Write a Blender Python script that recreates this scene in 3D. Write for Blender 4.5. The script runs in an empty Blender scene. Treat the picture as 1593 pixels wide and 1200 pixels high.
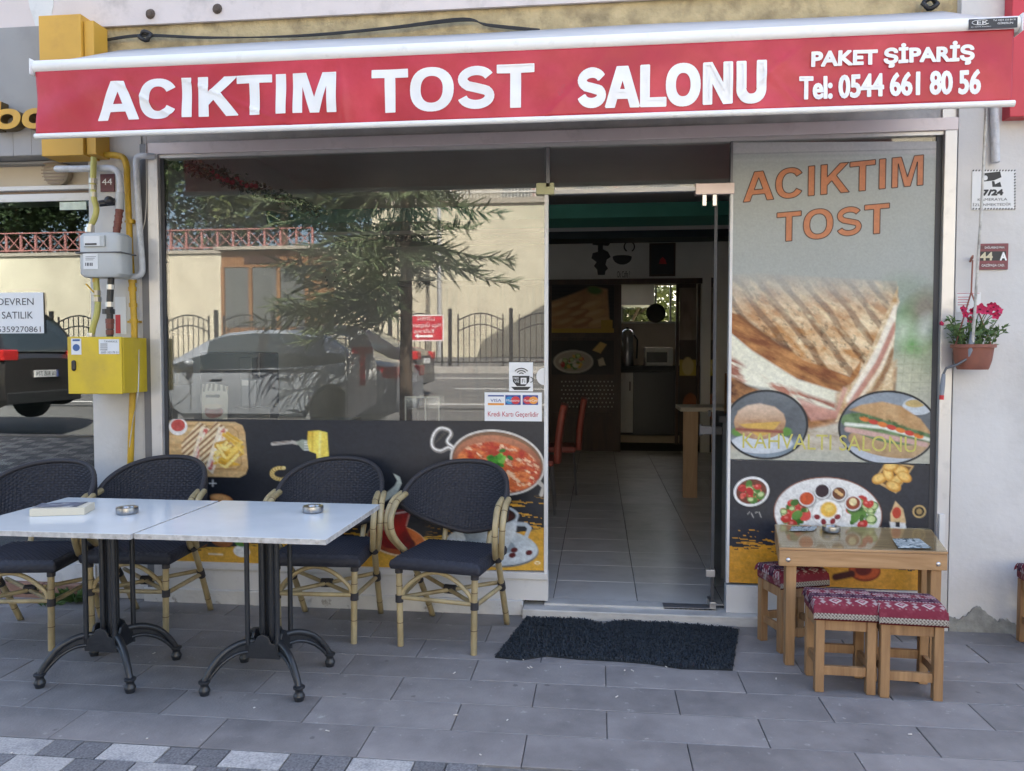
import bpy, bmesh, math, random
import numpy as np
from mathutils import Vector, Matrix
random.seed(7); RNG = np.random.default_rng(5)
S = bpy.context.scene; COL = S.collection; PI = math.pi; R = math.radians
# ---------------------------------------------------------------- camera
IW, IH, FPX = 1593, 1200, 1200.0
YAW, PITCH = R(6.35), R(2.275)
FWD = Vector((-math.sin(YAW)*math.cos(PITCH), math.cos(YAW)*math.cos(PITCH), -math.sin(PITCH)))
RGT = Vector((math.cos(YAW), math.sin(YAW), 0)); UPV = RGT.cross(FWD)
CAM = Vector((0.2883, -4.3462, 1.48))
cd = bpy.data.cameras.new('camera'); cam = bpy.data.objects.new('camera', cd); COL.objects.link(cam)
cam.matrix_world = Matrix(((RGT.x, UPV.x, -FWD.x, CAM.x), (RGT.y, UPV.y, -FWD.y, CAM.y), (RGT.z, UPV.z, -FWD.z, CAM.z), (0, 0, 0, 1)))
cd.sensor_width = 36; cd.lens = 36*FPX/IW; cd.clip_start = .05; cd.clip_end = 600
S.camera = cam
# ---------------------------------------------------------------- light
SUN_EL, SUN_AZ = R(50), R(24)          # sun stands behind the shop, towards +x
w = bpy.data.worlds.new('World'); S.world = w; w.use_nodes = True
nt = w.node_tree; bg = nt.nodes['Background']; sk = nt.nodes.new('ShaderNodeTexSky')
sk.sky_type = 'NISHITA'; sk.sun_disc = False; sk.sun_elevation = SUN_EL; sk.sun_rotation = SUN_AZ
sk.air_density = 1.0; sk.dust_density = 4.5; sk.ozone_density = 1.0
nt.links.new(sk.outputs[0], bg.inputs[0]); bg.inputs[1].default_value = 0.12
sl = bpy.data.lights.new('sun', 'SUN'); sl.energy = 5.0; sl.angle = R(.5); sl.color = (1, .93, .82)
so = bpy.data.objects.new('sun', sl); COL.objects.link(so); so.location = (10, 20, 40)
so.rotation_euler = Vector((-math.sin(SUN_AZ)*math.cos(SUN_EL), -math.cos(SUN_AZ)*math.cos(SUN_EL), -math.sin(SUN_EL))).to_track_quat('-Z', 'Y').to_euler()
S.view_settings.view_transform = 'Standard'; S.view_settings.look = 'None'
S.view_settings.exposure = 2.6; S.view_settings.gamma = 1
S.render.engine = 'CYCLES'
S.cycles.max_bounces = 8; S.cycles.transparent_max_bounces = 16; S.cycles.caustics_reflective = False; S.cycles.caustics_refractive = False

# ---------------------------------------------------------------- measuring helpers (photo pixel -> point on a plane of the place)
def ray(u, v): return FWD*FPX + RGT*(u-IW/2) - UPV*(v-IH/2)
def F(u, v, y=0.0): d = ray(u, v); return CAM + d*((y-CAM.y)/d.y)
def G(u, v, z=0.0): d = ray(u, v); return CAM + d*((z-CAM.z)/d.z)

# ---------------------------------------------------------------- materials
MATS = {}
def lin(h):
    if isinstance(h, str):
        h = h.lstrip('#'); h = [int(h[i:i+2], 16)/255 for i in (0, 2, 4)]
        return tuple(x/12.92 if x <= .04045 else ((x+.055)/1.055)**2.4 for x in h)
    return tuple(h)
class N:                                  # tiny node helper
    def __init__(s, name):
        s.m = bpy.data.materials.new(name); s.m.use_nodes = True; s.t = s.m.node_tree
        s.b = s.t.nodes['Principled BSDF']; s.out = s.t.nodes['Material Output']
    def n(s, typ, **k):
        x = s.t.nodes.new('ShaderNode'+typ)
        for a, v in k.items():
            if a.startswith('i_'): x.inputs[a[2:].replace('_', ' ')].default_value = v
            else: setattr(x, a, v)
        return x
    def l(s, a, b): s.t.links.new(a, b)
def mat(name, c, r=.6, m=0, v=.12, s=6, b=0, bs=60, sp=.5, c2=None, f2=.55, w2=.12, s2=3, st=(1, 1, 1), rnd=0, coat=0, c3=None, f3=.6, s3=25, spots=0):
    if name in MATS: return MATS[name]
    q = N(name); c = lin(c)
    tc = q.n('TexCoord'); oi = q.n('ObjectInfo'); mp = q.n('Mapping'); mp.inputs['Scale'].default_value = st
    add = q.n('VectorMath', operation='ADD'); mul = q.n('Math', operation='MULTIPLY'); mul.inputs[1].default_value = 37.0
    q.l(oi.outputs['Random'], mul.inputs[0]); q.l(tc.outputs['Object'], mp.inputs['Vector']); q.l(mp.outputs[0], add.inputs[0]); q.l(mul.outputs[0], add.inputs[1])
    no = q.n('TexNoise'); no.inputs['Scale'].default_value = s; no.inputs['Detail'].default_value = 6; q.l(add.outputs[0], no.inputs['Vector'])
    mr = q.n('MapRange'); mr.inputs[1].default_value = .25; mr.inputs[2].default_value = .75; mr.inputs[3].default_value = 1-v; mr.inputs[4].default_value = 1+v
    q.l(no.outputs[0], mr.inputs[0]); fac = mr.outputs[0]
    if rnd:
        rr = q.n('MapRange'); rr.inputs[3].default_value = 1-rnd; rr.inputs[4].default_value = 1+rnd; q.l(oi.outputs['Random'], rr.inputs[0])
        mm = q.n('Math', operation='MULTIPLY'); q.l(fac, mm.inputs[0]); q.l(rr.outputs[0], mm.inputs[1]); fac = mm.outputs[0]
    col = None; prev = None
    for cc, ff, ss, ww in ((c2, f2, s2, w2), (c3, f3, s3, .04)):
        if cc is None: continue
        n2 = q.n('TexNoise'); n2.inputs['Scale'].default_value = ss; n2.inputs['Detail'].default_value = 8; n2.inputs['Roughness'].default_value = .62; q.l(add.outputs[0], n2.inputs['Vector'])
        m2 = q.n('MapRange'); m2.inputs[1].default_value = ff-ww; m2.inputs[2].default_value = ff+ww; q.l(n2.outputs[0], m2.inputs[0])
        mx = q.n('Mix', data_type='RGBA'); mx.inputs[6].default_value = (*c, 1); mx.inputs[7].default_value = (*lin(cc), 1); q.l(m2.outputs[0], mx.inputs[0])
        if prev: q.l(prev, mx.inputs[6])
        prev = mx.outputs[2]
    mc = q.n('Mix', data_type='RGBA', blend_type='MULTIPLY'); mc.inputs[0].default_value = 1; mc.inputs[6].default_value = (*c, 1)
    if prev: q.l(prev, mc.inputs[6])
    cb = q.n('CombineColor'); [q.l(fac, cb.inputs[i]) for i in range(3)]; q.l(cb.outputs[0], mc.inputs[7]); q.l(mc.outputs[2], q.b.inputs['Base Color'])
    if spots:                                          # trodden gum and drip marks
        vo = q.n('TexVoronoi'); vo.inputs['Scale'].default_value = spots; q.l(add.outputs[0], vo.inputs['Vector']); nn = q.n('TexNoise'); nn.inputs['Scale'].default_value = spots*7; q.l(add.outputs[0], nn.inputs['Vector'])
        s1 = q.n('Math', operation='MULTIPLY_ADD'); s1.inputs[1].default_value = .16; q.l(nn.outputs[0], s1.inputs[0]); q.l(vo.outputs['Distance'], s1.inputs[2])
        m3 = q.n('MapRange'); m3.inputs[1].default_value = .13; m3.inputs[2].default_value = .17; m3.inputs[3].default_value = .62; m3.inputs[4].default_value = 1; q.l(s1.outputs[0], m3.inputs[0])
        rs_ = q.n('SeparateColor'); q.l(vo.outputs['Color'], rs_.inputs[0]); gt = q.n('Math', operation='GREATER_THAN'); gt.inputs[1].default_value = .45; q.l(rs_.outputs[0], gt.inputs[0]); mxx = q.n('Math', operation='MAXIMUM'); q.l(gt.outputs[0], mxx.inputs[0]); q.l(m3.outputs[0], mxx.inputs[1])
        c5 = q.n('CombineColor'); [q.l(mxx.outputs[0], c5.inputs[i]) for i in range(3)]; m5 = q.n('Mix', data_type='RGBA', blend_type='MULTIPLY'); m5.inputs[0].default_value = 1; q.l(mc.outputs[2], m5.inputs[6]); q.l(c5.outputs[0], m5.inputs[7]); q.l(m5.outputs[2], q.b.inputs['Base Color'])
    q.b.inputs['Roughness'].default_value = r; q.b.inputs['Metallic'].default_value = m; q.b.inputs['Specular IOR Level'].default_value = sp
    if coat: q.b.inputs['Coat Weight'].default_value = coat; q.b.inputs['Coat Roughness'].default_value = .12
    if b:
        nb = q.n('TexNoise'); nb.inputs['Scale'].default_value = bs; nb.inputs['Detail'].default_value = 5; q.l(add.outputs[0], nb.inputs['Vector'])
        bp = q.n('Bump'); bp.inputs['Strength'].default_value = b; bp.inputs['Distance'].default_value = .01; q.l(nb.outputs[0], bp.inputs['Height']); q.l(bp.outputs[0], q.b.inputs['Normal'])
    MATS[name] = q.m; return q.m
def wood(name, c1, c2, ax=2, r=.5, s=14):
    q = N(name); tc = q.n('TexCoord'); oi = q.n('ObjectInfo'); mp = q.n('Mapping'); sc = [s, s, s]; sc[ax] = s*.09; mp.inputs['Scale'].default_value = sc
    add = q.n('VectorMath', operation='ADD'); mul = q.n('Math', operation='MULTIPLY'); mul.inputs[1].default_value = 23.0
    q.l(oi.outputs['Random'], mul.inputs[0]); q.l(tc.outputs['Object'], add.inputs[0]); q.l(mul.outputs[0], add.inputs[1]); q.l(add.outputs[0], mp.inputs[0])
    no = q.n('TexNoise'); no.inputs['Scale'].default_value = 1; no.inputs['Detail'].default_value = 7; no.inputs['Roughness'].default_value = .65; no.inputs['Distortion'].default_value = 1.2; q.l(mp.outputs[0], no.inputs['Vector'])
    cr = q.n('ValToRGB'); cr.color_ramp.elements[0].position = .3; cr.color_ramp.elements[0].color = (*lin(c2), 1); cr.color_ramp.elements[1].position = .65; cr.color_ramp.elements[1].color = (*lin(c1), 1)
    q.l(no.outputs[0], cr.inputs[0]); q.l(cr.outputs[0], q.b.inputs['Base Color']); q.b.inputs['Roughness'].default_value = r
    bp = q.n('Bump'); bp.inputs['Strength'].default_value = .25; bp.inputs['Distance'].default_value = .004; q.l(no.outputs[0], bp.inputs['Height']); q.l(bp.outputs[0], q.b.inputs['Normal'])
    MATS[name] = q.m; return q.m
def glass(name, tint=(.86, .9, .88), refl=.08, ior=1.5, rough=0.0, dust=0.0):
    q = N(name); q.t.nodes.remove(q.b)
    tr = q.n('BsdfTransparent'); tr.inputs[0].default_value = (*tint, 1)
    gl = q.n('BsdfGlossy'); gl.inputs['Color'].default_value = (1, 1, 1, 1); gl.inputs['Roughness'].default_value = rough
    fr = q.n('Fresnel'); fr.inputs[0].default_value = ior; ad = q.n('Math', operation='ADD', use_clamp=True); ad.inputs[1].default_value = refl; q.l(fr.outputs[0], ad.inputs[0])
    mx = q.n('MixShader'); q.l(ad.outputs[0], mx.inputs[0]); q.l(tr.outputs[0], mx.inputs[1]); q.l(gl.outputs[0], mx.inputs[2]); last = mx.outputs[0]
    if dust:                                          # uneven film of street dust, added to lay a pale haze over the glass
        df = q.n('BsdfDiffuse'); df.inputs[0].default_value = (.72, .72, .68, 1); no = q.n('TexNoise'); no.inputs['Scale'].default_value = 2.2; no.inputs['Detail'].default_value = 7; tc = q.n('TexCoord'); q.l(tc.outputs['Object'], no.inputs['Vector'])
        mr = q.n('MapRange'); mr.inputs[1].default_value = .3; mr.inputs[2].default_value = .75; mr.inputs[3].default_value = dust*.5; mr.inputs[4].default_value = dust*1.6; q.l(no.outputs[0], mr.inputs[0])
        m2 = q.n('MixShader'); q.l(mr.outputs[0], m2.inputs[0]); q.l(last, m2.inputs[1]); q.l(df.outputs[0], m2.inputs[2]); last = m2.outputs[0]
    q.l(last, q.out.inputs[0])
    MATS[name] = q.m; return q.m
def printmat(name, r=.35, sp=.4, coat=0):            # flat print: the ink colour comes from the sheet's colour attribute
    q = N(name); a = q.n('Attribute', attribute_name='ink'); no = q.n('TexNoise'); no.inputs['Scale'].default_value = 90; no.inputs['Detail'].default_value = 4
    tc = q.n('TexCoord'); q.l(tc.outputs['Object'], no.inputs['Vector'])
    mr = q.n('MapRange'); mr.inputs[3].default_value = .88; mr.inputs[4].default_value = 1.1; q.l(no.outputs[0], mr.inputs[0])
    cb = q.n('CombineColor'); [q.l(mr.outputs[0], cb.inputs[i]) for i in range(3)]
    mc = q.n('Mix', data_type='RGBA', blend_type='MULTIPLY'); mc.inputs[0].default_value = 1; q.l(a.outputs['Color'], mc.inputs[6]); q.l(cb.outputs[0], mc.inputs[7]); q.l(mc.outputs[2], q.b.inputs['Base Color'])
    q.b.inputs['Roughness'].default_value = r; q.b.inputs['Specular IOR Level'].default_value = sp; q.b.inputs['Coat Weight'].default_value = coat
    MATS[name] = q.m; return q.m

# ---------------------------------------------------------------- mesh builder
def V3(*a): return Vector(a)
class B:
    def __init__(s): s.v = []; s.f = []
    def add(s, vs, fs):
        n = len(s.v); s.v += [tuple(p) for p in vs]; s.f += [tuple(i+n for i in q) for q in fs]; return s
    def box(s, x0, x1, y0, y1, z0, z1):
        return s.add([(x, y, z) for z in (z0, z1) for x, y in ((x0, y0), (x1, y0), (x1, y1), (x0, y1))],
                     [(3, 2, 1, 0), (4, 5, 6, 7), (0, 1, 5, 4), (1, 2, 6, 5), (2, 3, 7, 6), (3, 0, 4, 7)])
    def bar(s, p, q, w, h, up=(0, 0, 1)):            # rectangular bar from p to q
        p, q = Vector(p), Vector(q); d = (q-p).normalized(); u = Vector(up)
        if abs(d.dot(u)) > .98: u = Vector((0, 1, 0))
        a = d.cross(u).normalized()*w/2; b = a.cross(d).normalized()*h/2
        return s.add([e+i*a+j*b for e in (p, q) for i, j in ((-1, -1), (1, -1), (1, 1), (-1, 1))],
                     [(3, 2, 1, 0), (4, 5, 6, 7), (0, 1, 5, 4), (1, 2, 6, 5), (2, 3, 7, 6), (3, 0, 4, 7)])
    def tube(s, pts, r, n=8, cap=True):
        pts = [Vector(p) for p in pts]; k = len(pts); rs = r if isinstance(r, (list, tuple)) else [r]*k
        ref = None; vs = []
        for i, p in enumerate(pts):
            d = (pts[min(i+1, k-1)]-pts[max(i-1, 0)]).normalized()
            if ref is None: ref = d.orthogonal().normalized()
            ref = (ref-d*ref.dot(d)).normalized(); o = d.cross(ref)
            vs += [p+(ref*math.cos(2*PI*j/n)+o*math.sin(2*PI*j/n))*rs[i] for j in range(n)]
        fs = [(i*n+j, i*n+(j+1) % n, (i+1)*n+(j+1) % n, (i+1)*n+j) for i in range(k-1) for j in range(n)]
        if cap: fs += [tuple(range(n-1, -1, -1)), tuple((k-1)*n+j for j in range(n))]
        return s.add(vs, fs)
    def cyl(s, p, q, r, r2=None, n=12): return s.tube([p, q], [r, r if r2 is None else r2], n)
    def lathe(s, prof, c=(0, 0, 0), n=20, M=None):    # prof: (radius, z)
        vs = []; k = len(prof)
        for r, z in prof: vs += [Vector((r*math.cos(2*PI*j/n), r*math.sin(2*PI*j/n), z)) for j in range(n)]
        if M: vs = [M @ p for p in vs]
        vs = [p+Vector(c) for p in vs]
        fs = [(i*n+j, i*n+(j+1) % n, (i+1)*n+(j+1) % n, (i+1)*n+j) for i in range(k-1) for j in range(n)]
        fs += [tuple(range(n-1, -1, -1)), tuple((k-1)*n+j for j in range(n))]
        return s.add(vs, fs)
    def prism(s, pts, off):                           # planar polygon thickened by a vector
        pts = [Vector(p) for p in pts]; n = len(pts); off = Vector(off)
        return s.add(pts+[p+off for p in pts], [tuple(range(n)), tuple(range(2*n-1, n-1, -1))]+[(i, i+n, (i+1) % n+n, (i+1) % n) for i in range(n)])
    def ball(s, c, r, n=12, m=8):
        if not isinstance(r, (tuple, list)): r = (r, r, r)
        vs = [(c[0]+r[0]*math.sin(PI*i/m)*math.cos(2*PI*j/n), c[1]+r[1]*math.sin(PI*i/m)*math.sin(2*PI*j/n), c[2]+r[2]*math.cos(PI*i/m)) for i in range(m+1) for j in range(n)]
        return s.add(vs, [(i*n+j, (i+1)*n+j, (i+1)*n+(j+1) % n, i*n+(j+1) % n) for i in range(m) for j in range(n)])
    def grid(s, P):                                   # P[i][j] points
        n, m = len(P), len(P[0])
        return s.add([p for r in P for p in r], [(i*m+j, i*m+j+1, (i+1)*m+j+1, (i+1)*m+j) for i in range(n-1) for j in range(m-1)])
    def o(s, name, m, par=None, sm=0, bev=0, loc=None, solid=0):
        off = Vector((0, 0, 0))
        if par is not None:
            p = par
            while p is not None: off += p.location; p = p.parent
        elif loc is None and s.v:
            a = np.array(s.v); off = Vector((float((a[:, 0].min()+a[:, 0].max())/2), float((a[:, 1].min()+a[:, 1].max())/2), float(a[:, 2].min())))
        elif loc is not None: off = Vector(loc)
        me = bpy.data.meshes.new(name); me.from_pydata([(p[0]-off.x, p[1]-off.y, p[2]-off.z) for p in s.v], [], s.f); me.update()
        if isinstance(m, str): m = MATS[m]
        me.materials.append(m)
        if sm:
            me.shade_smooth()
            if sm < 180: me.set_sharp_from_angle(angle=R(sm))
        ob = bpy.data.objects.new(name, me); COL.objects.link(ob)
        if par is not None: ob.parent = par
        else: ob.location = off
        if bev: md = ob.modifiers.new('bevel', 'BEVEL'); md.width = bev; md.segments = 2; md.limit_method = 'ANGLE'
        return ob
def tag(o, label=None, cat=None, group=None, kind=None):
    if label: o['label'] = label
    if cat: o['category'] = cat
    if group: o['group'] = group
    if kind: o['kind'] = kind
    return o
def T(name, label, cat, loc=(0, 0, 0), group=None):
    e = bpy.data.objects.new(name, None); COL.objects.link(e); e.location = loc; e.empty_display_size = .1
    return tag(e, label, cat, group)
def copy_tree(o, par=None):
    c = o.copy(); COL.objects.link(c); c.parent = par
    for ch in list(o.children): copy_tree(ch, c)
    return c
def arc(c, r, a0, a1, n=8, ax=('x', 'z')): return [(c[0]+r*math.cos(R(a0+(a1-a0)*i/n)), c[1]+r*math.sin(R(a0+(a1-a0)*i/n))) for i in range(n+1)]
def smooth_path(pts, k=6):                            # Catmull-Rom
    p = [Vector(q) for q in pts]; p = [p[0]]+p+[p[-1]]; out = []
    for i in range(1, len(p)-2):
        for j in range(k):
            t = j/k; a, b_, c, d = p[i-1], p[i], p[i+1], p[i+2]
            out.append(.5*((2*b_)+(c-a)*t+(2*a-5*b_+4*c-d)*t*t+(3*b_-a-3*c+d)*t**3))
    return out+[p[-2]]
# lettering: a text becomes a mesh fitted into a box of a plane
_tc = {}
def _ring(cx, cy, ax, ay, tx, ty, a0=0, a1=360, n=40, e=2.25):
    def pt(rx, ry, a): c, s = math.cos(R(a)), math.sin(R(a)); return (cx+rx*math.copysign(abs(c)**(2/e), c), cy+ry*math.copysign(abs(s)**(2/e), s))
    o = [pt(ax, ay, a0+(a1-a0)*i/n) for i in range(n+1)]; i_ = [pt(ax-tx, ay-ty, a0+(a1-a0)*i/n) for i in range(n+1)]
    return [[o[k], o[k+1], i_[k+1], i_[k]] for k in range(n)]
def _stroke(pts, t):
    out = []; L = []
    for i, p in enumerate(pts):
        a, c = pts[max(i-1, 0)], pts[min(i+1, len(pts)-1)]; dx, dy = c[0]-a[0], c[1]-a[1]; l = math.hypot(dx, dy) or 1; L.append(((p[0]-dy/l*t/2, p[1]+dx/l*t/2), (p[0]+dy/l*t/2, p[1]-dx/l*t/2)))
    return [[L[i][0], L[i+1][0], L[i+1][1], L[i][1]] for i in range(len(L)-1)]
_S = [(.415+.305*math.cos(R(a)), .705+.193*math.sin(R(a))) for a in range(22, 226, 12)]+[(.23, .545), (.42, .495), (.61, .44)]+[(.41+.31*math.cos(R(a)), .30-.20*math.sin(R(-a))) for a in range(38, -170, -12)]
BOLD = {'A': (1.0, 0, [[(0, 0), (.225, 0), (.30, .22), (.36, .39), (.5, .79), (.5, 1), (.355, 1)], [(.775, 0), (1, 0), (.645, 1), (.5, 1), (.5, .79), (.64, .39), (.70, .22)], [(.30, .22), (.70, .22), (.64, .39), (.36, .39)]]),
 'C': (1.0, .05, _ring(.46, .5, .46, .515, .215, .175, 33, 327)), 'I': (.40, .1, [[(0, 0), (.205, 0), (.205, 1), (0, 1)]]),
 'K': (1.0, .1, [[(0, 0), (.21, 0), (.21, .29), (.35, .44), (.65, 0), (.92, 0), (.50, .60), (.89, 1), (.61, 1), (.21, .58), (.21, 1), (0, 1)]]),
 'T': (.85, .02, [[(.30, 0), (.51, 0), (.51, .83), (.81, .83), (.81, 1), (0, 1), (0, .83), (.30, .83)]]), 'L': (.85, .1, [[(0, 0), (.73, 0), (.73, .17), (.21, .17), (.21, 1), (0, 1)]]),
 'M': (1.17, .1, [[(0, 0), (.19, 0), (.19, .79), (.395, 0), (.585, 0), (.79, .79), (.79, 0), (.98, 0), (.98, 1), (.69, 1), (.49, .32), (.29, 1), (0, 1)]]),
 'N': (1.02, .1, [[(0, 0), (.2, 0), (.2, .65), (.61, 0), (.82, 0), (.82, 1), (.62, 1), (.62, .35), (.21, 1), (0, 1)]]),
 'O': (1.09, .05, _ring(.49, .5, .49, .515, .215, .175)), 'S': (.93, .05, _stroke(_S, .185)),
 'U': (1.02, .1, [[(0, .36), (.21, .36), (.21, 1), (0, 1)], [(.61, .36), (.82, .36), (.82, 1), (.61, 1)]]+_ring(.41, .36, .41, .375, .20, .175, 180, 360, 20))}
def glyphs(txt, bold):
    k = (txt, bold)
    if k not in _tc and bold >= .04 and all(c in BOLD or c == ' ' for c in txt):
        bb = B(); x = 0
        for c in txt:
            if c == ' ': x += .4; continue
            adv, lsb, ps = BOLD[c]
            for pz in ps: bb.add([(x+lsb+p[0], p[1], 0) for p in pz], [tuple(range(len(pz)))])
            x += adv
        _tc[k] = (bb.v, bb.f)
    if k not in _tc:
        cu = bpy.data.curves.new('t', 'FONT'); cu.body = txt; cu.offset = 0; cu.resolution_u = 4
        ob = bpy.data.objects.new('t', cu); COL.objects.link(ob); dg = bpy.context.evaluated_depsgraph_get()
        me = bpy.data.meshes.new_from_object(ob.evaluated_get(dg)); vs = [tuple(v.co) for v in me.vertices]; fs = [tuple(p.vertices) for p in me.polygons]
        bpy.data.objects.remove(ob); bpy.data.meshes.remove(me); bpy.data.curves.remove(cu); _tc[k] = (vs, fs)
    return _tc[k]
def text(b, txt, P0, P1, bold=.0, y=None, thick=0, slope=0, mirror=False, back=False):
    """fit txt between P0 (baseline left) and P1 (cap-height right) in the plane y = const"""
    vs, fs = glyphs(txt, bold); hs, _ = glyphs('H', bold)
    xs = [v[0] for v in vs]; x0, x1 = min(xs), max(xs); hz0, hz1 = (0, 1) if bold >= .04 and all(c in BOLD or c == ' ' for c in txt) else (min(v[1] for v in hs), max(v[1] for v in hs))
    yy = P0[1] if y is None else y; W_ = P1[0]-P0[0]
    def mp(v, dy):
        s = (v[0]-x0)/(x1-x0); s2 = 1-s if mirror else s
        return (P0[0]+W_*s2, yy+dy, P0[2]+(v[1]-hz0)/(hz1-hz0)*(P1[2]-P0[2]-slope)+slope*s2)
    b.add([mp(v, 0) for v in vs], fs)
    if thick:
        from collections import Counter
        n = len(vs); ed = Counter()
        for f in fs:
            for i in range(len(f)): ed[tuple(sorted((f[i], f[(i+1) % len(f)])))] += 1
        bd = [e for e, c in ed.items() if c == 1]
        b.add([mp(v, 0) for v in vs]+[mp(v, thick) for v in vs], [(e[0], e[1], e[1]+n, e[0]+n) for e in bd]+[tuple(i+n for i in f) for f in fs])
    return b
def embolden(b, w, y):                               # heavier strokes: slim bars along the outline of the letters, each on a layer of its own
    from collections import Counter
    ed = Counter()
    for f in b.f:
        for i in range(len(f)): ed[tuple(sorted((f[i], f[(i+1) % len(f)])))] += 1
    vs = list(b.v); k = 0
    for e, c in ed.items():
        if c == 1:
            p, q = Vector(vs[e[0]]), Vector(vs[e[1]]); d = Vector((q.x-p.x, 0, q.z-p.z)); yy = y-.0002-.00001*k; k += 1
            if d.length < 1e-6: continue
            d.normalize(); n = Vector((-d.z, 0, d.x))*w/2; p = Vector((p.x, yy, p.z))-d*w*.3; q = Vector((q.x, yy, q.z))+d*w*.3; b.add([p-n, q-n, q+n, p+n], [(0, 1, 2, 3)])
    return b
def dice(b, step):                                   # cut a flat mesh into a lattice so that it can follow a wavy cloth
    me = bpy.data.meshes.new('d'); me.from_pydata(b.v, [], b.f); bm = bmesh.new(); bm.from_mesh(me); bpy.data.meshes.remove(me)
    a = np.array(b.v)
    for ax in (0, 2):
        t = math.floor(a[:, ax].min()/step)*step+step
        while t < a[:, ax].max():
            co = [0, 0, 0]; co[ax] = t; no = [0, 0, 0]; no[ax] = 1
            bmesh.ops.bisect_plane(bm, geom=bm.verts[:]+bm.edges[:]+bm.faces[:], plane_co=co, plane_no=no, dist=1e-6); t += step
    bm.verts.index_update(); b.v = [tuple(v.co) for v in bm.verts]; b.f = [tuple(v.index for v in f.verts) for f in bm.faces]; bm.free(); return b
# ---------------------------------------------------------------- painted print sheets
def srgb(c): return np.array(lin(c))
class Sheet:
    """print on a sheet: colours are worked out per vertex of a fine grid, drawn in photo-pixel units"""
    def __init__(s, q, nu, nv, base):
        s.nu, s.nv = nu, nv; a, b = np.meshgrid(np.linspace(0, 1, nu), np.linspace(0, 1, nv)); q = [np.array(p, float) for p in q]   # tl tr br bl
        P = (1-b)[..., None]*((1-a)[..., None]*q[0]+a[..., None]*q[1])+b[..., None]*((1-a)[..., None]*q[3]+a[..., None]*q[2])
        s.U, s.V = P[..., 0], P[..., 1]; s.c = np.zeros((nv, nu, 3))+srgb(base)
    def noise(s, su, sv=None, seed=0, octv=4, rot=0, ox=0):
        sv = sv or su; out = np.zeros_like(s.U); amp = 1; tot = 0
        cu, su_ = math.cos(R(rot)), math.sin(R(rot)); U = s.U*cu+s.V*su_; V = -s.U*su_+s.V*cu
        for k in range(octv):
            g = np.random.default_rng(seed*17+k).random((128, 128)); x = U/su*2**k+ox; y = V/sv*2**k
            xi, yi = np.floor(x).astype(int), np.floor(y).astype(int); fx, fy = x-xi, y-yi; fx = fx*fx*(3-2*fx); fy = fy*fy*(3-2*fy)
            a = g[yi % 128, xi % 128]; b = g[yi % 128, (xi+1) % 128]; c = g[(yi+1) % 128, xi % 128]; d = g[(yi+1) % 128, (xi+1) % 128]
            out += amp*((a*(1-fx)+b*fx)*(1-fy)+(c*(1-fx)+d*fx)*fy); tot += amp; amp *= .55
        return out/tot
    def ell(s, u, v, ru, rv, rot=0, soft=1.2):
        c, n = math.cos(R(rot)), math.sin(R(rot)); x = (s.U-u)*c+(s.V-v)*n; y = -(s.U-u)*n+(s.V-v)*c
        d = (np.sqrt((x/ru)**2+(y/rv)**2)-1)*min(ru, rv); return np.clip(.5-d/soft, 0, 1)
    def poly(s, pts, soft=1.2):                       # signed distance based polygon mask
        p = np.array(pts, float); n = len(p); ins = np.zeros(s.U.shape, bool); dm = np.full(s.U.shape, 1e9)
        for i in range(n):
            a, b = p[i], p[(i+1) % n]; ex, ey = b-a; wx, wy = s.U-a[0], s.V-a[1]
            t = np.clip((wx*ex+wy*ey)/(ex*ex+ey*ey+1e-9), 0, 1); dm = np.minimum(dm, (wx-t*ex)**2+(wy-t*ey)**2)
            with np.errstate(divide='ignore', invalid='ignore'):
                cr = ((a[1] > s.V) != (b[1] > s.V)) & (s.U < (b[0]-a[0])*(s.V-a[1])/(b[1]-a[1]+1e-12)+a[0])
            ins ^= cr
        d = np.sqrt(dm)*np.where(ins, -1, 1); return np.clip(.5-d/soft, 0, 1)
    def line(s, pts, w, soft=1.2):
        dm = np.full(s.U.shape, 1e9)
        for a, b in zip(pts[:-1], pts[1:]):
            a, b = np.array(a, float), np.array(b, float); e = b-a; wx, wy = s.U-a[0], s.V-a[1]; t = np.clip((wx*e[0]+wy*e[1])/(e@e+1e-9), 0, 1)
            dm = np.minimum(dm, (wx-t*e[0])**2+(wy-t*e[1])**2)
        return np.clip(.5-(np.sqrt(dm)-w/2)/soft, 0, 1)
    def put(s, m, col, a=1.0):
        c = srgb(col) if isinstance(col, str) or (isinstance(col, (tuple, list)) and not hasattr(col[0], 'shape')) else col
        m = (m*a)[..., None]; s.c = s.c*(1-m)+c*m; return s
    def mix(s, c1, c2, t): t = np.clip(t, 0, 1)[..., None]; return srgb(c1)*(1-t)+srgb(c2)*t
    def o(s, name, y, m, par=None, fn=None, gain=1.0):
        b = B(); fn = fn or (lambda u, v: F(u, v, y))
        P = [[fn(float(s.U[i, j]), float(s.V[i, j])) for j in range(s.nu)] for i in range(s.nv)]; b.grid(P)
        ob = b.o(name, m, par); at = ob.data.color_attributes.new('ink', 'FLOAT_COLOR', 'POINT')
        c = np.ones((s.nu*s.nv, 4), np.float32); c[:, :3] = np.clip(s.c.reshape(-1, 3)*gain, 0, .92); at.data.foreach_set('color', c.ravel()); return ob
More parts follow.
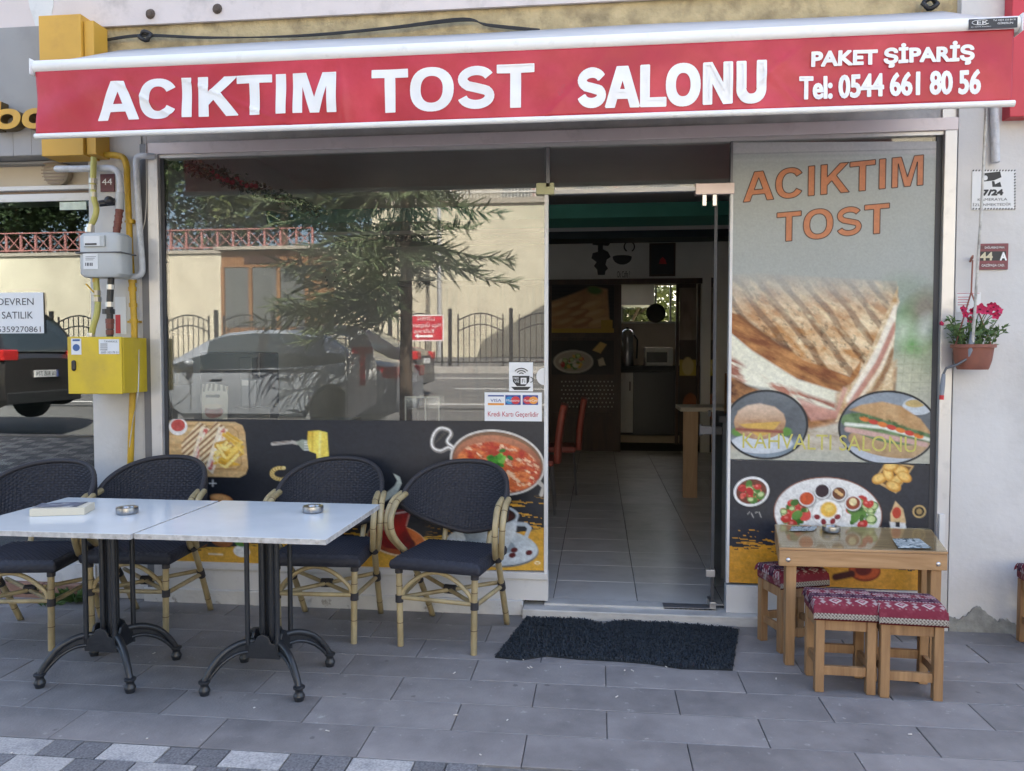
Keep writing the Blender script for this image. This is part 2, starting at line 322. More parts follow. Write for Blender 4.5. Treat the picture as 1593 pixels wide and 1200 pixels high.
# ================================================================ materials
mat('slab', (.25, .235, .228), r=.6, v=.14, s=9, b=.25, bs=90, rnd=.13, c2=(.185, .175, .172), f2=.57, s2=2.5, c3=(.36, .35, .33), f3=.67, s3=22, spots=7)
mat('joint', (.15, .15, .15), r=.9, v=.3, s=30, c2=(.17, .165, .16), f2=.55, s2=5)
mat('granite_light', (.41, .40, .385), r=.75, v=.35, s=120, b=.3, bs=160, rnd=.08, c2=(.22, .22, .23), f2=.6, s2=7)
mat('granite_dark', (.17, .17, .175), r=.75, v=.5, s=120, b=.3, bs=160, rnd=.1)
mat('asphalt', (.12, .12, .118), r=.85, v=.3, s=60, b=.3, bs=120, c2=(.1, .1, .1), f2=.55, s2=.4)
mat('roadpaint', (.7, .7, .68), r=.7, v=.15, s=20)
mat('earth', (.16, .13, .08), r=.95, v=.35, s=3, c2=(.09, .11, .05), f2=.5, s2=1.2)
mat('concrete', (.36, .35, .33), r=.85, v=.15, s=4, b=.2, bs=40, c2=(.25, .24, .22), f2=.6, s2=3)
mat('pinkbeam', (.66, .585, .56), r=.75, v=.06, s=5, b=.12, bs=60, c2=(.46, .41, .39), f2=.66, s2=6, c3=(.8, .8, .79), f3=.83, s3=9)
mat('tanplaster', (.50, .40, .23), r=.95, v=.25, s=9, b=1.0, bs=45, c2=(.28, .22, .13), f2=.58, s2=7)
mat('lintelplaster', (.50, .49, .49), r=.85, v=.12, s=8, b=.4, bs=50, c2=(.38, .37, .37), f2=.6, s2=6, c3=(.10, .10, .10), f3=.72, s3=18)
mat('whitewall', (.625, .61, .59), r=.8, v=.06, s=3, b=.25, bs=28, c2=(.52, .50, .475), f2=.63, s2=2.2, c3=(.42, .40, .37), f3=.755, s3=16)
mat('cement', (.30, .30, .275), r=.95, v=.25, s=25, b=.7, bs=60)
mat('aluminium', (.60, .585, .57), r=.35, m=.35, v=.05, s=6, c2=(.42, .41, .41), f2=.68, s2=9)
mat('aluwhite', (.68, .67, .65), r=.4, v=.05, s=5, c2=(.5, .49, .47), f2=.68, s2=8)
mat('pinkalu', (.64, .565, .56), r=.45, m=.2, v=.06, s=5, c2=(.5, .44, .43), f2=.68, s2=10)
mat('gasket', (.05, .05, .055), r=.6)
mat('gunmetal', (.17, .17, .18), r=.45, m=.4)
mat('marble', (.56, .55, .53), r=.4, v=.1, s=7, c2=(.4, .39, .37), f2=.6, s2=5, st=(1, 1, 3))
mat('peelpaint', (.62, .61, .59), r=.8, v=.1, s=10, b=.4, bs=40, c2=(.33, .31, .28), f2=.64, w2=.03, s2=11)
mat('facade', (.5, .44, .4), r=.85, v=.06, s=2)
glass('shopglass', tint=(.95, .965, .957), refl=.03, rough=.012, dust=.032)
glass('clearglass', tint=(.95, .97, .96), refl=0)
# ================================================================ ground, pavement, road
b = B(); Z = -.6
for (x0, x1, y0, y1) in ((-300, 300, -300, 300),): b.add([(x0, y0, Z), (x1, y0, Z), (x1, y1, Z), (x0, y1, Z)], [(0, 1, 2, 3)])
tag(b.o('ground', 'earth', loc=(0, 0, Z)), kind='structure')
b = B(); JZ = -.012
b.grid([[(x, y, z) for x in (-45, -6, 6, 45)] for y, z in ((.35, JZ), (-3.2, JZ), (-5.4, .36))][::-1])
pave = tag(b.o('pavement', 'joint', loc=(0, 0, 0)), kind='structure')
def block(name, m, x0, x1, y0, y1, h, par, cache, tilt=.0012):
    k = (name, m, round(x1-x0, 3), round(y1-y0, 3))
    if k not in cache:
        w, d = (x1-x0)/2, (y1-y0)/2; c = .0022; bb = B()
        bb.add([(-w, -d, -h), (w, -d, -h), (w, d, -h), (-w, d, -h), (-w, -d, -c), (w, -d, -c), (w, d, -c), (-w, d, -c), (-w+c, -d+c, 0), (w-c, -d+c, 0), (w-c, d-c, 0), (-w+c, d-c, 0)],
               [(0, 1, 5, 4), (1, 2, 6, 5), (2, 3, 7, 6), (3, 0, 4, 7), (4, 5, 9, 8), (5, 6, 10, 9), (6, 7, 11, 10), (7, 4, 8, 11), (8, 9, 10, 11)])
        me = bpy.data.meshes.new(name); me.from_pydata(bb.v, [], bb.f); me.materials.append(MATS[m]); cache[k] = me
    ob = bpy.data.objects.new(name, cache[k]); COL.objects.link(ob); ob.parent = par
    ob.location = ((x0+x1)/2, (y0+y1)/2, random.uniform(-.0012, .0006)); ob.rotation_euler = (random.uniform(-tilt, tilt)*2, random.uniform(-tilt, tilt), random.uniform(-.002, .002)); return ob
cache = {}; RS = .2365; SL = .612; g = .0035
for r in range(7):
    y1 = -1.64+(r+1)*RS; y0 = y1-RS; off = .02 if r % 2 == 0 else .33
    if r == 6: y1 = .0
    for k in range(-8, 5):
        x0 = off+k*SL
        if x0 > 3.1 or x0 < -4.9: continue
        block('paving_slab', 'slab', x0+g/2, x0+SL-g/2, y0+g/2, y1-g/2, .011, pave, cache)
for r in range(4):                                    # granite band: light and dark setts
    y1 = -1.642-r*.118; y0 = y1-.118
    k = 0; x = -3.9+(r % 2)*.17
    while x < -.14:
        L_ = (k % 3 == 0); wd = .235 if L_ else .118
        block('granite_paver', 'granite_light' if L_ else 'granite_dark', x+.003, x+wd-.003, y0+.003, y1-.003, .011, pave, cache, .003); x += wd; k += 1
for r in range(4):
    y1 = -1.642-r*.236; y0 = y1-.236
    for k in range(-1, 6):
        x0 = -.10+(0 if r % 2 else .3)+k*SL
        if x0 < -.11 or r > 1: continue
        block('paving_slab', 'slab', x0+g/2, x0+SL-g/2, y0+g/2, y1-g/2, .011, pave, cache)
for nm_, lt_ in (('granite_light', 0), ('granite_dark', 1)):     # the rest of the sett pattern, towards the road
    bb = B(); r = 0; y1 = -2.116
    while y1 > -5.3:
        y0 = y1-.118; k = 0; x = -9.5+(r % 2)*.17; zt = lambda yy: 0 if yy > -3.2 else (-3.2-yy)/2.2*.36+.008
        while x < 3.2:
            L_ = k % 3 == 0; wd = .235 if L_ else .118
            if L_ == (lt_ == 0): bb.add([(x+.004, y0+.004, zt(y0)), (x+wd-.004, y0+.004, zt(y0)), (x+wd-.004, y1-.004, zt(y1)), (x+.004, y1-.004, zt(y1)), (x+.001, y0+.001, zt(y0)-.012), (x+wd-.001, y0+.001, zt(y0)-.012), (x+wd-.001, y1-.001, zt(y1)-.012), (x+.001, y1-.001, zt(y1)-.012)], [(0, 1, 2, 3), (4, 5, 1, 0), (5, 6, 2, 1), (6, 7, 3, 2), (7, 4, 0, 3)])
            x += wd; k += 1
        y1 = y0; r += 1
    tag(bb.o('paver_field', nm_, pave), kind='stuff')
def rz(y): return .39+(-5.4-y)*.055 if y < -5.4 else 0
b = B(); b.grid([[(x, y, rz(y)-.13) for x in (-90, -20, 20, 90)] for y in (-26.5, -18.6, -12, -5.4)]); road = tag(b.o('road', 'asphalt', loc=(0, 0, 0)), kind='structure')
b = B(); b.grid([[(x, y, rz(y)-.13+.005) for x in (-60, 60)] for y in (-10.32, -10.2)]); b.grid([[(x, y, rz(y)-.13+.005) for x in (-60, 60)] for y in (-16.2, -16.05)])
for k in range(-8, 8): b.grid([[(x, y, rz(y)-.13+.005) for x in (k*6-3, k*6)] for y in (-13.3, -13.18)])
b.o('lane_marking', 'roadpaint', road)
b = B(); b.grid([[(x, y, z) for x in (-60, 60)] for y, z in ((-5.55, .20), (-5.54, .375), (-5.4, .375), (-5.39, .30))])
tag(b.o('kerb', 'concrete', loc=(0, -5.45, .1)), kind='structure')
# ================================================================ shop building
b = B(); bld = T('shop_building', 'pale pink apartment house with the toast shop on its ground floor', 'building', (0, .3, 0))
poly = [V3(-60, .02, 3.45), V3(-60, .02, 7.7), V3(45, .02, 7.7), V3(45, .02, 3.45)]
b.prism(poly, (0, 9.3, 0)).o('upper_storeys', 'facade', bld)
B().box(-60, 6, -.0, .018, 3.42, 4.6).o('beam', 'pinkbeam', bld)
pa = [(42, -10), (46, 12), (52, 30), (56, 44), (70, 46), (84, 42), (86, 30), (80, 22), (83, 8), (82, -10)]; B().prism([F(u, v, -.004) for u, v in pa], (0, .006, 0)).o('plaster_patch', 'aluwhite', bld)
for u, v in ((234, 22), (338, 14)):
    c = F(u, v, -.004); B().lathe([(.001, .02), (.018, .018), (.024, .006), (.03, 0), (.001, -.002)], c, 12, Matrix.Rotation(R(90), 3, 'X')).o('anchor_stub', mat('rusty', (.10, .075, .06), r=.9, v=.4, s=40), bld)
B().box(-2.9, 2.36, .03, .2, 2.725, 3.46).o('lintel_wall', 'tanplaster', bld)
B().box(-2.9, 2.36, .012, .029, 2.722, 3.02).o('lintel_render', 'lintelplaster', bld)
B().box(-2.745, -2.405, -.0, .25, 0, 2.95).o('pilaster', 'whitewall', bld, bev=.004)
wl = B().box(2.163, 7, -.02, .25, 0, 3.419).o('wall', 'whitewall', bld)
B().box(2.09, 2.162, .0, .25, 0, 2.9).o('door_jamb', 'aluminium', bld)
b = B(); pts = [F(1474, 990, -.028)]; x = 2.12; zz = []
while x < 3.2: zz.append((x, .075+.035*(math.sin(x*17)+math.sin(x*41+1)*.5)+random.uniform(0, .016))); x += random.uniform(.005, .012)
b.prism([V3(2.165, -.034, -.004)]+[V3(max(2.165, a), -.034, c) for a, c in zz]+[V3(3.2, -.034, -.004)], (0, .012, 0)).o('cement_patch', 'cement', bld)
b = B().box(-2.42, -.13, -.035, .1, -.005, .083); b.o('plinth', 'peelpaint', bld, bev=.006)
B().box(-.128, 1.16, -.085, .2, -.005, .052).o('doorstep', 'marble', bld, bev=.006)
B().box(1.161, 2.162, -.035, .1, -.005, .052).o('plinth', 'marble', bld, bev=.006)
# shop window, left of the door
win = B().box(-2.40, -2.352, -.022, .08, .02, 2.72).o('shop_window', 'gunmetal', bld)
B().box(-2.351, -2.284, -.034, .06, .085, 2.72).o('frame', 'aluminium', win, bev=.003)
B().box(-2.283, -2.262, -.006, .04, .24, 2.648).o('gasket', 'gasket', win)
B().box(-2.352, 2.155, -.036, .06, 2.655, 2.721).o('frame', 'pinkalu', win, bev=.003)
B().box(-2.283, 2.09, -.02, .05, 2.636, 2.654).o('frame', 'aluminium', win)
B().box(-2.283, .012, -.03, .05, .205, .243).o('frame', 'aluwhite', win, bev=.003)
B().box(-2.283, .012, -.02, .05, .084, .204).o('sill_panel', 'aluwhite', win)
B().box(-.012, .010, -.012, .03, .085, 2.39).o('frame', 'aluwhite', win, bev=.002)
B().box(-.003, .018, -.02, .03, 2.415, 2.634).o('gasket', 'gunmetal', win)
B().box(-2.262, -.012, 0, .008, .243, 2.636).o('pane', 'shopglass', win)
# entrance: transom, side pane, open leaf
door = B().box(.03, .93, -.012, .03, 2.376, 2.398).o('door', 'aluwhite', bld)
B().box(.018, 1.0, 0, .008, 2.399, 2.636).o('pane', 'shopglass', door)
B().box(1.0, 1.016, -.012, .03, .215, 2.40).o('frame', 'aluwhite', door, bev=.002)
B().box(1.0, 1.012, -.012, .03, 2.40, 2.636).o('frame', 'gunmetal', door)
mat('clampgold', (.36, .36, .22), r=.4, m=.3); mat('steel', (.62, .6, .58), r=.28, m=.9, v=.06); mat('clampsteel', (.55, .46, .44), r=.4, m=.5)
p, q = F(834, 303, -.02), F(862, 284, -.02); B().box(p.x, q.x, -.02, .03, p.z, q.z).o('clamp', 'clampgold', door, bev=.003)
p, q = F(1082, 303, -.02), F(1143, 284, -.02); B().box(p.x, q.x, -.02, .03, p.z, q.z).o('clamp', 'clampsteel', door, bev=.003)
hx, ang = .925, R(7.0); da = V3(math.sin(ang), math.cos(ang), 0); dn = V3(math.cos(ang), -math.sin(ang), 0)
mat('leafglass', (.03, .04, .04), r=.1)
b = B(); h0 = V3(hx, .03, .075); b.prism([h0, h0+da*.86, h0+da*.86+V3(0, 0, 2.28), h0+V3(0, 0, 2.28)], dn*.011); leaf = b.o('leaf', 'clearglass', door)
b = B().prism([h0+V3(-.003, -.004, 0), h0+dn*.014+V3(0, -.004, 0), h0+dn*.014+V3(0, -.004, 2.28), h0+V3(-.003, -.004, 2.28)], (0, .005, 0)); b.o('edge_strip', 'gasket', leaf)
b = B(); c = h0+da*.6+V3(0, 0, .93); b.bar(c-dn*.06, c+dn*.07, .05, .05); b.cyl(c-dn*.06-V3(0, 0, .035), c-dn*.06+V3(0, 0, .035), .011); b.o('handle', 'gunmetal', leaf, sm=40)
B().box(hx-.012, hx+.025, .0, .12, .053, .10).o('hinge', 'steel', leaf, bev=.003)
p = F(1097, 890, .05); B().box(hx-.03, hx+.02, .02, .05, p.z-.02, p.z+.02).o('hinge', 'steel', leaf, bev=.002)
for u in (1096, 1112): p, q = F(u-3, 320, -.01), F(u+3, 300, -.01); B().box(p.x, q.x, -.01, .02, p.z, q.z).o('clamp', 'steel', door)
B().box(.66, .93, .0, .08, .0525, .066).o('floor_spring', 'gunmetal', door, bev=.003)
b = B(); p = F(849, 586, -.014); b.prism([V3(-.013+.043*math.cos(t)*1, -.014, p.z+.048*math.sin(t)) for t in [R(90+i*15) for i in range(13)]], (0, .006, 0)); b.o('lock_plate', 'aluwhite', door)
# right hand window behind the poster
win2 = B().box(2.06, 2.089, -.006, .05, .205, 2.636).o('shop_window', 'gasket', bld)
B().box(2.09, 2.152, -.034, .06, .052, 2.655).o('frame', 'aluminium', win2, bev=.003)
B().box(1.017, 2.06, 0, .008, .215, 2.636).o('pane', 'shopglass', win2)
B().box(1.0, 2.089, -.02, .05, .053, .204).o('sill_panel', 'aluwhite', win2, bev=.002)
B().box(1.9, 2.0, .05, .06, .3, .4).o('backing', 'gasket', win2)
# ================================================================ awning
mat('vinylred', (.47, .022, .036), r=.42, v=.14, s=3, b=.35, bs=11, c3=(.34, .05, .06), f3=.70, s3=5, c2=(.53, .04, .066), f2=.55, s2=3, sp=.5)
mat('vinylgrey', (.56, .55, .53), r=.7, v=.06, s=6); mat('whitepaint', (.83, .83, .82), r=.32, v=.03, s=6, c2=(.6, .58, .54), f2=.7, s2=12)
mat('whiteink', (.84, .84, .84), r=.45, v=.04, s=15)
AX0, AX1 = -2.54, 2.105
aw = T('awning', 'red retractable awning with white shop lettering over the whole front', 'awning', (0, 0, 2.9))
def valy(x, z):
    t = min(1, max(0, (2.905-z)/.313)); i = (x-AX0)/(AX1-AX0)*60
    wv = .0045*math.sin(x*9+t*3)*t+.003*math.sin(x*23-t*6)*math.sin(PI*t)+.004*math.sin(x*4.1+t*5)*t+.0035*math.sin(x*13+t*9+1.5*math.sin(x*3))*t*(1-t)*2
    for xc, sl_, am in ((-.95, .02, .006), (.35, -.3, .004), (-2.2, .5, .006), (-1.9, .7, .005), (1.25, -.4, .004), (.9, .3, .004)): d = x-xc-sl_*t; wv -= am*math.exp(-(d/.02)**2)*min(1, 3*t)
    if i < 5: wv += .01*(1-i/5)*math.sin(t*PI*1.2)
    return -.7+wv
b = B(); n = 480; m_ = 24; rows = []
for j in range(m_+1):
    z = 2.905-(2.905-2.592)*j/m_; row = []
    for i in range(n+1):
        x = AX0+.012+(AX1-AX0-.03)*i/n; row.append((x, valy(x, z), z))
    rows.append(row)
b.grid(rows); val = b.o('valance', 'vinylred', aw, sm=180); md = val.modifiers.new('thick', 'SOLIDIFY'); md.thickness = .002; md.offset = 1
YL = -.712
for s_, a, c, bo, sl_ in (('ACIKTIM', (150, 186), (521, 112), .045, 0), ('TOST', (579, 174), (830, 99), .045, 0), ('SALONU', (901, 167), (1191, 95), .06, 0), ('PAKET ŞİPARİŞ', (1264, 102), (1516, 71), .0, 0), ('Tel: 0544 661 80 56', (1245, 153), (1527, 109), .0, 0)):
    b = B(); text(b, s_, F(*a, YL), F(*c, YL), bo, y=0)
    embolden(b, {'A': .007, 'T': .007, 'S': .014, 'P': .0085}[s_[0]] if s_ != 'Tel: 0544 661 80 56' else .009, 0)
    dice(b, .011); b.v = [(x, valy(x, z)-.0022+y, z) for x, y, z in b.v]; b.o('lettering', 'whiteink', val)
b = B(); rr = .034
b.tube([(AX0, -.68, 2.928), (AX1+.004, -.68, 2.928)], rr, 16); fb = b.o('front_bar', 'whitepaint', aw, sm=40)
B().box(AX0-.006, AX0, -.72, -.635, 2.885, 2.962).o('end_cap', 'whitepaint', fb, bev=.002); B().box(AX1+.005, AX1+.011, -.72, -.635, 2.885, 2.962).o('end_cap', 'whitepaint', fb, bev=.002)
B().tube([(AX0+.005, -.7, 2.58), (AX1-.01, -.7, 2.58)], .0145, 10).o('bottom_bar', 'whitepaint', aw, sm=40)
b = B(); b.grid([[(x, y, z+.004*math.sin(x*3)) for x in np.linspace(AX0+.02, AX1-.03, 30)] for y, z in ((-.67, 2.955), (-.35, 3.11), (-.0, 3.283))]); cv = b.o('canvas', 'vinylgrey', aw, sm=180)
cv.modifiers.new('thick', 'SOLIDIFY').thickness = .002
mat('roller', (.5, .5, .5), r=.5)
B().tube([(AX0+.03, .0, 3.232), (AX1-.04, .0, 3.232)], .03, 12).o('roller', 'vinylgrey', aw, sm=40)
for x in (-2.2, 1.75):
    b = B(); b.bar((x, .01, 2.93), (x+.32, -.34, 2.9), .035, .045); b.bar((x+.32, -.34, 2.9), (x, -.66, 2.915), .035, .045); b.ball((x+.32, -.34, 2.9), .03); b.o('folding_arm', 'whitepaint', aw, sm=35)
mat('blacklabel', (.025, .025, .03), r=.4)
p, q = F(1507, 46, -.716), F(1583, 27, -.716); st = B().box(p.x, q.x, -.717, -.714, p.z, q.z).o('sticker', 'blacklabel', aw)
b = B(); text(b, 'Tel: 0454 225 84 31', F(1545, 33, -.718), F(1580, 29, -.718), .0, y=-.718); text(b, 'GİRESUN', F(1552, 38, -.718), F(1576, 34, -.718), .03, y=-.718); text(b, 'EK TENTE KAMERA', F(1511, 43, -.718), F(1542, 40.5, -.718), .0, y=-.718)
b.tube([(x, -.718, z) for x, z in [(F(1526+14*math.cos(t), 35, -.718).x, F(1526, 35+4*math.sin(t), -.718).z) for t in [i*.5 for i in range(1, 12)]]], .0012, 4); text(b, 'EK', F(1520, 38, -.718), F(1538, 32, -.718), .03, y=-.718); b.o('lettering', 'whiteink', st)
# crank rod of the awning
cr = T('awning_crank', 'thin white crank rod with grey grips hanging before the flower pot', 'crank', F(1470, 620, -.16))
b = B(); A_ = F(1534, 166, -.55); E_ = F(1513, 540, -.2); b.tube([A_, F(1528, 300, -.42), E_], [.006, .0065, .007], 8); b.o('rod', mat('oldwhite', (.6, .59, .56), r=.5, v=.2, s=30, c2=(.3, .29, .28), f2=.6, s2=20), cr, sm=40)
E2 = F(1507, 557, -.19); mat('greygrip', (.22, .25, .30), r=.4)
b = B(); b.tube([F(1513, 516, -.2), F(1512, 530, -.2), F(1510, 545, -.2), E2], [.010, .0145, .0145, .010], 10); b.o('grip', 'greygrip', cr, sm=50)
E3, E4 = F(1472, 573, -.17), F(1468, 582, -.165)
b = B(); b.tube([E2, F(1490, 567, -.18), E3, E4], .006, 8); b.o('crank_arm', mat('darkmetal', (.12, .13, .15), r=.4, m=.5), cr, sm=50)
b = B(); b.tube([E4, F(1466, 600, -.16), F(1465, 615, -.16)], [.009, .0125, .010], 10); b.o('grip', 'greygrip', cr, sm=50)
b = B(); b.tube([F(1465, 615, -.16), F(1464.6, 622, -.16)], [.0112, .0112], 10); b.o('end_cap', mat('redplastic', (.5, .02, .03), r=.4), cr)
# cables above the awning
b = B(); mat('blackcable', (.02, .02, .022), r=.5)
for k in range(4): b.tube(smooth_path([F(160, 62+k, .0), F(222, 54+k, -.01), F(330, 58+k*.6, .0), F(470, 57-k*.8, .0), F(600, 46-k, -.01), F(720, 33-k*1.5, -.01), F(760, 38+k, 0), F(840, 46+k, .0)]), .004, 5)
tag(b.o('cable_bundle', 'blackcable', sm=180), 'black cables sagging along the plaster above the awning', 'cable')
for u, v in ((226, 56), (1447, 6)):
    b = B(); c = F(u, v, -.015); b.tube([c+V3(.035*math.cos(t), .012*math.sin(3*t), .022*math.sin(t)) for t in [i*.5 for i in range(14)]], .012, 6)
    tag(b.o('cable_coil', 'blackcable', sm=180), 'black coil of cable tied above the awning near '+('the yellow box' if u < 800 else 'the red sign'), 'cable')
# ================================================================ printed vinyl sheets on the glass
printmat('vinylprint', r=.32, sp=.45); printmat('vinylmatt', r=.5, sp=.35); printmat('paperprint', r=.7, sp=.2)
# ---- tall poster on the right-hand pane
s = Sheet([(1139, 222), (1461.5, 220), (1452, 722), (1133, 714)], 250, 390, '#a3a7a3')
U, V_ = s.U, s.V; nz = s.noise
s.c *= (1+.10*(nz(160, seed=1)-.5))[..., None]
s.put(np.clip((242-V_)/4, 0, 1), '#b3b1b0'); s.put(s.line([(1139, 240), (1462, 232)], 1.5), '#8e9290'); s.put(s.line([(1139, 250), (1462, 243)], 4, 4), '#b4b6b3', .6)
s.put(np.clip((V_-560)/90, 0, 1), '#b9b7a6', .8)
# blurred greens behind the sandwich
for u, v, a, b_, c in ((1410, 470, 45, 40, '#8d9a8c'), (1432, 520, 36, 60, '#6c8a5e'), (1418, 500, 20, 30, '#5f8f4e'), (1425, 560, 34, 34, '#a9b398'), (1438, 480, 22, 26, '#8b7f76'), (1420, 535, 14, 12, '#58a046'), (1405, 515, 10, 14, '#d2dcc8'), (1438, 512, 7, 12, '#e8ece4'), (1400, 590, 50, 30, '#c3c4ab')): s.put(s.ell(u, v, a, b_, 20, 26), c, .85)
grid_ = (np.abs(((U+V_*.1) % 14)-7) < .8) | (np.abs((V_ % 14)-7) < .8); s.put(grid_*s.ell(1425, 575, 38, 45, 0, 20), '#9a9f85', .4)
# bread top face
tp = [(1128, 428), (1175, 425), (1395, 438), (1399, 470), (1340, 575), (1322, 586), (1250, 565), (1180, 520), (1128, 486)]
m = s.poly(tp, 3); t = nz(26, 12, 3, 5, 25); base = s.mix('#b9854f', '#f2dfb8', (t-.3)*1.9)
st_ = .5+.5*np.sin(((U-1130)*.78-(V_-430)*.60)/27*2*PI+3*(nz(60, seed=6)-.5)); stripe = np.clip((st_-.6)*4, 0, 1)*(.55+.45*nz(14, seed=7))
base = base*(1-.8*stripe[..., None])+srgb('#5e3418')*.8*stripe[..., None]
pores = np.clip((nz(8, 5, 9, 3, 35)-.62)*7, 0, 1); base = base*(1-.45*pores[..., None])
fade = np.clip((V_-424)/95, 0, 1)**.7; hz_ = srgb('#b1aca2'); base = base*(.25+.75*fade[..., None])+hz_*(.75-.75*fade[..., None])
m = m*np.clip((V_-418)/62, 0, 1)**.8; s.put(m, base)
for k in range(9):                                     # bright crust ridges
    u0 = 1140+k*28; s.put(s.line([(u0, 440), (u0+70, 498), (u0+125, 560)], 5, 5)*m*np.clip(nz(12, seed=20+k)*2-.7, 0, 1), '#f0dfb4', .7)
# crust edge
cr_ = s.poly([(1128, 484), (1150, 490), (1200, 528), (1250, 560), (1322, 586), (1340, 560), (1336, 590), (1316, 614), (1240, 592), (1170, 548), (1128, 510)], 3); t = nz(30, 8, 12, 4, 25)
s.put(cr_, s.mix('#7b4422', '#c98f55', (t-.25)*1.8)); s.put(s.line([(1150, 492), (1190, 522), (1230, 545)], 7, 5), '#5b3018', .7); s.put(s.line([(1280, 592), (1322, 604)], 8, 6), '#5b3018', .6)
# cut side of the bread, ham and cheese
s.put(s.poly([(1340, 578), (1399, 470), (1386, 505), (1372, 545), (1335, 625), (1305, 655), (1296, 640), (1318, 612)], 4), s.mix('#cfc0a8', '#f1e8d8', nz(14, seed=14)))
s.put(s.line([(1388, 498), (1366, 545), (1334, 598), (1312, 640)], 7, 4), '#b88f85', .8)
ch = s.poly([(1128, 512), (1170, 546), (1240, 590), (1316, 614), (1300, 634), (1262, 648), (1226, 628), (1196, 604), (1160, 600), (1130, 580)], 4); s.put(ch, s.mix('#d9d6bd', '#f3f0dc', nz(30, 10, 15, 4, 25)))
hm = s.poly([(1128, 548), (1160, 570), (1202, 586), (1250, 612), (1300, 628), (1300, 660), (1240, 652), (1128, 620)], 6)*np.clip((nz(40, 12, 16, 4, 25)-.42)*6, 0, 1); s.put(hm, s.mix('#7d4436', '#c58a73', nz(22, 8, 17, 4, 25)))
lb = s.poly([(1128, 580), (1165, 600), (1225, 625), (1300, 640), (1320, 600), (1395, 572), (1392, 625), (1345, 650), (1262, 668), (1200, 650), (1128, 625)], 5); t = nz(24, 11, 18, 5, 20); s.put(lb, s.mix('#4f2814', '#b98352', (t-.25)*1.9))
s.put(s.poly([(1300, 612), (1345, 585), (1395, 560), (1390, 615), (1350, 640), (1300, 645)], 6), s.mix('#9b6a48', '#e6cda4', (nz(16, seed=19)-.3)*2), .8)
s.put(s.poly([(1240, 620), (1300, 640), (1312, 602), (1334, 612), (1320, 650), (1262, 655)], 4), s.mix('#b4796a', '#dcb0a0', nz(20, seed=21)), .85)
s.put(s.poly([(1132, 630), (1262, 668), (1330, 648), (1310, 628), (1380, 615), (1310, 700), (1136, 700)], 12), s.mix('#9b7853', '#e2d9c8', (nz(22, 9, 22, 4, 15)-.2)*1.6), .55)
cf = s.poly([(1397, 446), (1393, 500), (1389, 560), (1388, 624), (1345, 650), (1300, 656), (1318, 606), (1340, 577)], 3); s.put(cf, s.mix('#b58f60', '#ecdcb8', (nz(12, 9, 61, 4)-.25)*1.9))
for pts_, w_, c_, a_ in (([(1395, 480), (1366, 548), (1322, 622)], 11, '#f3ecda', .9), ([(1393, 506), (1366, 566), (1316, 640)], 9, '#bb8173', .9), ([(1392, 524), (1370, 574), (1322, 644)], 5, '#f0e4cc', .8), ([(1390, 545), (1372, 590), (1330, 648)], 8, '#7d4d2c', .75)): s.put(cf*s.line(pts_, w_, 4)*np.clip(.55+nz(9, seed=63), 0, 1), c_, a_)
# two oval medallions
for cu, cv_, ru, rv, k in ((1192, 661, 63, 52, 0), (1381, 666, 75, 56, 1)):
    s.put(s.ell(cu, cv_, ru+2.5, rv+2.5), '#26282b'); e = s.ell(cu, cv_, ru-1, rv-1); s.put(e, s.mix('#4e5358', '#777d82', nz(50, seed=30+k)))
    if k == 0:
        s.put(e*np.clip((V_-678)/8, 0, 1), s.mix('#66747f', '#93a2ad', nz(40, 4, 31))); s.put(e*s.ell(1185, 690, 48, 16), '#c7cdd2')
        for u in (1148, 1222): s.put(e*s.ell(u, 672, 10, 7, 0, 3), '#5f8a3f')
        s.put(e*s.ell(1182, 657, 40, 27), s.mix('#8a5a3c', '#d3b08a', nz(12, 6, 32))); s.put(e*s.poly([(1150, 660), (1215, 656), (1200, 674), (1180, 680), (1166, 670)], 2), '#cfa755'); s.put(e*s.line([(1146, 668), (1216, 672)], 5, 3), '#8f5145')
        s.put(e*s.poly([(1145, 655), (1148, 640), (1162, 631), (1182, 628), (1205, 633), (1219, 644), (1222, 656), (1182, 653)], 3), s.mix('#b79373', '#d9c2ab', 1-(V_-628)/30))
    else:
        s.put(e*np.clip((640-V_)/10, 0, 1), '#8d97a0'); s.put(e*s.ell(1428, 632, 24, 14), '#c4ccd2'); s.put(e*s.ell(1424, 628, 16, 6), '#c3ab72')
        s.put(e*np.clip((V_-690)/8, 0, 1), '#b8bec6')
        s.put(e*s.ell(1385, 690, 66, 22, 8), s.mix('#9a7a55', '#cbb08a', nz(18, seed=34)))
        s.put(e*s.ell(1378, 668, 72, 20, 13), s.mix('#3f5a33', '#7f9a6c', nz(9, seed=35))); s.put(e*s.line([(1318, 668), (1365, 677), (1440, 692)], 8, 3), '#caa69c'); s.put(e*s.line([(1316, 660), (1372, 665), (1445, 684)], 5, 3), '#dfe3d6')
        for q in range(7): s.put(e*s.ell(1345+q*14, 652+q*4.4, 8, 4, 14), ('#d97a3a', '#c8463a')[q % 2])
        s.put(e*s.poly([(1322, 638), (1340, 630), (1372, 625), (1402, 632), (1432, 652), (1450, 676), (1400, 662), (1350, 645)], 3), s.mix('#a67b4b', '#d6b487', nz(16, seed=36)))
        s.put(e*s.line([(1326, 644), (1380, 655), (1446, 680)], 6, 3)*np.clip(nz(8, seed=37)*3-1, 0, 1), '#3d5c34')
s.c *= (1+(.10+.25*np.clip((V_-420)/40, 0, 1))*(nz(5, 4, 71, 3)-.5)+.12*(nz(2.2, 2.2, 72, 2)-.5))[..., None]
pos = s.o('window_poster', -.0035, 'vinylmatt', gain=1.0); tag(pos, 'tall faded poster of a grilled toast sandwich right of the door', 'poster')
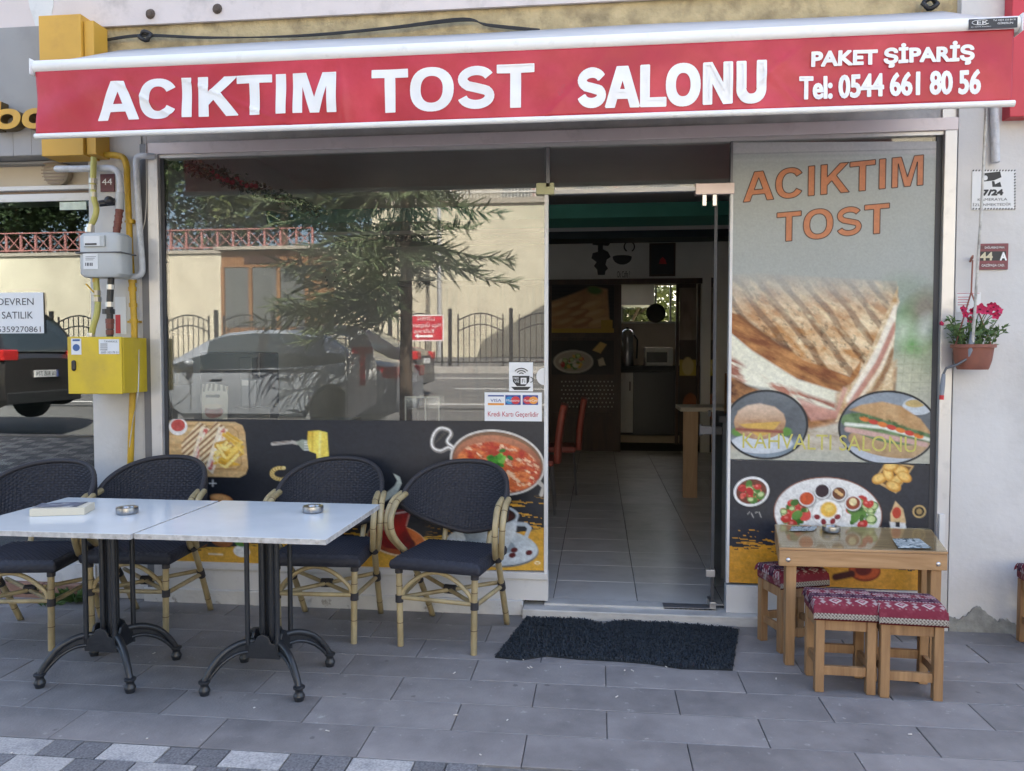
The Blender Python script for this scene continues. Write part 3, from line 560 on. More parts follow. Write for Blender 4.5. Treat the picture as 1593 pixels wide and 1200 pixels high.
mat('orangeink', (.50, .18, .075), r=.5, v=.12, s=60); mat('brownink', (.09, .045, .03), r=.5); mat('yellowink', (.55, .50, .13), r=.5, v=.15, s=50)
for tx, a, c in (('ACIKTIM', (1156, 315), (1437, 241), ), ('TOST', (1208, 377), (1384, 316))):
    n = len(tx); dy = (6, 4)[n == 4]
    P0, P1 = F(*a, -.0048), F(*c, -.0048); b = B(); text(b, tx, P0, P1, .05, y=-.0048, slope=F(1437, 241).z-F(1437, 262).z if n == 7 else F(1384, 316).z-F(1384, 328).z); b.o('lettering', 'orangeink', pos)
    vs, fs = b.v, b.f; b2 = B()                         # dark outline: slightly grown copy behind
    from collections import Counter
    ed = Counter(); key = lambda p: (round(p[0], 4), round(p[2], 4))
    for f in fs:
        for i in range(len(f)): ed[tuple(sorted((key(vs[f[i]]), key(vs[f[(i+1) % len(f)]]))))] += 1
    for (p, q), cnt in ed.items():
        if cnt == 1: b2.bar((p[0], -.0052, p[1]), (q[0], -.0052, q[1]), .005, .0004, (0, 1, 0))
    b2.o('lettering_outline', 'brownink', pos)
def serif(b, tx, P0, P1, y):
    text(b, tx, P0, P1, .0, y=y)
b = B(); text(b, 'KAHVALTI SALONU', F(1155, 697, -.0048), F(1426, 680, -.0048), .0, y=-.0048, slope=-.012); b.o('lettering', 'yellowink', pos)
# ---- dark breakfast sheet below it
s = Sheet([(1133, 716), (1452, 724), (1449.5, 920), (1132, 906)], 210, 130, '#2b2e36'); U, V_, nz = s.U, s.V, s.noise
s.c *= (.8+.5*nz(120, seed=2))[..., None]
edge = 838+ (U-1132)*.12+10*(nz(18, 3, 3)-.5)*2
s.put(np.clip((V_-edge)/2, 0, 1)*np.where(nz(30, 2.2, 4) > .46, 1, (V_ > edge+14)), s.mix('#cf922f', '#e0a745', nz(60, seed=5)))
s.put(np.clip((V_-edge+16)/2, 0, 1)*(nz(26, 2.0, 8, 3, 8) > .63)*np.clip((1250-U)/40, 0, 1), '#d6992f')
def bowl(s, u, v, ru, rv, rot, inner, rim='#e8e8e6'):
    s.put(s.ell(u+1, v+2, ru+1, rv+1, rot, 3), '#14151a', .6); s.put(s.ell(u, v, ru, rv, rot), rim); s.put(s.ell(u, v, ru*.86, rv*.84, rot), inner)
bowl(s, 1169, 765, 28, 23, -10, '#6d3a2c')
rg = random.Random(3)
def salad(s, u, v, ru, rv, n, cols, sz=6, rot=0):
    for _ in range(n):
        a, r_ = rg.uniform(0, 6.28), math.sqrt(rg.random())*.8; c = rg.choice(cols); x, y = u+ru*r_*math.cos(a), v+rv*r_*math.sin(a); k = rg.uniform(.6, 1.2)*sz
        s.put(s.ell(x, y, k, k*.75, rg.uniform(0, 180)), c)
        if c in ('#c7d69a',): s.put(s.ell(x, y, k*1.05, k*.8, 0)-s.ell(x, y, k*.8, k*.6, 0), '#4c7a35')
        if c == '#c23a36': s.put(s.ell(x-1, y-1.5, k*.35, k*.25), '#e88a80', .8)
salad(s, 1169, 766, 22, 17, 22, ['#c23a36', '#b52f30', '#c7d69a', '#4d7d36', '#d9695c'], 6)
s.put(s.ell(1288, 800, 84.5, 57.5, 4), '#8a4f34'); s.put(s.ell(1288, 800, 83, 56, 4), s.mix('#d9d9d6', '#efeeea', nz(60, seed=6)))
salad(s, 1236, 800, 24, 26, 30, ['#c23a36', '#c7d69a', '#3f6b2c', '#5c8a41', '#d0504a'], 7.5); salad(s, 1340, 796, 26, 30, 34, ['#c23a36', '#c7d69a', '#3f6b2c', '#5c8a41', '#c7d69a'], 7.5)
bowl(s, 1255, 776, 13, 12, 0, '#c3512c'); bowl(s, 1279, 764, 12.5, 12, 0, '#33212b'); bowl(s, 1305, 768, 12, 11.5, 0, '#6a3d28'); bowl(s, 1327, 783, 13, 12, 0, '#8f3f26'); s.put(s.ell(1327, 781, 6, 6, 20), '#e9d9a6')
for k in range(5): s.put(s.ell(1301+4*k % 11, 764+3*k % 8, 3, 2.6), '#d7b07a')
s.put(s.ell(1287, 798, 25, 22), '#c9c9c6'); s.put(s.ell(1287, 798, 23.5, 20.5), '#f1f0ec'); s.put(s.ell(1289, 793, 13, 12, 0, 3), '#e7b84f'); s.put(s.ell(1290, 791, 7, 6, 0, 3), '#f0cf74')
for a in (200, 250, 300, 340): s.put(s.ell(1287+17*math.cos(R(a)), 800-13*math.sin(R(a)), 5, 4, a), '#8c2f36')
s.put(s.poly([(1380, 717), (1422, 725), (1394, 768), (1358, 748)], 1.5), '#c3a06b'); s.put(s.poly([(1382, 721), (1418, 727), (1393, 763), (1362, 746)], 1.5), '#6b4a28')
for u, v, r_ in ((1368, 745, -20), (1382, 738, 70), (1396, 748, -40), (1402, 733, 10), (1386, 726, -10), (1407, 742, 30), (1390, 757, 20)): s.put(s.ell(u, v, 12, 8, r_), '#c98f3a'); s.put(s.ell(u-1, v-1, 9, 5.5, r_, 3), '#ecc574')
s.put(s.poly([(1385, 800), (1393, 780), (1405, 792), (1409, 812), (1408, 826), (1386, 820)], 2), '#d8b98a'); s.put(s.ell(1395, 798, 7, 9), '#b8402f'); s.put(s.poly([(1384, 812), (1408, 814), (1412, 830), (1386, 830)], 2), '#e6e6e2'); s.put(s.poly([(1393, 812), (1400, 812), (1400, 820), (1393, 820)], 1), '#2b2e36')
s.put(s.ell(1430, 796, 10.5, 10), '#c7ab74'); s.put(s.ell(1430, 796, 8, 7.6), '#2a241f'); s.put(s.ell(1430, 796, 4.5, 4.5), '#a48a5a')
s.put(s.ell(1345, 888, 25, 17, 4), '#8e3a1e'); s.put(s.ell(1345, 887, 22.5, 14.5, 4), '#c65a2e'); s.put(s.ell(1343, 886, 13, 10, 0, 3), '#6a1c18'); s.put(s.line([(1300, 898), (1325, 893)], 11, 3), '#4a1c1a')
for k in range(4): s.put(s.line([(1163+k*6, 800-k), (1166+k*6, 797+8*(k % 2))], 1.4), '#c9c9c4', .7)
s.c *= (1+.42*(nz(5, 4, 73, 3)-.5)+.3*(nz(2.4, 2.4, 74, 2)-.5))[..., None]
tag(s.o('window_poster', -.0035, 'vinylprint'), 'dark sheet with a breakfast platter above a mustard yellow foot', 'poster')
# ---- long dark food sheet under the left-hand pane
s = Sheet([(262, 652), (847, 656), (846.5, 888), (267, 880)], 380, 152, '#23262d'); U, V_, nz = s.U, s.V, s.noise
s.c *= (.75+.6*nz(200, 90, 2))[..., None]
edge = 852-(U-265)*.03-12*np.clip((U-560)/280, 0, 1)+16*(nz(26, 3, 3)-.5); ye = s.mix('#cd9a2e', '#dfae48', nz(60, seed=5))
s.put(np.clip((V_-edge)/2, 0, 1), ye)
for k, (u0, u1, v0, v1) in enumerate(((660, 847, 770, 850), (470, 620, 800, 850), (262, 300, 800, 850))):
    br = (nz(34, 2.4, 40+k, 3, 9) > .60)*np.clip((U-u0)/40, 0, 1)*np.clip((u1+12-U)/12, 0, 1)*np.clip((V_-v0)/14, 0, 1)*(V_ < v1+10); s.put(br*1.0, '#cf9a33')
# wooden board with two toasts and fries
bd = s.poly([(264, 655), (366, 657), (377, 662), (381, 672), (386, 728), (382, 738), (372, 743), (262, 740)], 1.5); s.put(bd, s.mix('#b58a55', '#e0c08c', nz(60, 4, 6))); s.put(s.line([(282, 662), (360, 664), (370, 672), (376, 722), (368, 730), (290, 729)], 1.6, 2), '#9a7140', .8)
for dx in (0, 27):
    pl = [(282+dx, 690), (309+dx, 656), (324+dx, 664), (294+dx, 724), (284+dx, 716)]
    s.put(s.poly([(p[0]+2, p[1]+3) for p in pl], 3), '#6d4a28', .6); m = s.poly(pl, 1.5); st_ = .5+.5*np.sin((U*.8+V_*.9)/4.2*2*PI*.5); s.put(m, s.mix('#8a5c36', '#e6cfa6', st_*1.4-.1))
    cu_ = [(309+dx, 656), (326+dx, 664), (302+dx, 734), (290+dx, 726)]; m = s.poly([(313+dx, 664), (328+dx, 668), (304+dx, 738), (293+dx, 728)], 1.5); s.put(m, '#ead9bd'); s.put(s.line([(320+dx, 670), (300+dx, 728)], 7, 2)*np.clip(nz(7, seed=50+dx)*4-1.4, 0, 1), '#c45a50'); s.put(s.line([(318+dx, 674), (298+dx, 726)], 2.5, 2), '#f2ecdc', .7)
for k in range(34):
    a = rg.uniform(-60, 60); u, v = rg.uniform(340, 374), rg.uniform(676, 724); d_ = 13; du, dv = d_*math.cos(R(a)), d_*math.sin(R(a))
    s.put(s.line([(u-du, v-dv), (u+du, v+dv)], 4.6, 1.5)*s.poly([(334, 690), (352, 668), (380, 690), (380, 722), (350, 728), (330, 722)], 3), ('#d9a93f', '#ecc863', '#c99532', '#f0d684')[k % 4])
s.put(s.ell(277, 664, 14.5, 13.5), '#e8e4df'); s.put(s.ell(277, 662, 11, 9.5), s.mix('#a02a2b', '#cf5b52', nz(6, seed=8)))
# fork with pasta, golden ring handle, spoon
s.put(s.line([(424, 691), (455, 688), (462, 690)], 5, 1.5), '#b9b2a8'); s.put(s.line([(424, 690), (452, 687)], 1.3, 1), '#7d6a5c'); s.put(s.poly([(460, 688), (470, 684), (486, 686), (486, 702), (472, 701)], 1.5), '#9aa08f')
for k in range(4): s.put(s.line([(474, 688+k*4), (490, 687+k*4.3)], 1.6, 1), '#d6d6d0')
s.put(s.poly([(479, 671), (496, 670), (509, 673), (512, 715), (493, 719), (492, 706), (481, 702), (478, 690)], 1.5), s.mix('#c99a1f', '#f3dc62', nz(20, 60, 9)*1.5-.2)); s.put(s.line([(498, 674), (497, 716)], 3, 3), '#f8ec96', .8); s.put(s.line([(486, 674), (486, 700)], 2.5, 3), '#b98a17', .6)
for t in range(9, 40): a = t/40*6.28-1.2; s.put(s.ell(438+15*math.cos(a), 737+9*math.sin(a), 3.4, 2.8), ('#b58d3c', '#e3cd8a')[t % 2])
# big copper pan of tomato menemen
pc = (774, 720); s.put(s.ell(pc[0]+4, pc[1]+8, 76, 52, 10, 12), '#101115', .6)
hp = [(708, 698), (696, 688), (702, 676), (697, 669), (685, 667), (676, 675), (672, 688), (675, 698), (686, 702), (698, 697), (706, 702)]
hp = [(q.x, q.y) for q in smooth_path([(u, v, 0) for u, v in hp], 4)]; s.put(s.line(hp, 6.5, 1.5), '#8d877f'); s.put(s.line([(u-.6, v-1) for u, v in hp], 2.6, 1.5), '#efece6')
for k in range(6): s.put(s.line([(676+k*2.6, 690-k*3.4), (684+k*2.8, 684-k*2.6)], 1.5, 1), '#4d4943', .8)
s.put(s.ell(*pc, 74.5, 50.5, 10), '#d9d4cb'); s.put(s.ell(*pc, 71.5, 47.5, 10), '#7d5d46'); s.put(s.ell(pc[0], pc[1]+2, 69, 44, 10), s.mix('#8a4a34', '#b8795a', 1-(V_-680)/50))
fo = s.ell(pc[0]+1, pc[1]+7, 65, 38, 10, 3); t = nz(15, 9, 11, 5, 20); s.put(fo, s.mix('#b43322', '#e88a4c', (t-.3)*2.2)); s.put(fo*np.clip((nz(11, 5, 12, 4, 30)-.56)*8, 0, 1), '#f1cda6', .85); s.put(fo*np.clip((nz(18, 9, 13, 3)-.6)*8, 0, 1), '#a8281f', .7)
for k in range(26): a = rg.uniform(0, 6.28); r_ = rg.uniform(0, 17); u, v = 775+r_*math.cos(a)*1.1, 713+r_*math.sin(a)*.8; s.put(s.ell(u, v, 5.5, 3.2, rg.uniform(0, 180)), ('#2f6a24', '#4f9a35', '#79b74c', '#3c7f2c')[k % 4])
s.put(s.line([(838, 750), (846, 758), (842, 770)], 6, 1.5), '#b9b4ab')
# pepper, tulip tea glass and saucer, coffee cup and saucer
s.put(s.poly([(612, 737), (622, 742), (625, 752), (618, 768), (600, 780), (590, 786), (600, 768), (614, 756), (618, 748)], 1.5), '#cfd6c8')
s.put(s.ell(617, 841, 47, 24, 12), '#e9d3b0'); s.put(s.ell(617, 840, 45.5, 22.5, 12), s.mix('#6e1a16', '#dd7a3a', (U-575)/90)); s.put(s.ell(617, 842, 30, 12, 12), '#5d1512')
tg = [(590, 792), (641, 794), (634, 812), (632, 822), (640, 838), (637, 850), (622, 856), (598, 852), (590, 842), (596, 824), (597, 810)]; s.put(s.poly(tg, 1.5), s.mix('#3b0b0e', '#a8231f', nz(14, 20, 14)*1.5-.2)); s.put(s.line([(590, 793), (615, 799), (641, 795)], 2, 1.5), '#e8cfc6'); s.put(s.line([(592, 795), (599, 812), (597, 824)], 2, 2), '#e0b0a4', .7); s.put(s.line([(637, 800), (632, 818)], 2, 2), '#e0b0a4', .7)
s.put(s.ell(765, 852, 73, 30, 6), '#5d6a72'); s.put(s.ell(765, 850, 72, 29, 6), s.mix('#a3b0b8', '#dfe5e8', nz(70, 20, 15))); s.put(s.ell(762, 848, 40, 14, 6), '#8e9ba3')
s.put(s.line([(800, 815), (818, 816), (824, 822), (818, 836), (800, 842)], 6, 1.5), '#b9c3c9'); s.put(s.poly([(714, 798), (806, 798), (803, 826), (790, 852), (776, 862), (748, 862), (728, 846), (718, 824)], 2), s.mix('#7c8b95', '#d5dce0', (U-712)/95)); s.put(s.ell(760, 800, 47, 17, 3), '#c3ccd1'); s.put(s.ell(760, 801, 43, 14.5, 3), '#2a1412'); s.put(s.ell(768, 803, 28, 9, 3, 4), '#54211b')
for u, v in ((800, 856), (797, 864), (823, 860)): s.put(s.ell(u, v, 5.5, 4, -10), '#5a1718')
# burger and egg dishes, small text marks along the yellow foot
s.put(s.ell(345, 778, 18, 9, 10), '#b0713e'); s.put(s.ell(343, 775, 14, 5, 10, 3), '#d9a268')
for u in (306, 345): s.put(s.ell(u, 842, 17, 9, 12), '#9a5f34'); s.put(s.ell(u-2, 839, 12, 5, 12, 3), '#c98c56')
s.put(s.ell(376, 858, 13, 9, 10), '#ecebe4'); s.put(s.ell(378, 845, 12, 6), '#5c8a41'); s.put(s.ell(384, 843, 6, 5), '#c23a36')
for k in range(3):
    for j in range(2): s.put(s.line([(290+j*14, 846+k*5), (298+j*14, 846+k*5)], 2.2, 1), '#2b2e36', .8)
s.put(s.line([(325, 862), (346, 863)], 2.5, 1.5), '#efe9d8', .8); s.put(s.line([(326, 752), (336, 752)], 1.6, 1), '#d9d9d6'); s.put(s.line([(331, 747), (331, 757)], 1.6, 1), '#d9d9d6')
s.put(s.ell(836, 876, 4.5, 2.6)-s.ell(836, 876, 2.8, 1.4), '#eee6c8')
s.c *= (1+.42*(nz(6, 4, 75, 3)-.5)+.3*(nz(2.6, 2.6, 76, 2)-.5))[..., None]
fs_ = s.o('window_vinyl', -.0035, 'vinylprint'); tag(fs_, 'long dark vinyl with food pictures under the big window, behind the rattan chairs', 'vinyl sheet')
# ---- small stickers by the door
mat('stickerwhite', (.78, .78, .78), r=.45, v=.03); mat('inkblack', (.02, .02, .022), r=.5); mat('inkred', (.5, .03, .06), r=.5); mat('inkblue', (.02, .05, .25), r=.45); mat('inkcyan', (.03, .25, .5), r=.45); mat('inkorange', (.75, .3, .05), r=.45); mat('inkred2', (.6, .03, .04), r=.45)
def quadpx(b, a, c, y): p, q = F(*a, y), F(*c, y); return b.box(min(p.x, q.x), max(p.x, q.x), y, y+.0008, min(p.z, q.z), max(p.z, q.z))
def ring_(b, u, v, ru, rv, w_, a0, a1, y, n=14): b.tube([F(u+ru*math.cos(R(a0+(a1-a0)*i/n)), v-rv*math.sin(R(a0+(a1-a0)*i/n)), y) for i in range(n+1)], w_, 4)
def disc_(b, u, v, ru, rv, y, a0=0, a1=360, n=18): b.prism([F(u+ru*math.cos(R(a0+(a1-a0)*i/n)), v-rv*math.sin(R(a0+(a1-a0)*i/n)), y) for i in range(n)], (0, .0006, 0))
y = -.002
st = quadpx(B(), (792, 609), (829, 564), y).o('wifi_sticker', 'stickerwhite'); tag(st, 'small white sticker of a coffee cup with wireless waves on the glass', 'sticker')
b = B(); y2 = y-.0012
for r_ in (4, 8, 12): ring_(b, 811, 584, r_, r_*.9, .0035, 35, 145, y2)
b.prism([F(u, v, y2) for u, v in ((797, 585), (824, 585), (823, 594), (817, 601), (804, 601), (798, 594))], (0, .0006, 0)); ring_(b, 825, 591, 4, 4, .003, -90, 90, y2); b.prism([F(u, v, y2) for u, v in ((795, 602), (826, 602), (821, 607), (800, 607))], (0, .0006, 0)); b.o('print', 'inkblack', st)
b = B(); text(b, 'FREE', F(799, 590.5, y2-.001), F(807, 587, y2-.001), .02, y=y2-.001); text(b, 'WI', F(800, 596, y2-.001), F(807, 592, y2-.001), .02, y=y2-.001); quadpx(b, (810, 598), (819, 588), y2-.001); b.o('print', 'stickerwhite', st)
b = B(); text(b, 'Fi', F(812, 596, y2-.002), F(817, 590, y2-.002), .02, y=y2-.002); b.o('print', 'inkblack', st)
st = quadpx(B(), (754, 655), (843, 611), y).o('card_payment_sticker', 'stickerwhite'); tag(st, 'white credit card acceptance sticker at the lower corner of the glass', 'sticker')
b = B(); quadpx(b, (759, 617), (784, 615), y2); text(b, 'VISA', F(763, 625.5, y2), F(780, 621, y2), .03, y=y2); b.o('print', 'inkblue', st); b = B(); quadpx(b, (759, 630.5), (784, 627.5), y2); b.o('print', 'inkorange', st)
b = B(); quadpx(b, (786, 630), (810, 615), y2); quadpx(b, (813, 630), (837, 615), y2); b.o('print', 'inkblue', st)
b = B(); disc_(b, 793, 623, 7, 6, y2-.001); b.o('print', 'inkcyan', st); b = B(); disc_(b, 802, 623, 7, 6, y2-.002); disc_(b, 821, 623, 7, 6, y2-.001); b.o('print', 'inkred2', st); b = B(); disc_(b, 830, 623, 7, 6, y2-.002); b.o('print', 'inkorange', st)
b = B(); text(b, 'Maestro', F(788, 625, y2-.003), F(808, 621.5, y2-.003), .02, y=y2-.003); text(b, 'MasterCard', F(815, 625, y2-.003), F(836, 621.5, y2-.003), .02, y=y2-.003); b.o('print', 'stickerwhite', st)
b = B(); text(b, 'Kredi Kartı Geçerlidir', F(759, 648, y2), F(838, 641, y2), .015, y=y2); b.o('print', 'inkred', st)
# ================================================================ rattan chairs
mat('weave', (.030, .032, .043), r=.55, v=.2, s=50, sp=.35); mat('bamboo', (.43, .345, .19), r=.38, v=.22, s=12, c2=(.29, .215, .10), f2=.58, s2=9, st=(1, 1, .4)); mat('wrap', (.035, .032, .036), r=.6, b=.5, bs=220)
mat('node', (.14, .09, .04), r=.5)
def weave_grid(fn, nu, nv, amp, cu, cv):
    P = []
    for i in range(nv+1):
        row = []
        for j in range(nu+1):
            s_, t = j/nu, i/nv; p = fn(s_, t); e = .004; n = (fn(min(s_+e, 1), t)-fn(max(s_-e, 0), t)).cross(fn(s_, min(t+e, 1))-fn(s_, max(t-e, 0)))
            n = n.normalized() if n.length > 1e-9 else V3(0, 0, 1)
            a, c = s_*cu, t*cv; h = (math.sin(a*PI)**2 if (int(a)+int(c)) % 2 else math.sin(c*PI)**2*.55)
            edge = min(1, min(t, 1-t)*18, min(s_, 1-s_)*18); row.append(p+n*amp*h*edge)
        P.append(row)
    return P
def node_ring(par, p, q, t, r): p, q = Vector(p), Vector(q); c = p.lerp(q, t); d = (q-p).normalized()*.0022; B().cyl(c-d, c+d, r*1.05, n=10).o('node', 'node', par, sm=50)
def make_chair(label):
    t = T('rattan_chair', label, 'chair', (0, 0, 0), 'bamboo and rattan terrace chairs')
    def back(s_, v):
        th = R(-97+194*s_); k = abs(th)/R(97); x = .285*math.sin(th); y = .235*math.cos(th)-.005
        up_ = .885-.19*k**2.3; lo = .505+.185*k**1.5; z = lo+(up_-lo)*v; lean = (z-.6)*.22*max(0, math.cos(th)); return V3(x*(1+.05*(z-.6)), y+lean+.012*math.sin(v*PI), z)
    P = weave_grid(back, 200, 104, .0085, 50, 26); b = B(); b.grid(P); br = b.o('backrest', 'weave', t, sm=180); md = br.modifiers.new('thick', 'SOLIDIFY'); md.thickness = .014
    rim = [back(i/40, 1) for i in range(41)]+[back(1-i/40, 0) for i in range(41)]; b = B(); b.tube(rim+[rim[0]], .0135, 8, cap=False); b.o('rim', 'wrap', br, sm=180)
    # seat: padded woven top with rolled edge
    def seat(s_, v):
        x = (-.5+s_)*(.46+.02*(1-v)); y = -.25+.44*v; e = min(s_, 1-s_, v, 1-v); z = .455+.012*math.sin(PI*s_)*math.sin(PI*v)-(.018*max(0, 1-e*16)**2); return V3(x, y, z)
    b = B(); b.grid(weave_grid(seat, 128, 120, .006, 32, 30)); stt = b.o('seat', 'weave', t, sm=180)
    b = B()
    def skirt(s_, v):
        k = s_*4; i = min(3, int(k)); f = k-i; cs = [(-.238, -.252), (.238, -.252), (.232, .192), (-.232, .192)]; a, c = cs[i], cs[(i+1) % 4]; bul = .008*math.sin(PI*v); x = a[0]+(c[0]-a[0])*f; y = a[1]+(c[1]-a[1])*f; return V3(x*(1+bul*3), y*(1+bul*3), .40+.044*v)
    b.grid(weave_grid(skirt, 168, 8, .003, 84, 4)); b.box(-.225, .225, -.24, .18, .402, .42); b.o('seat_edge', 'weave', stt, sm=180)
    for sx in (-1, 1):
        b = B(); p, q = (sx*.198, -.225, 0), (sx*.205, -.225, .43); b.tube([p, q], .0165, 10); lg = b.o('leg', 'bamboo', t, sm=50); [node_ring(lg, p, q, k, .0165) for k in (.28, .72)]
        B().cyl((sx*.203, -.225, .225), (sx*.2035, -.225, .262), .0205).o('binding', 'wrap', lg, sm=50); B().cyl((sx*.205, -.225, .375), (sx*.2055, -.225, .425), .020).o('binding', 'wrap', lg, sm=50)
        # arm that runs on as the raked rear leg
        for k, o_ in enumerate((-.017, .017)):
            pth = smooth_path([(sx*(.272+.030*k), .01+o_*.3, .735), (sx*(.280+.032*k), -.085+o_*.5, .705), (sx*(.286+.032*k), -.142+o_*.5, .625), (sx*(.278+.030*k), -.125+o_*.5, .535), (sx*(.254+.022*k), -.04+o_*.5, .44)], 7)
            b = B(); b.tube(pth, .0165, 10); ar = b.o('armrest', 'bamboo', t, sm=180); [node_ring(ar, pth[i_], pth[i_+1], .5, .0165) for i_ in (6+k*2, 17-k*2)]
        b = B(); pth = [V3(sx*.262, -.045, .445), V3(sx*.245, .05, .33), V3(sx*.232, .15, .17), V3(sx*.222, .245, 0)]; b.tube(smooth_path(pth, 4), .0165, 10); lg = b.o('leg', 'bamboo', t, sm=180); node_ring(lg, pth[2], pth[3], .5, .0165)
        c = pth[1].lerp(pth[2], .45); d = (pth[2]-pth[1]).normalized(); B().cyl(c-d*.025, c+d*.025, .0205).o('binding', 'wrap', lg, sm=50); c = pth[0]; B().cyl(c-V3(0, -.01, .02), c+V3(0, -.005, .005), .021).o('binding', 'wrap', lg, sm=50)
        b = B(); b.tube([(sx*.13, .185, .42), (sx*.135, .262, .60)], .015, 10); b.o('back_post', 'bamboo', t, sm=50)
        b = B(); b.tube([(sx*.204, -.225, .243), (sx*.238, .10, .253)], .0125, 8); b.o('stretcher', 'bamboo', t, sm=50)
        b = B(); b.tube([(sx*.2, -.21, .245), (-sx*.225, .13, .265)], .0115, 8); b.o('stretcher', 'bamboo', t, sm=50)
    b = B(); b.tube([(-.2, -.225, .25), (.2, -.225, .25)], .0115, 8); b.o('stretcher', 'bamboo', t, sm=50)
    b = B(); b.tube(smooth_path([(-.185, -.222, .262), (-.17, -.222, .30), (-.09, -.222, .365), (0, -.222, .392), (.09, -.222, .365), (.17, -.222, .30), (.185, -.222, .262)], 5), .0115, 8); b.o('arch_brace', 'bamboo', t, sm=180)
    B().cyl((-.03, -.04, .255), (.03, -.04, .255), .024).o('binding', 'wrap', t, sm=50)
    return t
ch = make_chair('rattan chair nearest the doormat, turned slightly, fully in view')
ch.location = (-.467, -.375, 0); ch.rotation_euler.z = R(-11)
for x, y, a, l in ((-1.157, -.335, 2, 'second rattan chair from the door, behind the table with a lone ashtray'), (-2.15, -.395, 3, 'rattan chair in front of the yellow gas pipe, behind the table with the book'), (-2.66, -.62, 9, 'rattan chair at the left picture edge, cut off by the frame')):
    c = copy_tree(ch); c.location = (x, y, 0); c.rotation_euler.z = R(a); c['label'] = l
# ================================================================ cast iron tables
mat('whitetop', (.72, .755, .755), r=.16, v=.05, s=5, c2=(.66, .70, .70), f2=.6, s2=3); mat('topedge', (.55, .53, .5), r=.6, v=.25, s=40, c2=(.25, .2, .15), f2=.66, s2=25); mat('castiron', (.022, .024, .028), r=.36, v=.2, s=30, sp=.6, b=.15, bs=80)
def make_table(label):
    t = T('cafe_table', label, 'table', (0, 0, 0), 'white topped tables on cast iron feet')
    B().box(-.408, .408, -.365, .365, .722, .7455).o('table_top', 'whitetop', t, bev=.0025)
    b = B()
    for q in ((-.4085, .4085, -.3672, -.3652), (-.4085, .4085, .3652, .3672)): b.box(*q, .723, .7445)
    for q in ((-.4102, -.4082, -.365, .365), (.4082, .4102, -.365, .365)): b.box(*q, .723, .7445)
    b.o('edge_band', 'topedge', t)
    b = B(); b.box(-.17, .17, -.022, .022, .690, .7215); b.box(-.022, .022, -.17, .17, .688, .7205); b.box(-.095, .095, -.095, .095, .672, .687); b.o('top_plate', 'castiron', t, bev=.004)
    for sx in (-1, 1):
        for sy in (-1, 1):
            b = B(); b.tube([(sx*.07, sy*.07, .185), (sx*.07, sy*.07, .675)], .0115, 10); b.o('column', 'castiron', t, sm=50)
            b = B(); b.tube([(sx*.02, sy*.02, .19), (sx*.02, sy*.02, .675)], .0135, 10); b.o('column', 'castiron', t, sm=50)
            fx, fy = sx*.215, sy*.185; pth = [V3(sx*.05, sy*.045, .195), V3(sx*.10, sy*.086, .196), V3(sx*.155, sy*.133, .165), V3(sx*.195, sy*.168, .105), V3(fx, fy, .055)]; pth = smooth_path(pth, 5)
            p2 = smooth_path([V3(sx*.05, sy*.045, .145), V3(sx*.10, sy*.088, .153), V3(sx*.15, sy*.13, .128), V3(sx*.187, sy*.162, .085), V3(fx*.965, fy*.965, .052)], 5)
            b = B(); b.tube(pth, [.0145]*len(pth), 9); b.tube(p2, [.009]*len(p2), 7)
            for i in range(0, len(pth)-1): b.add([pth[i], pth[i+1], p2[i+1], p2[i]], [(0, 1, 2, 3)])
            lg = b.o('leg', 'castiron', t, sm=60)
            b = B(); b.lathe([(.012, .066), (.02, .066), (.0255, .062), (.0255, .055), (.0185, .05), (.0165, .04), (.021, .03), (.0245, .024), (.0245, .016), (.021, .011), (.019, .0), (.012, .0)], (fx, fy, 0), 16); b.o('foot', 'castiron', lg, sm=50)
    b = B(); pts = [V3(x, -.072, z) for x, z in ((-.08, .125), (.08, .125), (.07, .19), (.04, .196), (.025, .225), (0, .235), (-.025, .225), (-.04, .196), (-.085, .19))]; b.prism(pts, (0, .012, 0)); b.prism([V3(p.x, p.y+.132, p.z) for p in pts], (0, .012, 0)); b.prism([V3(-.072, p.x*.88, p.z) for p in pts], (.012, 0, 0)); b.prism([V3(.060, p.x*.88, p.z) for p in pts], (.012, 0, 0)); b.box(-.059, .059, -.059, .059, .15, .186); b.o('hub', 'castiron', t, bev=.003)
    return t
t1 = make_table('white cafe table with a lone ashtray, nearest the door'); t1.location = (-1.19, -1.03, 0); t1.rotation_euler.z = R(-.8)
t2 = copy_tree(t1); t2.location = (-1.96, -1.035, 0)
for k_ in t2.children:
    if k_.name.split('.')[0] in ('table_top', 'edge_band'): k_.location.x = -.062
t2['label'] = 'white cafe table with a book and an ashtray, at the left'; t2.rotation_euler.z = R(-.3)
mat('chrome', (.34, .34, .35), r=.3, m=1, v=.05); mat('ash', (.04, .038, .036), r=.9)
def ashtray(p, r, h, label):
    e = T('ashtray', label, 'ashtray', p, 'round metal ashtrays')
    b = B(); b.lathe([(r*.9, 0), (r*.97, .003), (r, h*.3), (r*1.01, h*.7), (r*.97, h), (r*.62, h*.97), (r*.55, h*.7), (r*.5, h*.35), (.003, h*.33)], p, 28); b.o('bowl', 'chrome', e, sm=35)
    b = B(); b.lathe([(r*.51, h*.36), (r*.55, h*.66), (r*.53, h*.67), (.002, h*.64)], p, 20); b.o('ash', 'ash', e)
ashtray(G(487, 797, .7462), .048, .030, 'metal ashtray alone on the white table nearest the door'); ashtray(G(198, 799, .7462), .048, .030, 'metal ashtray beside the book on the left white table')
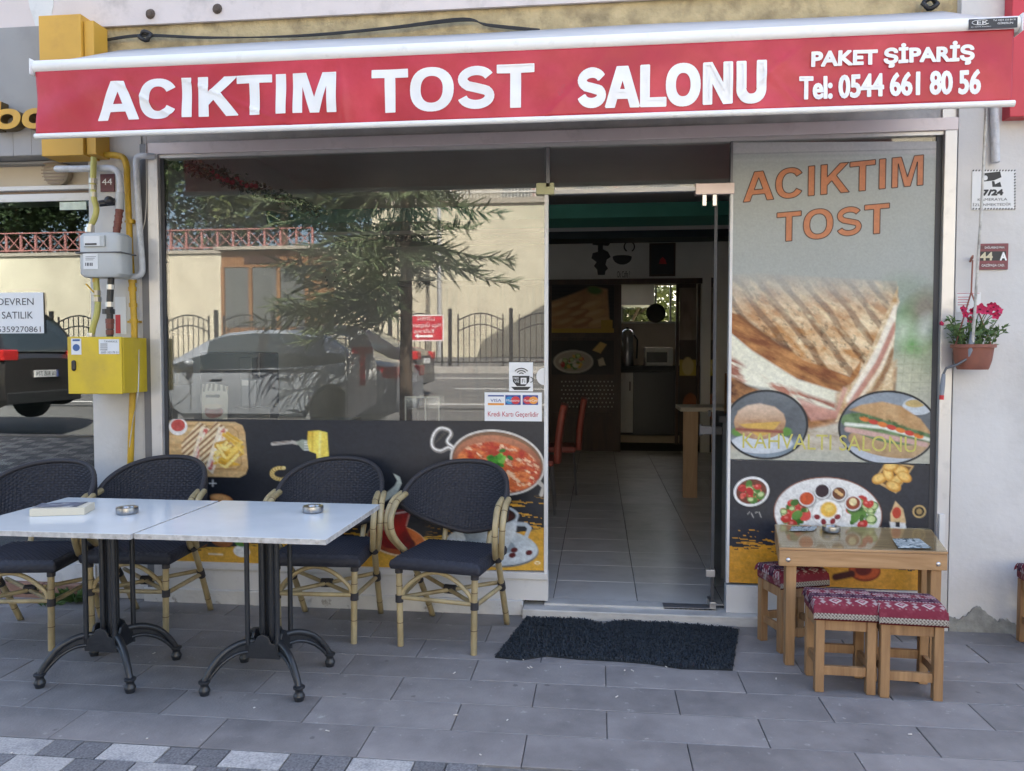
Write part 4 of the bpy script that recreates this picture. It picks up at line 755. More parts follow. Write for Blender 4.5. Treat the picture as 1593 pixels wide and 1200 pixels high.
# book
mat('pages', (.66, .60, .47), r=.85, v=.1, s=90, st=(1, 1, 30)); mat('cover', (.12, .13, .17), r=.5, v=.4, s=25, c2=(.5, .5, .5), f2=.62, s2=20)
p = G(98, 798, .7462); bk = T('book', 'thick book with dark cover lying on the left white table', 'book', p)
ax = (G(143, 793, .7462)-G(52, 796, .7462)).normalized(); ay = V3(-ax.y, ax.x, 0); L_, D_ = .23, .135
def bp(a, c, z): return p+ax*a+ay*c+V3(0, 0, z)
b = B(); b.prism([bp(-L_/2, -D_/2, .0005), bp(L_/2, -D_/2, .0005), bp(L_/2, D_/2, .0005), bp(-L_/2, D_/2, .0005)], (0, 0, .033)); b.o('pages', 'pages', bk)
b = B(); b.prism([bp(-L_/2+.0, -D_/2+.03, .0345), bp(L_/2-.04, -D_/2+.02, .0345), bp(L_/2-.03, D_/2, .0345), bp(-L_/2, D_/2, .0345)], (0, 0, .002)); b.o('cover', 'cover', bk)
# ================================================================ low wooden table and stools
wood('tablewood', (.52, .32, .16), (.32, .17, .07), 0, .42, 16); wood('legwood', (.46, .27, .125), (.26, .135, .055), 2, .5, 16); wood('stoolwood', (.43, .25, .115), (.22, .11, .045), 2, .55, 15)
wt = T('wooden_table', 'low wooden table with glass top before the sandwich poster', 'table', (1.53, -.36, 0))
TZ = .57; fl, fr, brr, bl = G(1212, 852, TZ), G(1475, 859, TZ), G(1449, 824, TZ), G(1205, 816, TZ)
cs = [fl, fr, brr, bl]; cen = sum(cs, V3(0, 0, 0))/4
b = B(); b.prism([c-V3(0, 0, .012) for c in cs], (0, 0, .012)); top_ = b.o('table_top', 'tablewood', wt, bev=.002)
for i in range(4):
    a, c = cs[i], cs[(i+1) % 4]; b = B(); d = (c-a).normalized(); n = V3(d.y, -d.x, 0); a2, c2_ = a+d*(.001 if i % 2 == 0 else .026), c-d*(.001 if i % 2 == 0 else .026); b.prism([a2-V3(0, 0, .0135), c2_-V3(0, 0, .0135), c2_-V3(0, 0, .088), a2-V3(0, 0, .088)], -n*.024); b.o('apron', 'tablewood', wt, bev=.003)
for i, c in enumerate(cs):
    d = (cen-c); d.z = 0; q = c+V3(.06 if c.x < cen.x else -.045, .035 if i < 2 else -.035, 0)
    b = B(); k = .023; b.add([(q.x+sx*w_, q.y+sy*w_, z) for z, w_ in ((0, k*.92), (TZ-.075, k*1.05)) for sx, sy in ((-1, -1), (1, -1), (1, 1), (-1, 1))], [(3, 2, 1, 0), (4, 5, 6, 7), (0, 1, 5, 4), (1, 2, 6, 5), (2, 3, 7, 6), (3, 0, 4, 7)]); b.o('leg', 'legwood', wt, bev=.003)
for c, s_ in ((fl, 1), (fr, -1)):
    b = B(); q = c+V3(s_*.042, -.001, -.058); b.ball(q, (.011, .006, .011), 10, 6); b.o('bolt', 'steel', wt, sm=180)
glass('tableglass', tint=(.93, .96, .94), refl=.13, ior=1.001, rough=.02)
b = B(); b.prism([c+V3(0, 0, .0015)+(cen-c)*.012 for c in cs], (0, 0, .004)); b.o('glass_sheet', 'tableglass', wt)
pp = Sheet([(0, 0), (100, 0), (100, 60), (0, 60)], 40, 24, '#9aa5a6'); pp.put((pp.noise(14, seed=4) > .52)*1.0, '#41565c'); pp.put((pp.noise(10, 4, 5) > .6)*1.0, '#c9cfcc'); printmat('leaflet', r=.6)
def quadmap(c): return lambda u, v: (c[3].lerp(c[2], u/100)).lerp(c[0].lerp(c[1], u/100), v/60)
for q4, nm in (([(1388, 838), (1430, 838), (1450, 853), (1398, 853)], 'printed leaflet lying on the glass of the wooden table'), ([(1232, 819), (1272, 819), (1266, 826), (1228, 826)], 'grey leaflet at the back corner of the wooden table')):
    qq = [G(u, v, TZ+.0075) for u, v in (q4[3], q4[2], q4[1], q4[0])]; tag(pp.o('leaflet', 0, 'leaflet', fn=quadmap(qq)), nm, 'leaflet')
ashtray(G(1293, 827, TZ+.0062), .045, .028, 'dark metal ashtray on the low wooden table')
# kilim cushions
printmat('kilim', r=.9, sp=.1)
def make_stool(label):
    t = T('wooden_stool', label, 'stool', (0, 0, 0), 'low stools with red kilim cushions'); W_, D_, H_ = .125, .105, .325
    for sx in (-1, 1):
        for sy in (-1, 1): b = B(); x, y = sx*(W_-.018), sy*(D_-.018); b.box(x-.019, x+.019, y-.019, y+.019, 0, H_); b.o('leg', 'stoolwood', t, bev=.003)
    for sy in (-1, 1):
        y = sy*(D_-.018); b = B(); b.box(-W_+.038, W_-.038, y-.012, y+.012, H_-.05, H_-.002); b.o('seat_rail', 'stoolwood', t, bev=.002); b = B(); b.box(-W_+.038, W_-.038, y-.01, y+.01, .075 if sy < 0 else .11, .115 if sy < 0 else .15); b.o('stretcher', 'stoolwood', t, bev=.002)
    for sx in (-1, 1):
        x = sx*(W_-.018); b = B(); b.box(x-.012, x+.012, -D_+.038, D_-.038, H_-.05, H_-.002); b.o('seat_rail', 'stoolwood', t, bev=.002); b = B(); b.box(x-.01, x+.01, -D_+.038, D_-.038, .10, .135); b.o('stretcher', 'stoolwood', t, bev=.002)
    s = Sheet([(0, 0), (100, 0), (100, 120), (0, 120)], 90, 110, '#7b3340'); u, v = s.U, s.V; nz = s.noise
    s.put((nz(5, seed=2) > .6)*1.0, '#8d4652', .5)
    for c, h in ((22, 9), (62, 9)): s.put((np.abs(v-c) < h)*1.0, '#43293a'); s.put((np.abs(v-c) < h*.6)*((np.abs((u % 16)-8)+np.abs(v-c)) < 7)*1.0, '#6b4a58'); s.put((np.abs(np.abs(v-c)-h) < 1.6)*(np.sin(u*1.6) > -.3)*1.0, '#b3a8a3')
    for c, o_ in ((42, 0), (84, 14)):
        d = np.abs(((u+o_) % 34)-17)+np.abs(v-c)*1.1; s.put(((d < 9) & (d > 5.5))*1.0, '#b5a8a4'); s.put((d < 3)*1.0, '#b98a90'); d2 = np.abs(((u+o_+17) % 34)-17)+np.abs(np.abs(v-c)-4); s.put((d2 < 4)*1.0, '#a89895'); s.put(((np.abs(((u+o_) % 8.5)-4.2) < 1.1) & (np.abs(np.abs(v-c)-9) < 1.1))*1.0, '#8f7472')
    s.put((v > 107)*1.0, '#b9b2a6'); s.put((v > 107)*((np.sin(u*1.4+np.sin(v*1.2)*2) > .2))*1.0, '#5d4f4a'); s.put((v > 117)*1.0, '#4d1019')
    def fn(uu, vv):                                    # wraps over the front edge
        x = (uu/100-.5); tt = vv/120; kx = max(0, abs(x)-.40)/.10; sxx = math.copysign(min(abs(x), .40)/.40*(W_+.004)+(.010*math.sin(min(1, kx)*PI/2)), x) if x else 0; drop = .030*kx**2
        if tt < .78: s2 = tt/.78; y = D_+.012-s2*(2*D_+.016); z = .402+.012*math.sin(PI*s2)*(1-kx)-(.016*max(0, 1-s2*9)**2)-(.010*max(0, (s2-.86)/.14)**2)
        else: s2 = (tt-.78)/.22; y = -D_-.004-.010*math.sin(s2*PI*.75); z = .392-.068*s2
        return V3(sxx, y, max(.324, z-drop*(1 if tt < .78 else .2)))
    cu = s.o('cushion', 0, 'kilim', t, fn=fn); cu.data.shade_smooth()
    b = B(); b.box(-W_-.006, W_+.006, -D_-.002, D_+.008, .326, .376); b.o('cushion_side', mat('kilimside', (.16, .02, .03), r=.9, v=.3, s=60, c2=(.35, .3, .26), f2=.6, s2=30), cu, bev=.012)
    return t
s1 = make_stool('kilim stool in front of the wooden table, left one of the pair'); s1.location = (1.372, -.785, 0); s1.rotation_euler.z = R(-2)
for x, y, a, l in ((1.638, -.815, -3, 'kilim stool in front of the wooden table, right one of the pair'), (1.275, -.315, 20, 'kilim stool pushed under the left end of the wooden table'), (2.575, -.235, -4, 'kilim stool cut off by the right picture edge')):
    c = copy_tree(s1); c.location = (x, y, 0); c.rotation_euler.z = R(a); c['label'] = l
# ================================================================ door mat with curly pile
mat('matbase', (.012, .016, .02), r=.95); mat('matpile', (.028, .038, .05), r=.8, v=.5, s=60)
mq = [(770, 1022), (812, 1026), (850, 1020), (900, 1025), (960, 1028), (1010, 1032), (1060, 1040), (1140, 1042), (1144, 1010), (1149, 979), (1100, 974), (1030, 969), (960, 966), (938, 971), (915, 966), (880, 960), (822, 957), (800, 985)]
mp = [G(u, v, .006) for u, v in mq]
dm = T('door_mat', 'worn black looped door mat lying before the doorstep', 'door mat', (sum((p for p in mp), V3(0, 0, 0))/len(mp))*1); dm.location.z = 0
b = B(); b.prism([V3(p.x, p.y, .001) for p in mp], (0, 0, .007)); b.o('backing', 'matbase', dm)
def inside(x, y):
    r_ = False
    for i in range(len(mp)):
        a, c = mp[i], mp[(i+1) % len(mp)]
        if (a.y > y) != (c.y > y) and x < (c.x-a.x)*(y-a.y)/(c.y-a.y)+a.x: r_ = not r_
    return r_
b = B(); x0, x1, y0, y1 = min(p.x for p in mp), max(p.x for p in mp), min(p.y for p in mp), max(p.y for p in mp); k = 0
while k < 9000:
    x, y = random.uniform(x0, x1), random.uniform(y0, y1)
    if not inside(x, y): continue
    k += 1; a = random.uniform(0, 6.28); r_ = random.uniform(.004, .009); h = random.uniform(.006, .016); tw = .0022; dx, dy = math.cos(a), math.sin(a)
    pts = [V3(x-dx*r_, y-dy*r_, .006), V3(x-dx*r_*.4, y-dy*r_*.4, .006+h), V3(x+dx*r_*.7, y+dy*r_*.7, .006+h*.8), V3(x+dx*r_, y+dy*r_, .006)]; n = V3(-dy, dx, 0)*tw
    vs = []
    for q in pts: vs += [q-n, q+n]
    b.add(vs, [(0, 1, 3, 2), (2, 3, 5, 4), (4, 5, 7, 6)])
tag(b.o('pile', 'matpile', dm), kind='stuff')
# ================================================================ neighbouring shop on the left
mat('greyfascia', (.30, .295, .29), r=.6, v=.05, s=4, c2=(.25, .24, .235), f2=.6, s2=3); mat('greycorr', (.31, .30, .30), r=.5, v=.08, s=6)
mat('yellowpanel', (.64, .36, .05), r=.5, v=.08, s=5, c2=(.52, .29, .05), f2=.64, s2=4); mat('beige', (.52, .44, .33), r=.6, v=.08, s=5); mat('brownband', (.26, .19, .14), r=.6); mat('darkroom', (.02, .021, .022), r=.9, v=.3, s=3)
nb = T('neighbour_shopfront', 'grey neighbouring shop front with a dark window at the left edge', 'shop front', (-4.2, .1, 0))
B().box(-9, -2.94, -.06, .2, 2.66, 3.415).o('fascia', 'greyfascia', nb)
for k in range(26): B().box(-6.0+k*.118, -6.0+k*.118+.1165, -.068, -.0605, 2.662, 2.90).o('fascia_panel', 'greycorr', nb, bev=.0015)
B().box(-9, -2.746, .04, .2, 2.641, 2.655).o('shutter_box', 'greyfascia', nb)
B().box(-9, -2.746, .10, .2, 2.511, 2.640).o('shutter', 'beige', nb)
B().box(-9, -2.746, .05, .2, 2.484, 2.510).o('head_rail', 'aluwhite', nb, bev=.003); B().box(-9, -2.746, .09, .2, 2.458, 2.483).o('head_band', 'brownband', nb); B().box(-9, -2.746, .03, .2, 2.408, 2.457).o('window_head', 'aluwhite', nb, bev=.003)
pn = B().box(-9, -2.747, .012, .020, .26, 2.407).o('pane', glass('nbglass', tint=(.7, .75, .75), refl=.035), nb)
B().box(-9, -2.747, .0, .06, .20, .259).o('sill', 'aluwhite', nb, bev=.003); B().box(-9, -2.746, -.01, .2, .09, .199).o('base_panel', 'aluwhite', nb)
mat('redstone', (.30, .17, .12), r=.85, v=.2, s=14, b=.4, bs=50)
for k in range(8): B().box(-6+k*.42, -6+k*.42+.412, -.05-.004*(k % 2), .2, -.005, .089).o('base_stone', 'redstone', nb, bev=.006)
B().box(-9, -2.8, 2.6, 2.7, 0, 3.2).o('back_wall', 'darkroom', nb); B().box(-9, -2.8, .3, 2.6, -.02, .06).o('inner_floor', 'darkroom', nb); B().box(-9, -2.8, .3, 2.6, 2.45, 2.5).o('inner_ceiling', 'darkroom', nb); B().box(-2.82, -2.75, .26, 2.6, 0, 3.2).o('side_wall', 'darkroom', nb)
b = B(); c = F(92, 270, .085); b.lathe([(.085, 0), (.083, .03), (.06, .045), (.0, .048)], c, 20, Matrix.Rotation(R(90), 3, 'X')); vt = b.o('vent', mat('ventbeige', (.33, .27, .19), r=.5), nb, sm=40)
for k in range(8): zz = c.z-.07+k*.02; hw = math.sqrt(max(.001, .08**2-(zz-c.z)**2)); B().box(c.x-hw, c.x+hw, c.y-.052, c.y-.049, zz-.003, zz+.003).o('vent_slat', 'brownband', vt)
# yellow channel letters of the neighbour
for ch_, u0, u1, v0, v1 in (('b', -14, 29, 202, 157), ('a', 31, 72, 201, 166)):
    p, q = F(u0, v0, -.13), F(u1, v1, -.13); W_ = q.x-p.x; xh = F(0, 176, -.13).z-p.z if False else .118
    e = T('channel_letter', 'yellow channel letter '+('b at the left picture edge' if ch_ == 'b' else 'a half hidden by the awning corner'), 'letter', (p.x, -.1, p.z), 'yellow letters on the grey fascia')
    cx = p.x+W_*.52; rx = W_*.48; sl_ = lambda x, z: V3(x+(z-p.z)*.12, -.13, z); f_ = B(); g_ = B()
    for qd in _ring(cx, p.z+xh/2, rx, xh/2, W_*.25, xh*.26, 0, 360, 28): pts = [sl_(*k) for k in qd]; f_.prism(pts, (0, .004, 0)); g_.prism([k+V3(0, .0045, 0) for k in pts], (0, .055, 0))
    sx0, sx1 = (p.x, p.x+W_*.27) if ch_ == 'b' else (p.x+W_*.74, p.x+W_); zt = q.z if ch_ == 'b' else p.z+xh; pts = [sl_(sx0, p.z), sl_(sx1, p.z), sl_(sx1, zt), sl_(sx0, zt)]; f_.prism([k-V3(0, .0008, 0) for k in pts], (0, .004, 0)); g_.prism([k+V3(0, .0052, 0) for k in pts], (0, .055, 0))
    f_.o('face', 'yellowpanel', e); g_.o('return', mat('letterside', (.12, .08, .03), r=.5), e)
# yellow boxed column
yb = T('yellow_box_column', 'yellow boxed duct behind the left end of the awning', 'duct', (-2.78, -.07, 2.63)); B().box(-2.925, -2.665, -.15, -.001, 2.632, 3.432).o('panel', 'yellowpanel', yb, bev=.003); B().box(-2.66, -2.60, -.13, -.001, 2.64, 3.40).o('side_panel', 'yellowpanel', yb, bev=.003)
# offer sheet taped in the neighbour's window
p, q = F(-14, 519, .006), F(67, 455, .006); st = B().box(p.x, q.x, .006, .0075, p.z, q.z).o('paper_notice', mat('paper', (.74, .75, .76), r=.6, v=.03)); tag(st, 'white paper notice with three lines of text in the neighbour window', 'notice')
mat('inkgrey', (.07, .07, .08), r=.6)
for tx, a, c in (('DEVREN', (-4, 475), (52, 464)), ('SATILIK', (3, 496), (51, 485)), ('05359270861', (-11, 517), (63, 508))): b = B(); text(b, tx, F(*a, .004), F(*c, .004), .0, y=.0045); b.o('print', 'inkgrey', st)
p, q = F(93, 327, .006), F(134, 314, .006); tag(B().box(p.x, q.x, .006, .0085, p.z, q.z).o('window_label', mat('greenlabel', (.55, .62, .52), r=.5, v=.15, s=30)), 'pale green label at the top of the neighbour window', 'label')
# ================================================================ gas installation
mat('gasyellow', (.60, .36, .025), r=.45, v=.12, s=18, c2=(.4, .24, .03), f2=.64, s2=14); mat('cabinetyellow', (.66, .47, .025), r=.42, v=.08, s=5, c2=(.52, .36, .04), f2=.62, s2=4, c3=(.36, .25, .06), f3=.72, s3=22); mat('pipewhite', (.58, .59, .61), r=.6, v=.12, s=30, b=.4, bs=70, c2=(.4, .4, .4), f2=.66, s2=18); mat('metergrey', (.50, .52, .52), r=.5, v=.06, s=5, c2=(.4, .41, .41), f2=.66, s2=5)
mat('brownpipe', (.18, .05, .035), r=.5, v=.2, s=30); mat('flexyellow', (.50, .46, .13), r=.45, v=.1, s=20); mat('brass', (.5, .46, .38), r=.35, m=.7)
gp = T('gas_pipe', 'long mustard yellow gas pipe running down the pilaster', 'pipe', F(200, 720, -.04)); y = -.045
b = B(); b.tube(smooth_path([F(160, 241, y), F(180, 242, y), F(192, 246, y), F(197, 260, y), F(198, 285, y), F(203, 400, y), F(207, 470, y), F(209, 525, y), F(206, 620, y), F(203, 720, y), F(201, 830, y)], 5), .0185, 12); b.o('pipe', 'gasyellow', gp, sm=60)
for u, v in ((203, 345), (206, 437), (206, 450), (207, 475), (208, 500)): p = F(u, v, y); B().cyl(p-V3(0, 0, .012), p+V3(0, 0, .012), .0235).o('coupling', 'gasyellow', gp, sm=50)
for u, v in ((204, 345), (208, 501)): p = F(u, v, -.02); b = B(); b.box(p.x-.035, p.x+.04, -.03, -.001, p.z-.006, p.z+.006); b.o('bracket', 'gasyellow', gp)
wp = T('white_pipe', 'white insulated pipe bending over the gas meter into a brown stub', 'pipe', F(186, 330, -.1)); y = -.12
b = B(); b.tube(smooth_path([F(89, 263, y), F(120, 263, y), F(165, 262, y), F(180, 265, y), F(186, 276, y), F(187, 300, y)], 5), .019, 12); b.ball(F(89, 263, y), .019); b.o('pipe', 'pipewhite', wp, sm=70)
b = B(); b.tube([F(186, 326, y), F(181, 364, y)], .02, 12); [b.cyl(F(186-k*1.2, 328+k*9, y)-V3(0, 0, .005), F(186-k*1.2, 328+k*9, y)+V3(0, 0, .005), .0235) for k in range(4)]; b.o('stub', 'brownpipe', wp, sm=50)
b = B(); c = F(180, 314, y); b.tube([F(187, 300, y), F(186, 326, y)], .024, 10); b.o('valve_body', 'metergrey', wp, sm=50); b = B(); b.tube([c, c+V3(-.07, -.05, -.02)], [.022, .018], 10); b.ball(c+V3(-.02, -.03, 0), .027); b.o('regulator', mat('blackplastic', (.02, .02, .022), r=.35), wp, sm=50)
wp2 = T('white_pipe', 'white insulated pipe running down beside the window frame', 'pipe', F(205, 431, -.05)); y = -.06
b = B(); b.tube(smooth_path([F(240, 244, -.03), F(228, 243, y), F(216, 244, y), F(212, 252, y), F(213, 280, y), F(218, 370, y), F(221, 412, y), F(219, 427, y), F(205, 431, y), F(184, 429, y)], 5), .0185, 12); b.o('pipe', 'pipewhite', wp2, sm=70)
gm = T('gas_meter', 'grey two part gas meter with labels on the pilaster', 'gas meter', F(152, 430, -.15)); yf, yb_ = -.24, -.09
def rbox(x0, x1, y0, y1, z0, z1, nm, m_, par, bv): B().box(x0, x1, y0, y1, z0, z1).o(nm, m_, par, bev=bv, sm=60)
p, q = F(119.5, 431, yf), F(186, 361, yf); zm = F(150, 393, yf).z
def loft(z0, z1, nm, tp):
    b = B(); n = 20; rows = []
    for z, k in ((z0, .86 if not tp else 1), (z0+(.018 if not tp else .0), 1), (z1-(.018 if tp else 0), 1), (z1, .86 if tp else 1)):
        cx, cy, hw, hd = (p.x+q.x)/2, (yf+yb_)/2, (q.x-p.x)/2*k, (yb_-yf)/2*k; rows.append([(cx+hw*math.copysign(abs(math.cos(t))**.45, math.cos(t)), cy+hd*math.copysign(abs(math.sin(t))**.45, math.sin(t)), z) for t in [2*PI*i/n for i in range(n+1)]])
    b.grid(rows); b.f += [tuple(range(n)), tuple(range(3*(n+1), 3*(n+1)+n))[::-1]]; return b.o(nm, 'metergrey', gm, sm=40)
loft(p.z, zm-.004, 'lower_shell', False); loft(zm+.004, q.z, 'upper_shell', True)
B().box(p.x-.006, q.x+.006, yf-.004, yb_, zm-.004, zm+.004).o('seam_band', mat('darkgrey', (.12, .12, .12), r=.5), gm, bev=.003)
mat('labelwhite', (.72, .73, .73), r=.5, v=.03); a, c = F(129, 384, yf-.012), F(162, 366, yf-.012); B().box(a.x, c.x, yf-.012, yf+.01, a.z, c.z).o('counter_box', 'metergrey', gm, bev=.004)
a, c = F(130.5, 383, yf-.014), F(155, 367, yf-.014); lb = B().box(a.x, c.x, yf-.0145, yf-.0125, a.z, c.z).o('label_plate', 'labelwhite', gm); a, c = F(132, 381.5, yf-.016), F(150, 378.5, yf-.016); B().box(a.x, c.x, yf-.016, yf-.0147, a.z, c.z).o('digits', 'inkblack', lb)
a, c = F(130, 419, yf-.002), F(152, 394.5, yf-.002); lb = B().box(a.x, c.x, yf-.003, yf+.0, a.z, c.z).o('label_plate', 'labelwhite', gm); b = B()
for k in range(5): a, c = F(132.5+k*2.6, 414, yf-.004), F(133.6+k*2.6+(k % 2)*.6, 409, yf-.004); b.box(a.x, c.x, yf-.004, yf-.0031, a.z, c.z)
for k in range(3): a, c = F(133, 400+k*2.5, yf-.004), F(149-k*2, 399.2+k*2.5, yf-.004); b.box(a.x, c.x, yf-.004, yf-.0031, a.z, c.z)
tag(b.o('print', 'inkgrey', lb), kind='stuff')
def hose(name, label, pth, m_, r_, fit, y=-.16):
    e = T(name, label, 'hose', F(*pth[-1], y)); b = B(); b.tube(smooth_path([F(u, v, y) for u, v in pth], 6), r_, 10); b.o('hose', m_, e, sm=70)
    for (u, v), rr_, mm in fit: c = F(u, v, y); B().cyl(c-V3(0, 0, .014), c+V3(0, 0, .014), rr_, n=8).o('fitting', mm, e, sm=40)
hose('gas_hose', 'yellow gas hose dropping from the yellow box into the meter', [(146, 245), (145, 275), (145, 290), (146, 308), (150, 325), (147, 340), (141, 352), (139, 361)], 'flexyellow', .0165, [((145, 282), .022, 'brass'), ((145, 292), .02, 'brass'), ((146, 303), .018, 'brass'), ((141, 353), .022, 'steel'), ((140, 358), .026, 'steel')])
hose('gas_hose', 'pale yellow gas hose between the meter and the yellow cabinet', [(149, 431), (150, 445), (151, 460), (152, 475), (150, 492), (145, 508), (142, 525)], 'flexyellow', .0175, [((149, 436), .018, 'gasyellow'), ((150, 456), .024, 'brass'), ((151, 466), .024, 'brass'), ((142, 522), .021, 'steel')])
b = B(); a = F(146, 455, -.19); b.bar(a, F(134, 442, -.2), .012, .006); tag(b.o('valve_lever', 'gasyellow'), 'small yellow valve lever on the lower gas hose', 'lever')
hose('meter_outlet', 'dark brown outlet pipe between the meter and the yellow cabinet', [(173, 431), (172, 450), (171, 470), (171, 500), (171, 526)], 'blackplastic', .0185, [((172, 447), .022, 'steel'), ((171, 474), .024, 'steel'), ((169, 485), .034, 'blackplastic'), ((171, 500), .024, 'brownpipe'), ((171, 508), .022, 'brownpipe'), ((171, 517), .022, 'brownpipe')])
y = -.26; p, q = F(107, 613, y), F(189.5, 524, y); cb = T('gas_cabinet', 'bright yellow metal gas cabinet with two stickers', 'cabinet', ((p.x+q.x)/2, -.13, p.z))
B().box(p.x+.004, q.x, y+.012, -.001, p.z+.003, q.z-.003).o('body', 'cabinetyellow', cb, bev=.004); B().box(p.x, q.x-.001, y-.004, y+.010, p.z, q.z).o('door', 'cabinetyellow', cb, bev=.004)
c = F(115, 569, y-.006); b = B(); b.tube([c+V3(0, 0, -.018), c+V3(0, 0, .018)], .013, 12); b.ball(c+V3(0, 0, .018), .013); b.ball(c-V3(0, 0, .018), .013); b.o('lock', 'blackplastic', cb, sm=60)
a, c = F(154, 551, y-.006), F(185, 528, y-.006); lb = B().box(a.x, c.x, y-.0062, y-.0045, a.z, c.z).o('sticker', 'labelwhite', cb); b = B(); text(b, '0505 353 79 51', F(157, 550, y-.007), F(184, 547, y-.007), .0, y=y-.0072); text(b, 'TAVAKKUL', F(162, 533, y-.007), F(183, 530, y-.007), .0, y=y-.0072)
for k in range(4): a, c = F(156, 535+k*3, y-.007), F(167, 536+k*3, y-.007); b.box(a.x, c.x, y-.0073, y-.0066, c.z, a.z)
b.o('print', 'inkgrey', lb)
a, c = F(111, 552, y-.006), F(126, 527, y-.006); lb = B().box(a.x, c.x, y-.0062, y-.0045, a.z, c.z).o('sticker', 'labelwhite', cb); b = B(); disc_(b, 118.5, 541, 5.5, 5.5, y-.0072); a, c = F(113, 531, y-.007), F(124, 528, y-.007); b.box(a.x, c.x, y-.0072, y-.0065, a.z, c.z); b.o('print', mat('inkmid', (.05, .12, .3), r=.5), lb)
# wall papers behind the hoses
a, c = F(180, 520, -.003), F(196, 462, -.003); nt_ = B().box(a.x, c.x, -.0035, -.001, a.z, c.z).o('wall_notice', 'labelwhite'); tag(nt_, 'white and red notice pasted on the pilaster behind the meter pipes', 'notice'); a, c = F(180, 519, -.005), F(187, 490, -.005); B().box(a.x, c.x, -.005, -.0037, a.z, c.z).o('print', 'inkred2', nt_)
a, c = F(157, 299, -.004), F(178, 271, -.004); pl = B().box(a.x, c.x, -.008, -.001, a.z, c.z).o('number_plate', mat('plaqued', (.12, .03, .035), r=.5)); tag(pl, 'dark red house number plate half hidden behind the white pipe', 'number plate'); b = B(); text(b, '44', F(158.5, 288, -.009), F(174, 278, -.009), .0, y=-.0085); b.o('print', 'whiteink', pl)
# thin cables by the frame
b = B(); b.tube(smooth_path([F(227, 210, -.04), F(228, 300, -.04), F(226, 340, -.045), F(221, 365, -.05), F(216, 425, -.05), F(216, 520, -.04), F(215, 610, -.28), F(206, 660, -.1), F(199, 715, -.05)]), .003, 5); tag(b.o('thin_cable', mat('creamcable', (.55, .52, .46), r=.5), sm=180), 'thin cream cable looping down past the yellow cabinet', 'cable')
b = B(); b.tube(smooth_path([F(160, 850, -.1), F(178, 880, -.09), F(176, 905, -.06), F(166, 922, -.05), F(150, 917, -.04)]), .004, 5); tag(b.o('thin_cable', 'pipewhite', sm=180), 'white cable end curling near the ground by the pilaster', 'cable')
# ================================================================ right wall things
mat('redpanel', (.55, .03, .05), r=.4, v=.05, s=4)
rs = T('red_sign', 'plain red sign box of the next shop at the upper right corner', 'sign', (2.75, -.06, 2.7)); B().box(2.372, 3.4, -.10, -.021, 2.695, 4.2).o('panel', 'redpanel', rs, bev=.004)
b = B(); b.tube([F(1547, 170, -.05), F(1549, 253, -.05)], .02, 12); b.tube([F(1547, 168, -.05), F(1540, 160, -.05)], .02, 12); tag(b.o('drain_stub', 'pipewhite', sm=50), 'short white pipe stub under the awning end', 'pipe')
y = -.0225; a, c = F(1511, 327, y), F(1580, 264, y); cs_ = B().box(a.x, c.x, y-.002, y, a.z, c.z).o('camera_notice', 'labelwhite'); tag(cs_, 'white camera surveillance notice with striped border on the wall', 'notice')
b = B(); y2 = y-.0028
for k in range(15):
    for v in (265.5, 325): u = 1512.5+k*4.6; b.prism([F(u, v+1.2, y2), F(u+2.2, v+1.2, y2), F(u+3.4, v-1.2, y2), F(u+1.2, v-1.2, y2)], (0, .0005, 0))
for k in range(12): v = 270+k*4.6; b.prism([F(1577.6, v+2.4, y2), F(1577.6, v, y2), F(1580, v-1.2, y2), F(1580, v+1.2, y2)], (0, .0005, 0))
tag(b.o('border', 'inkblack', cs_), kind='stuff')
b = B(); b.prism([F(*p, y2) for p in ((1528, 270), (1556, 267), (1558, 276), (1546, 281), (1529, 283))], (0, .0005, 0)); b.prism([F(*p, y2) for p in ((1543, 282), (1547, 282), (1548, 287), (1556, 283), (1558, 291), (1544, 291))], (0, .0005, 0)); b.o('camera_print', 'inkblack', cs_); b = B(); disc_(b, 1533, 277, 3.5, 3.8, y2-.0008); b.o('camera_lens', 'labelwhite', cs_)
b = B(); text(b, '7/24', F(1529, 304, y2), F(1560, 295.5, y2), .0, y=y2); embolden(b, .006, y2); b.o('lettering', 'inkblack', cs_); b = B(); text(b, 'KAMERAYLA', F(1521, 313, y2), F(1567, 308, y2), .0, y=y2); b.o('lettering', 'inkblack', cs_); b = B(); text(b, 'İZLENMEKTEDİR', F(1513, 321, y2), F(1573, 316, y2), .0, y=y2); b.o('lettering', 'inkblack', cs_)
a, c = F(1521, 420, y), F(1568, 379, y); pl = B().box(a.x, c.x, y-.008, y, a.z, c.z).o('number_plate', mat('plaquer', (.19, .035, .05), r=.4), bev=.002); tag(pl, 'dark red house number plate reading 44 A on the white wall', 'number plate'); yy = y-.0095
b = B(); [quadpx(b, (1525, v1), (1565, v0), yy+.0007) for v0, v1 in ((391, 406),)]; b.o('number_field', 'inkblack', pl); [quadpx(B(), (1525, v1), (1564, v0), yy+.0007).o('name_field', 'plaqued', pl) for v0, v1 in ((382, 388), (410, 416))]
b = B(); text(b, '44', F(1525, 405, yy-.0006), F(1544, 393, yy-.0006), .0, y=yy-.0006); embolden(b, .004, yy-.0006); b.o('number', mat('creamink', (.65, .58, .4), r=.5), pl); b = B(); text(b, 'A', F(1556, 405, yy-.0006), F(1566, 393, yy-.0006), .0, y=yy-.0006); embolden(b, .004, yy-.0006); b.o('number', 'whiteink', pl)
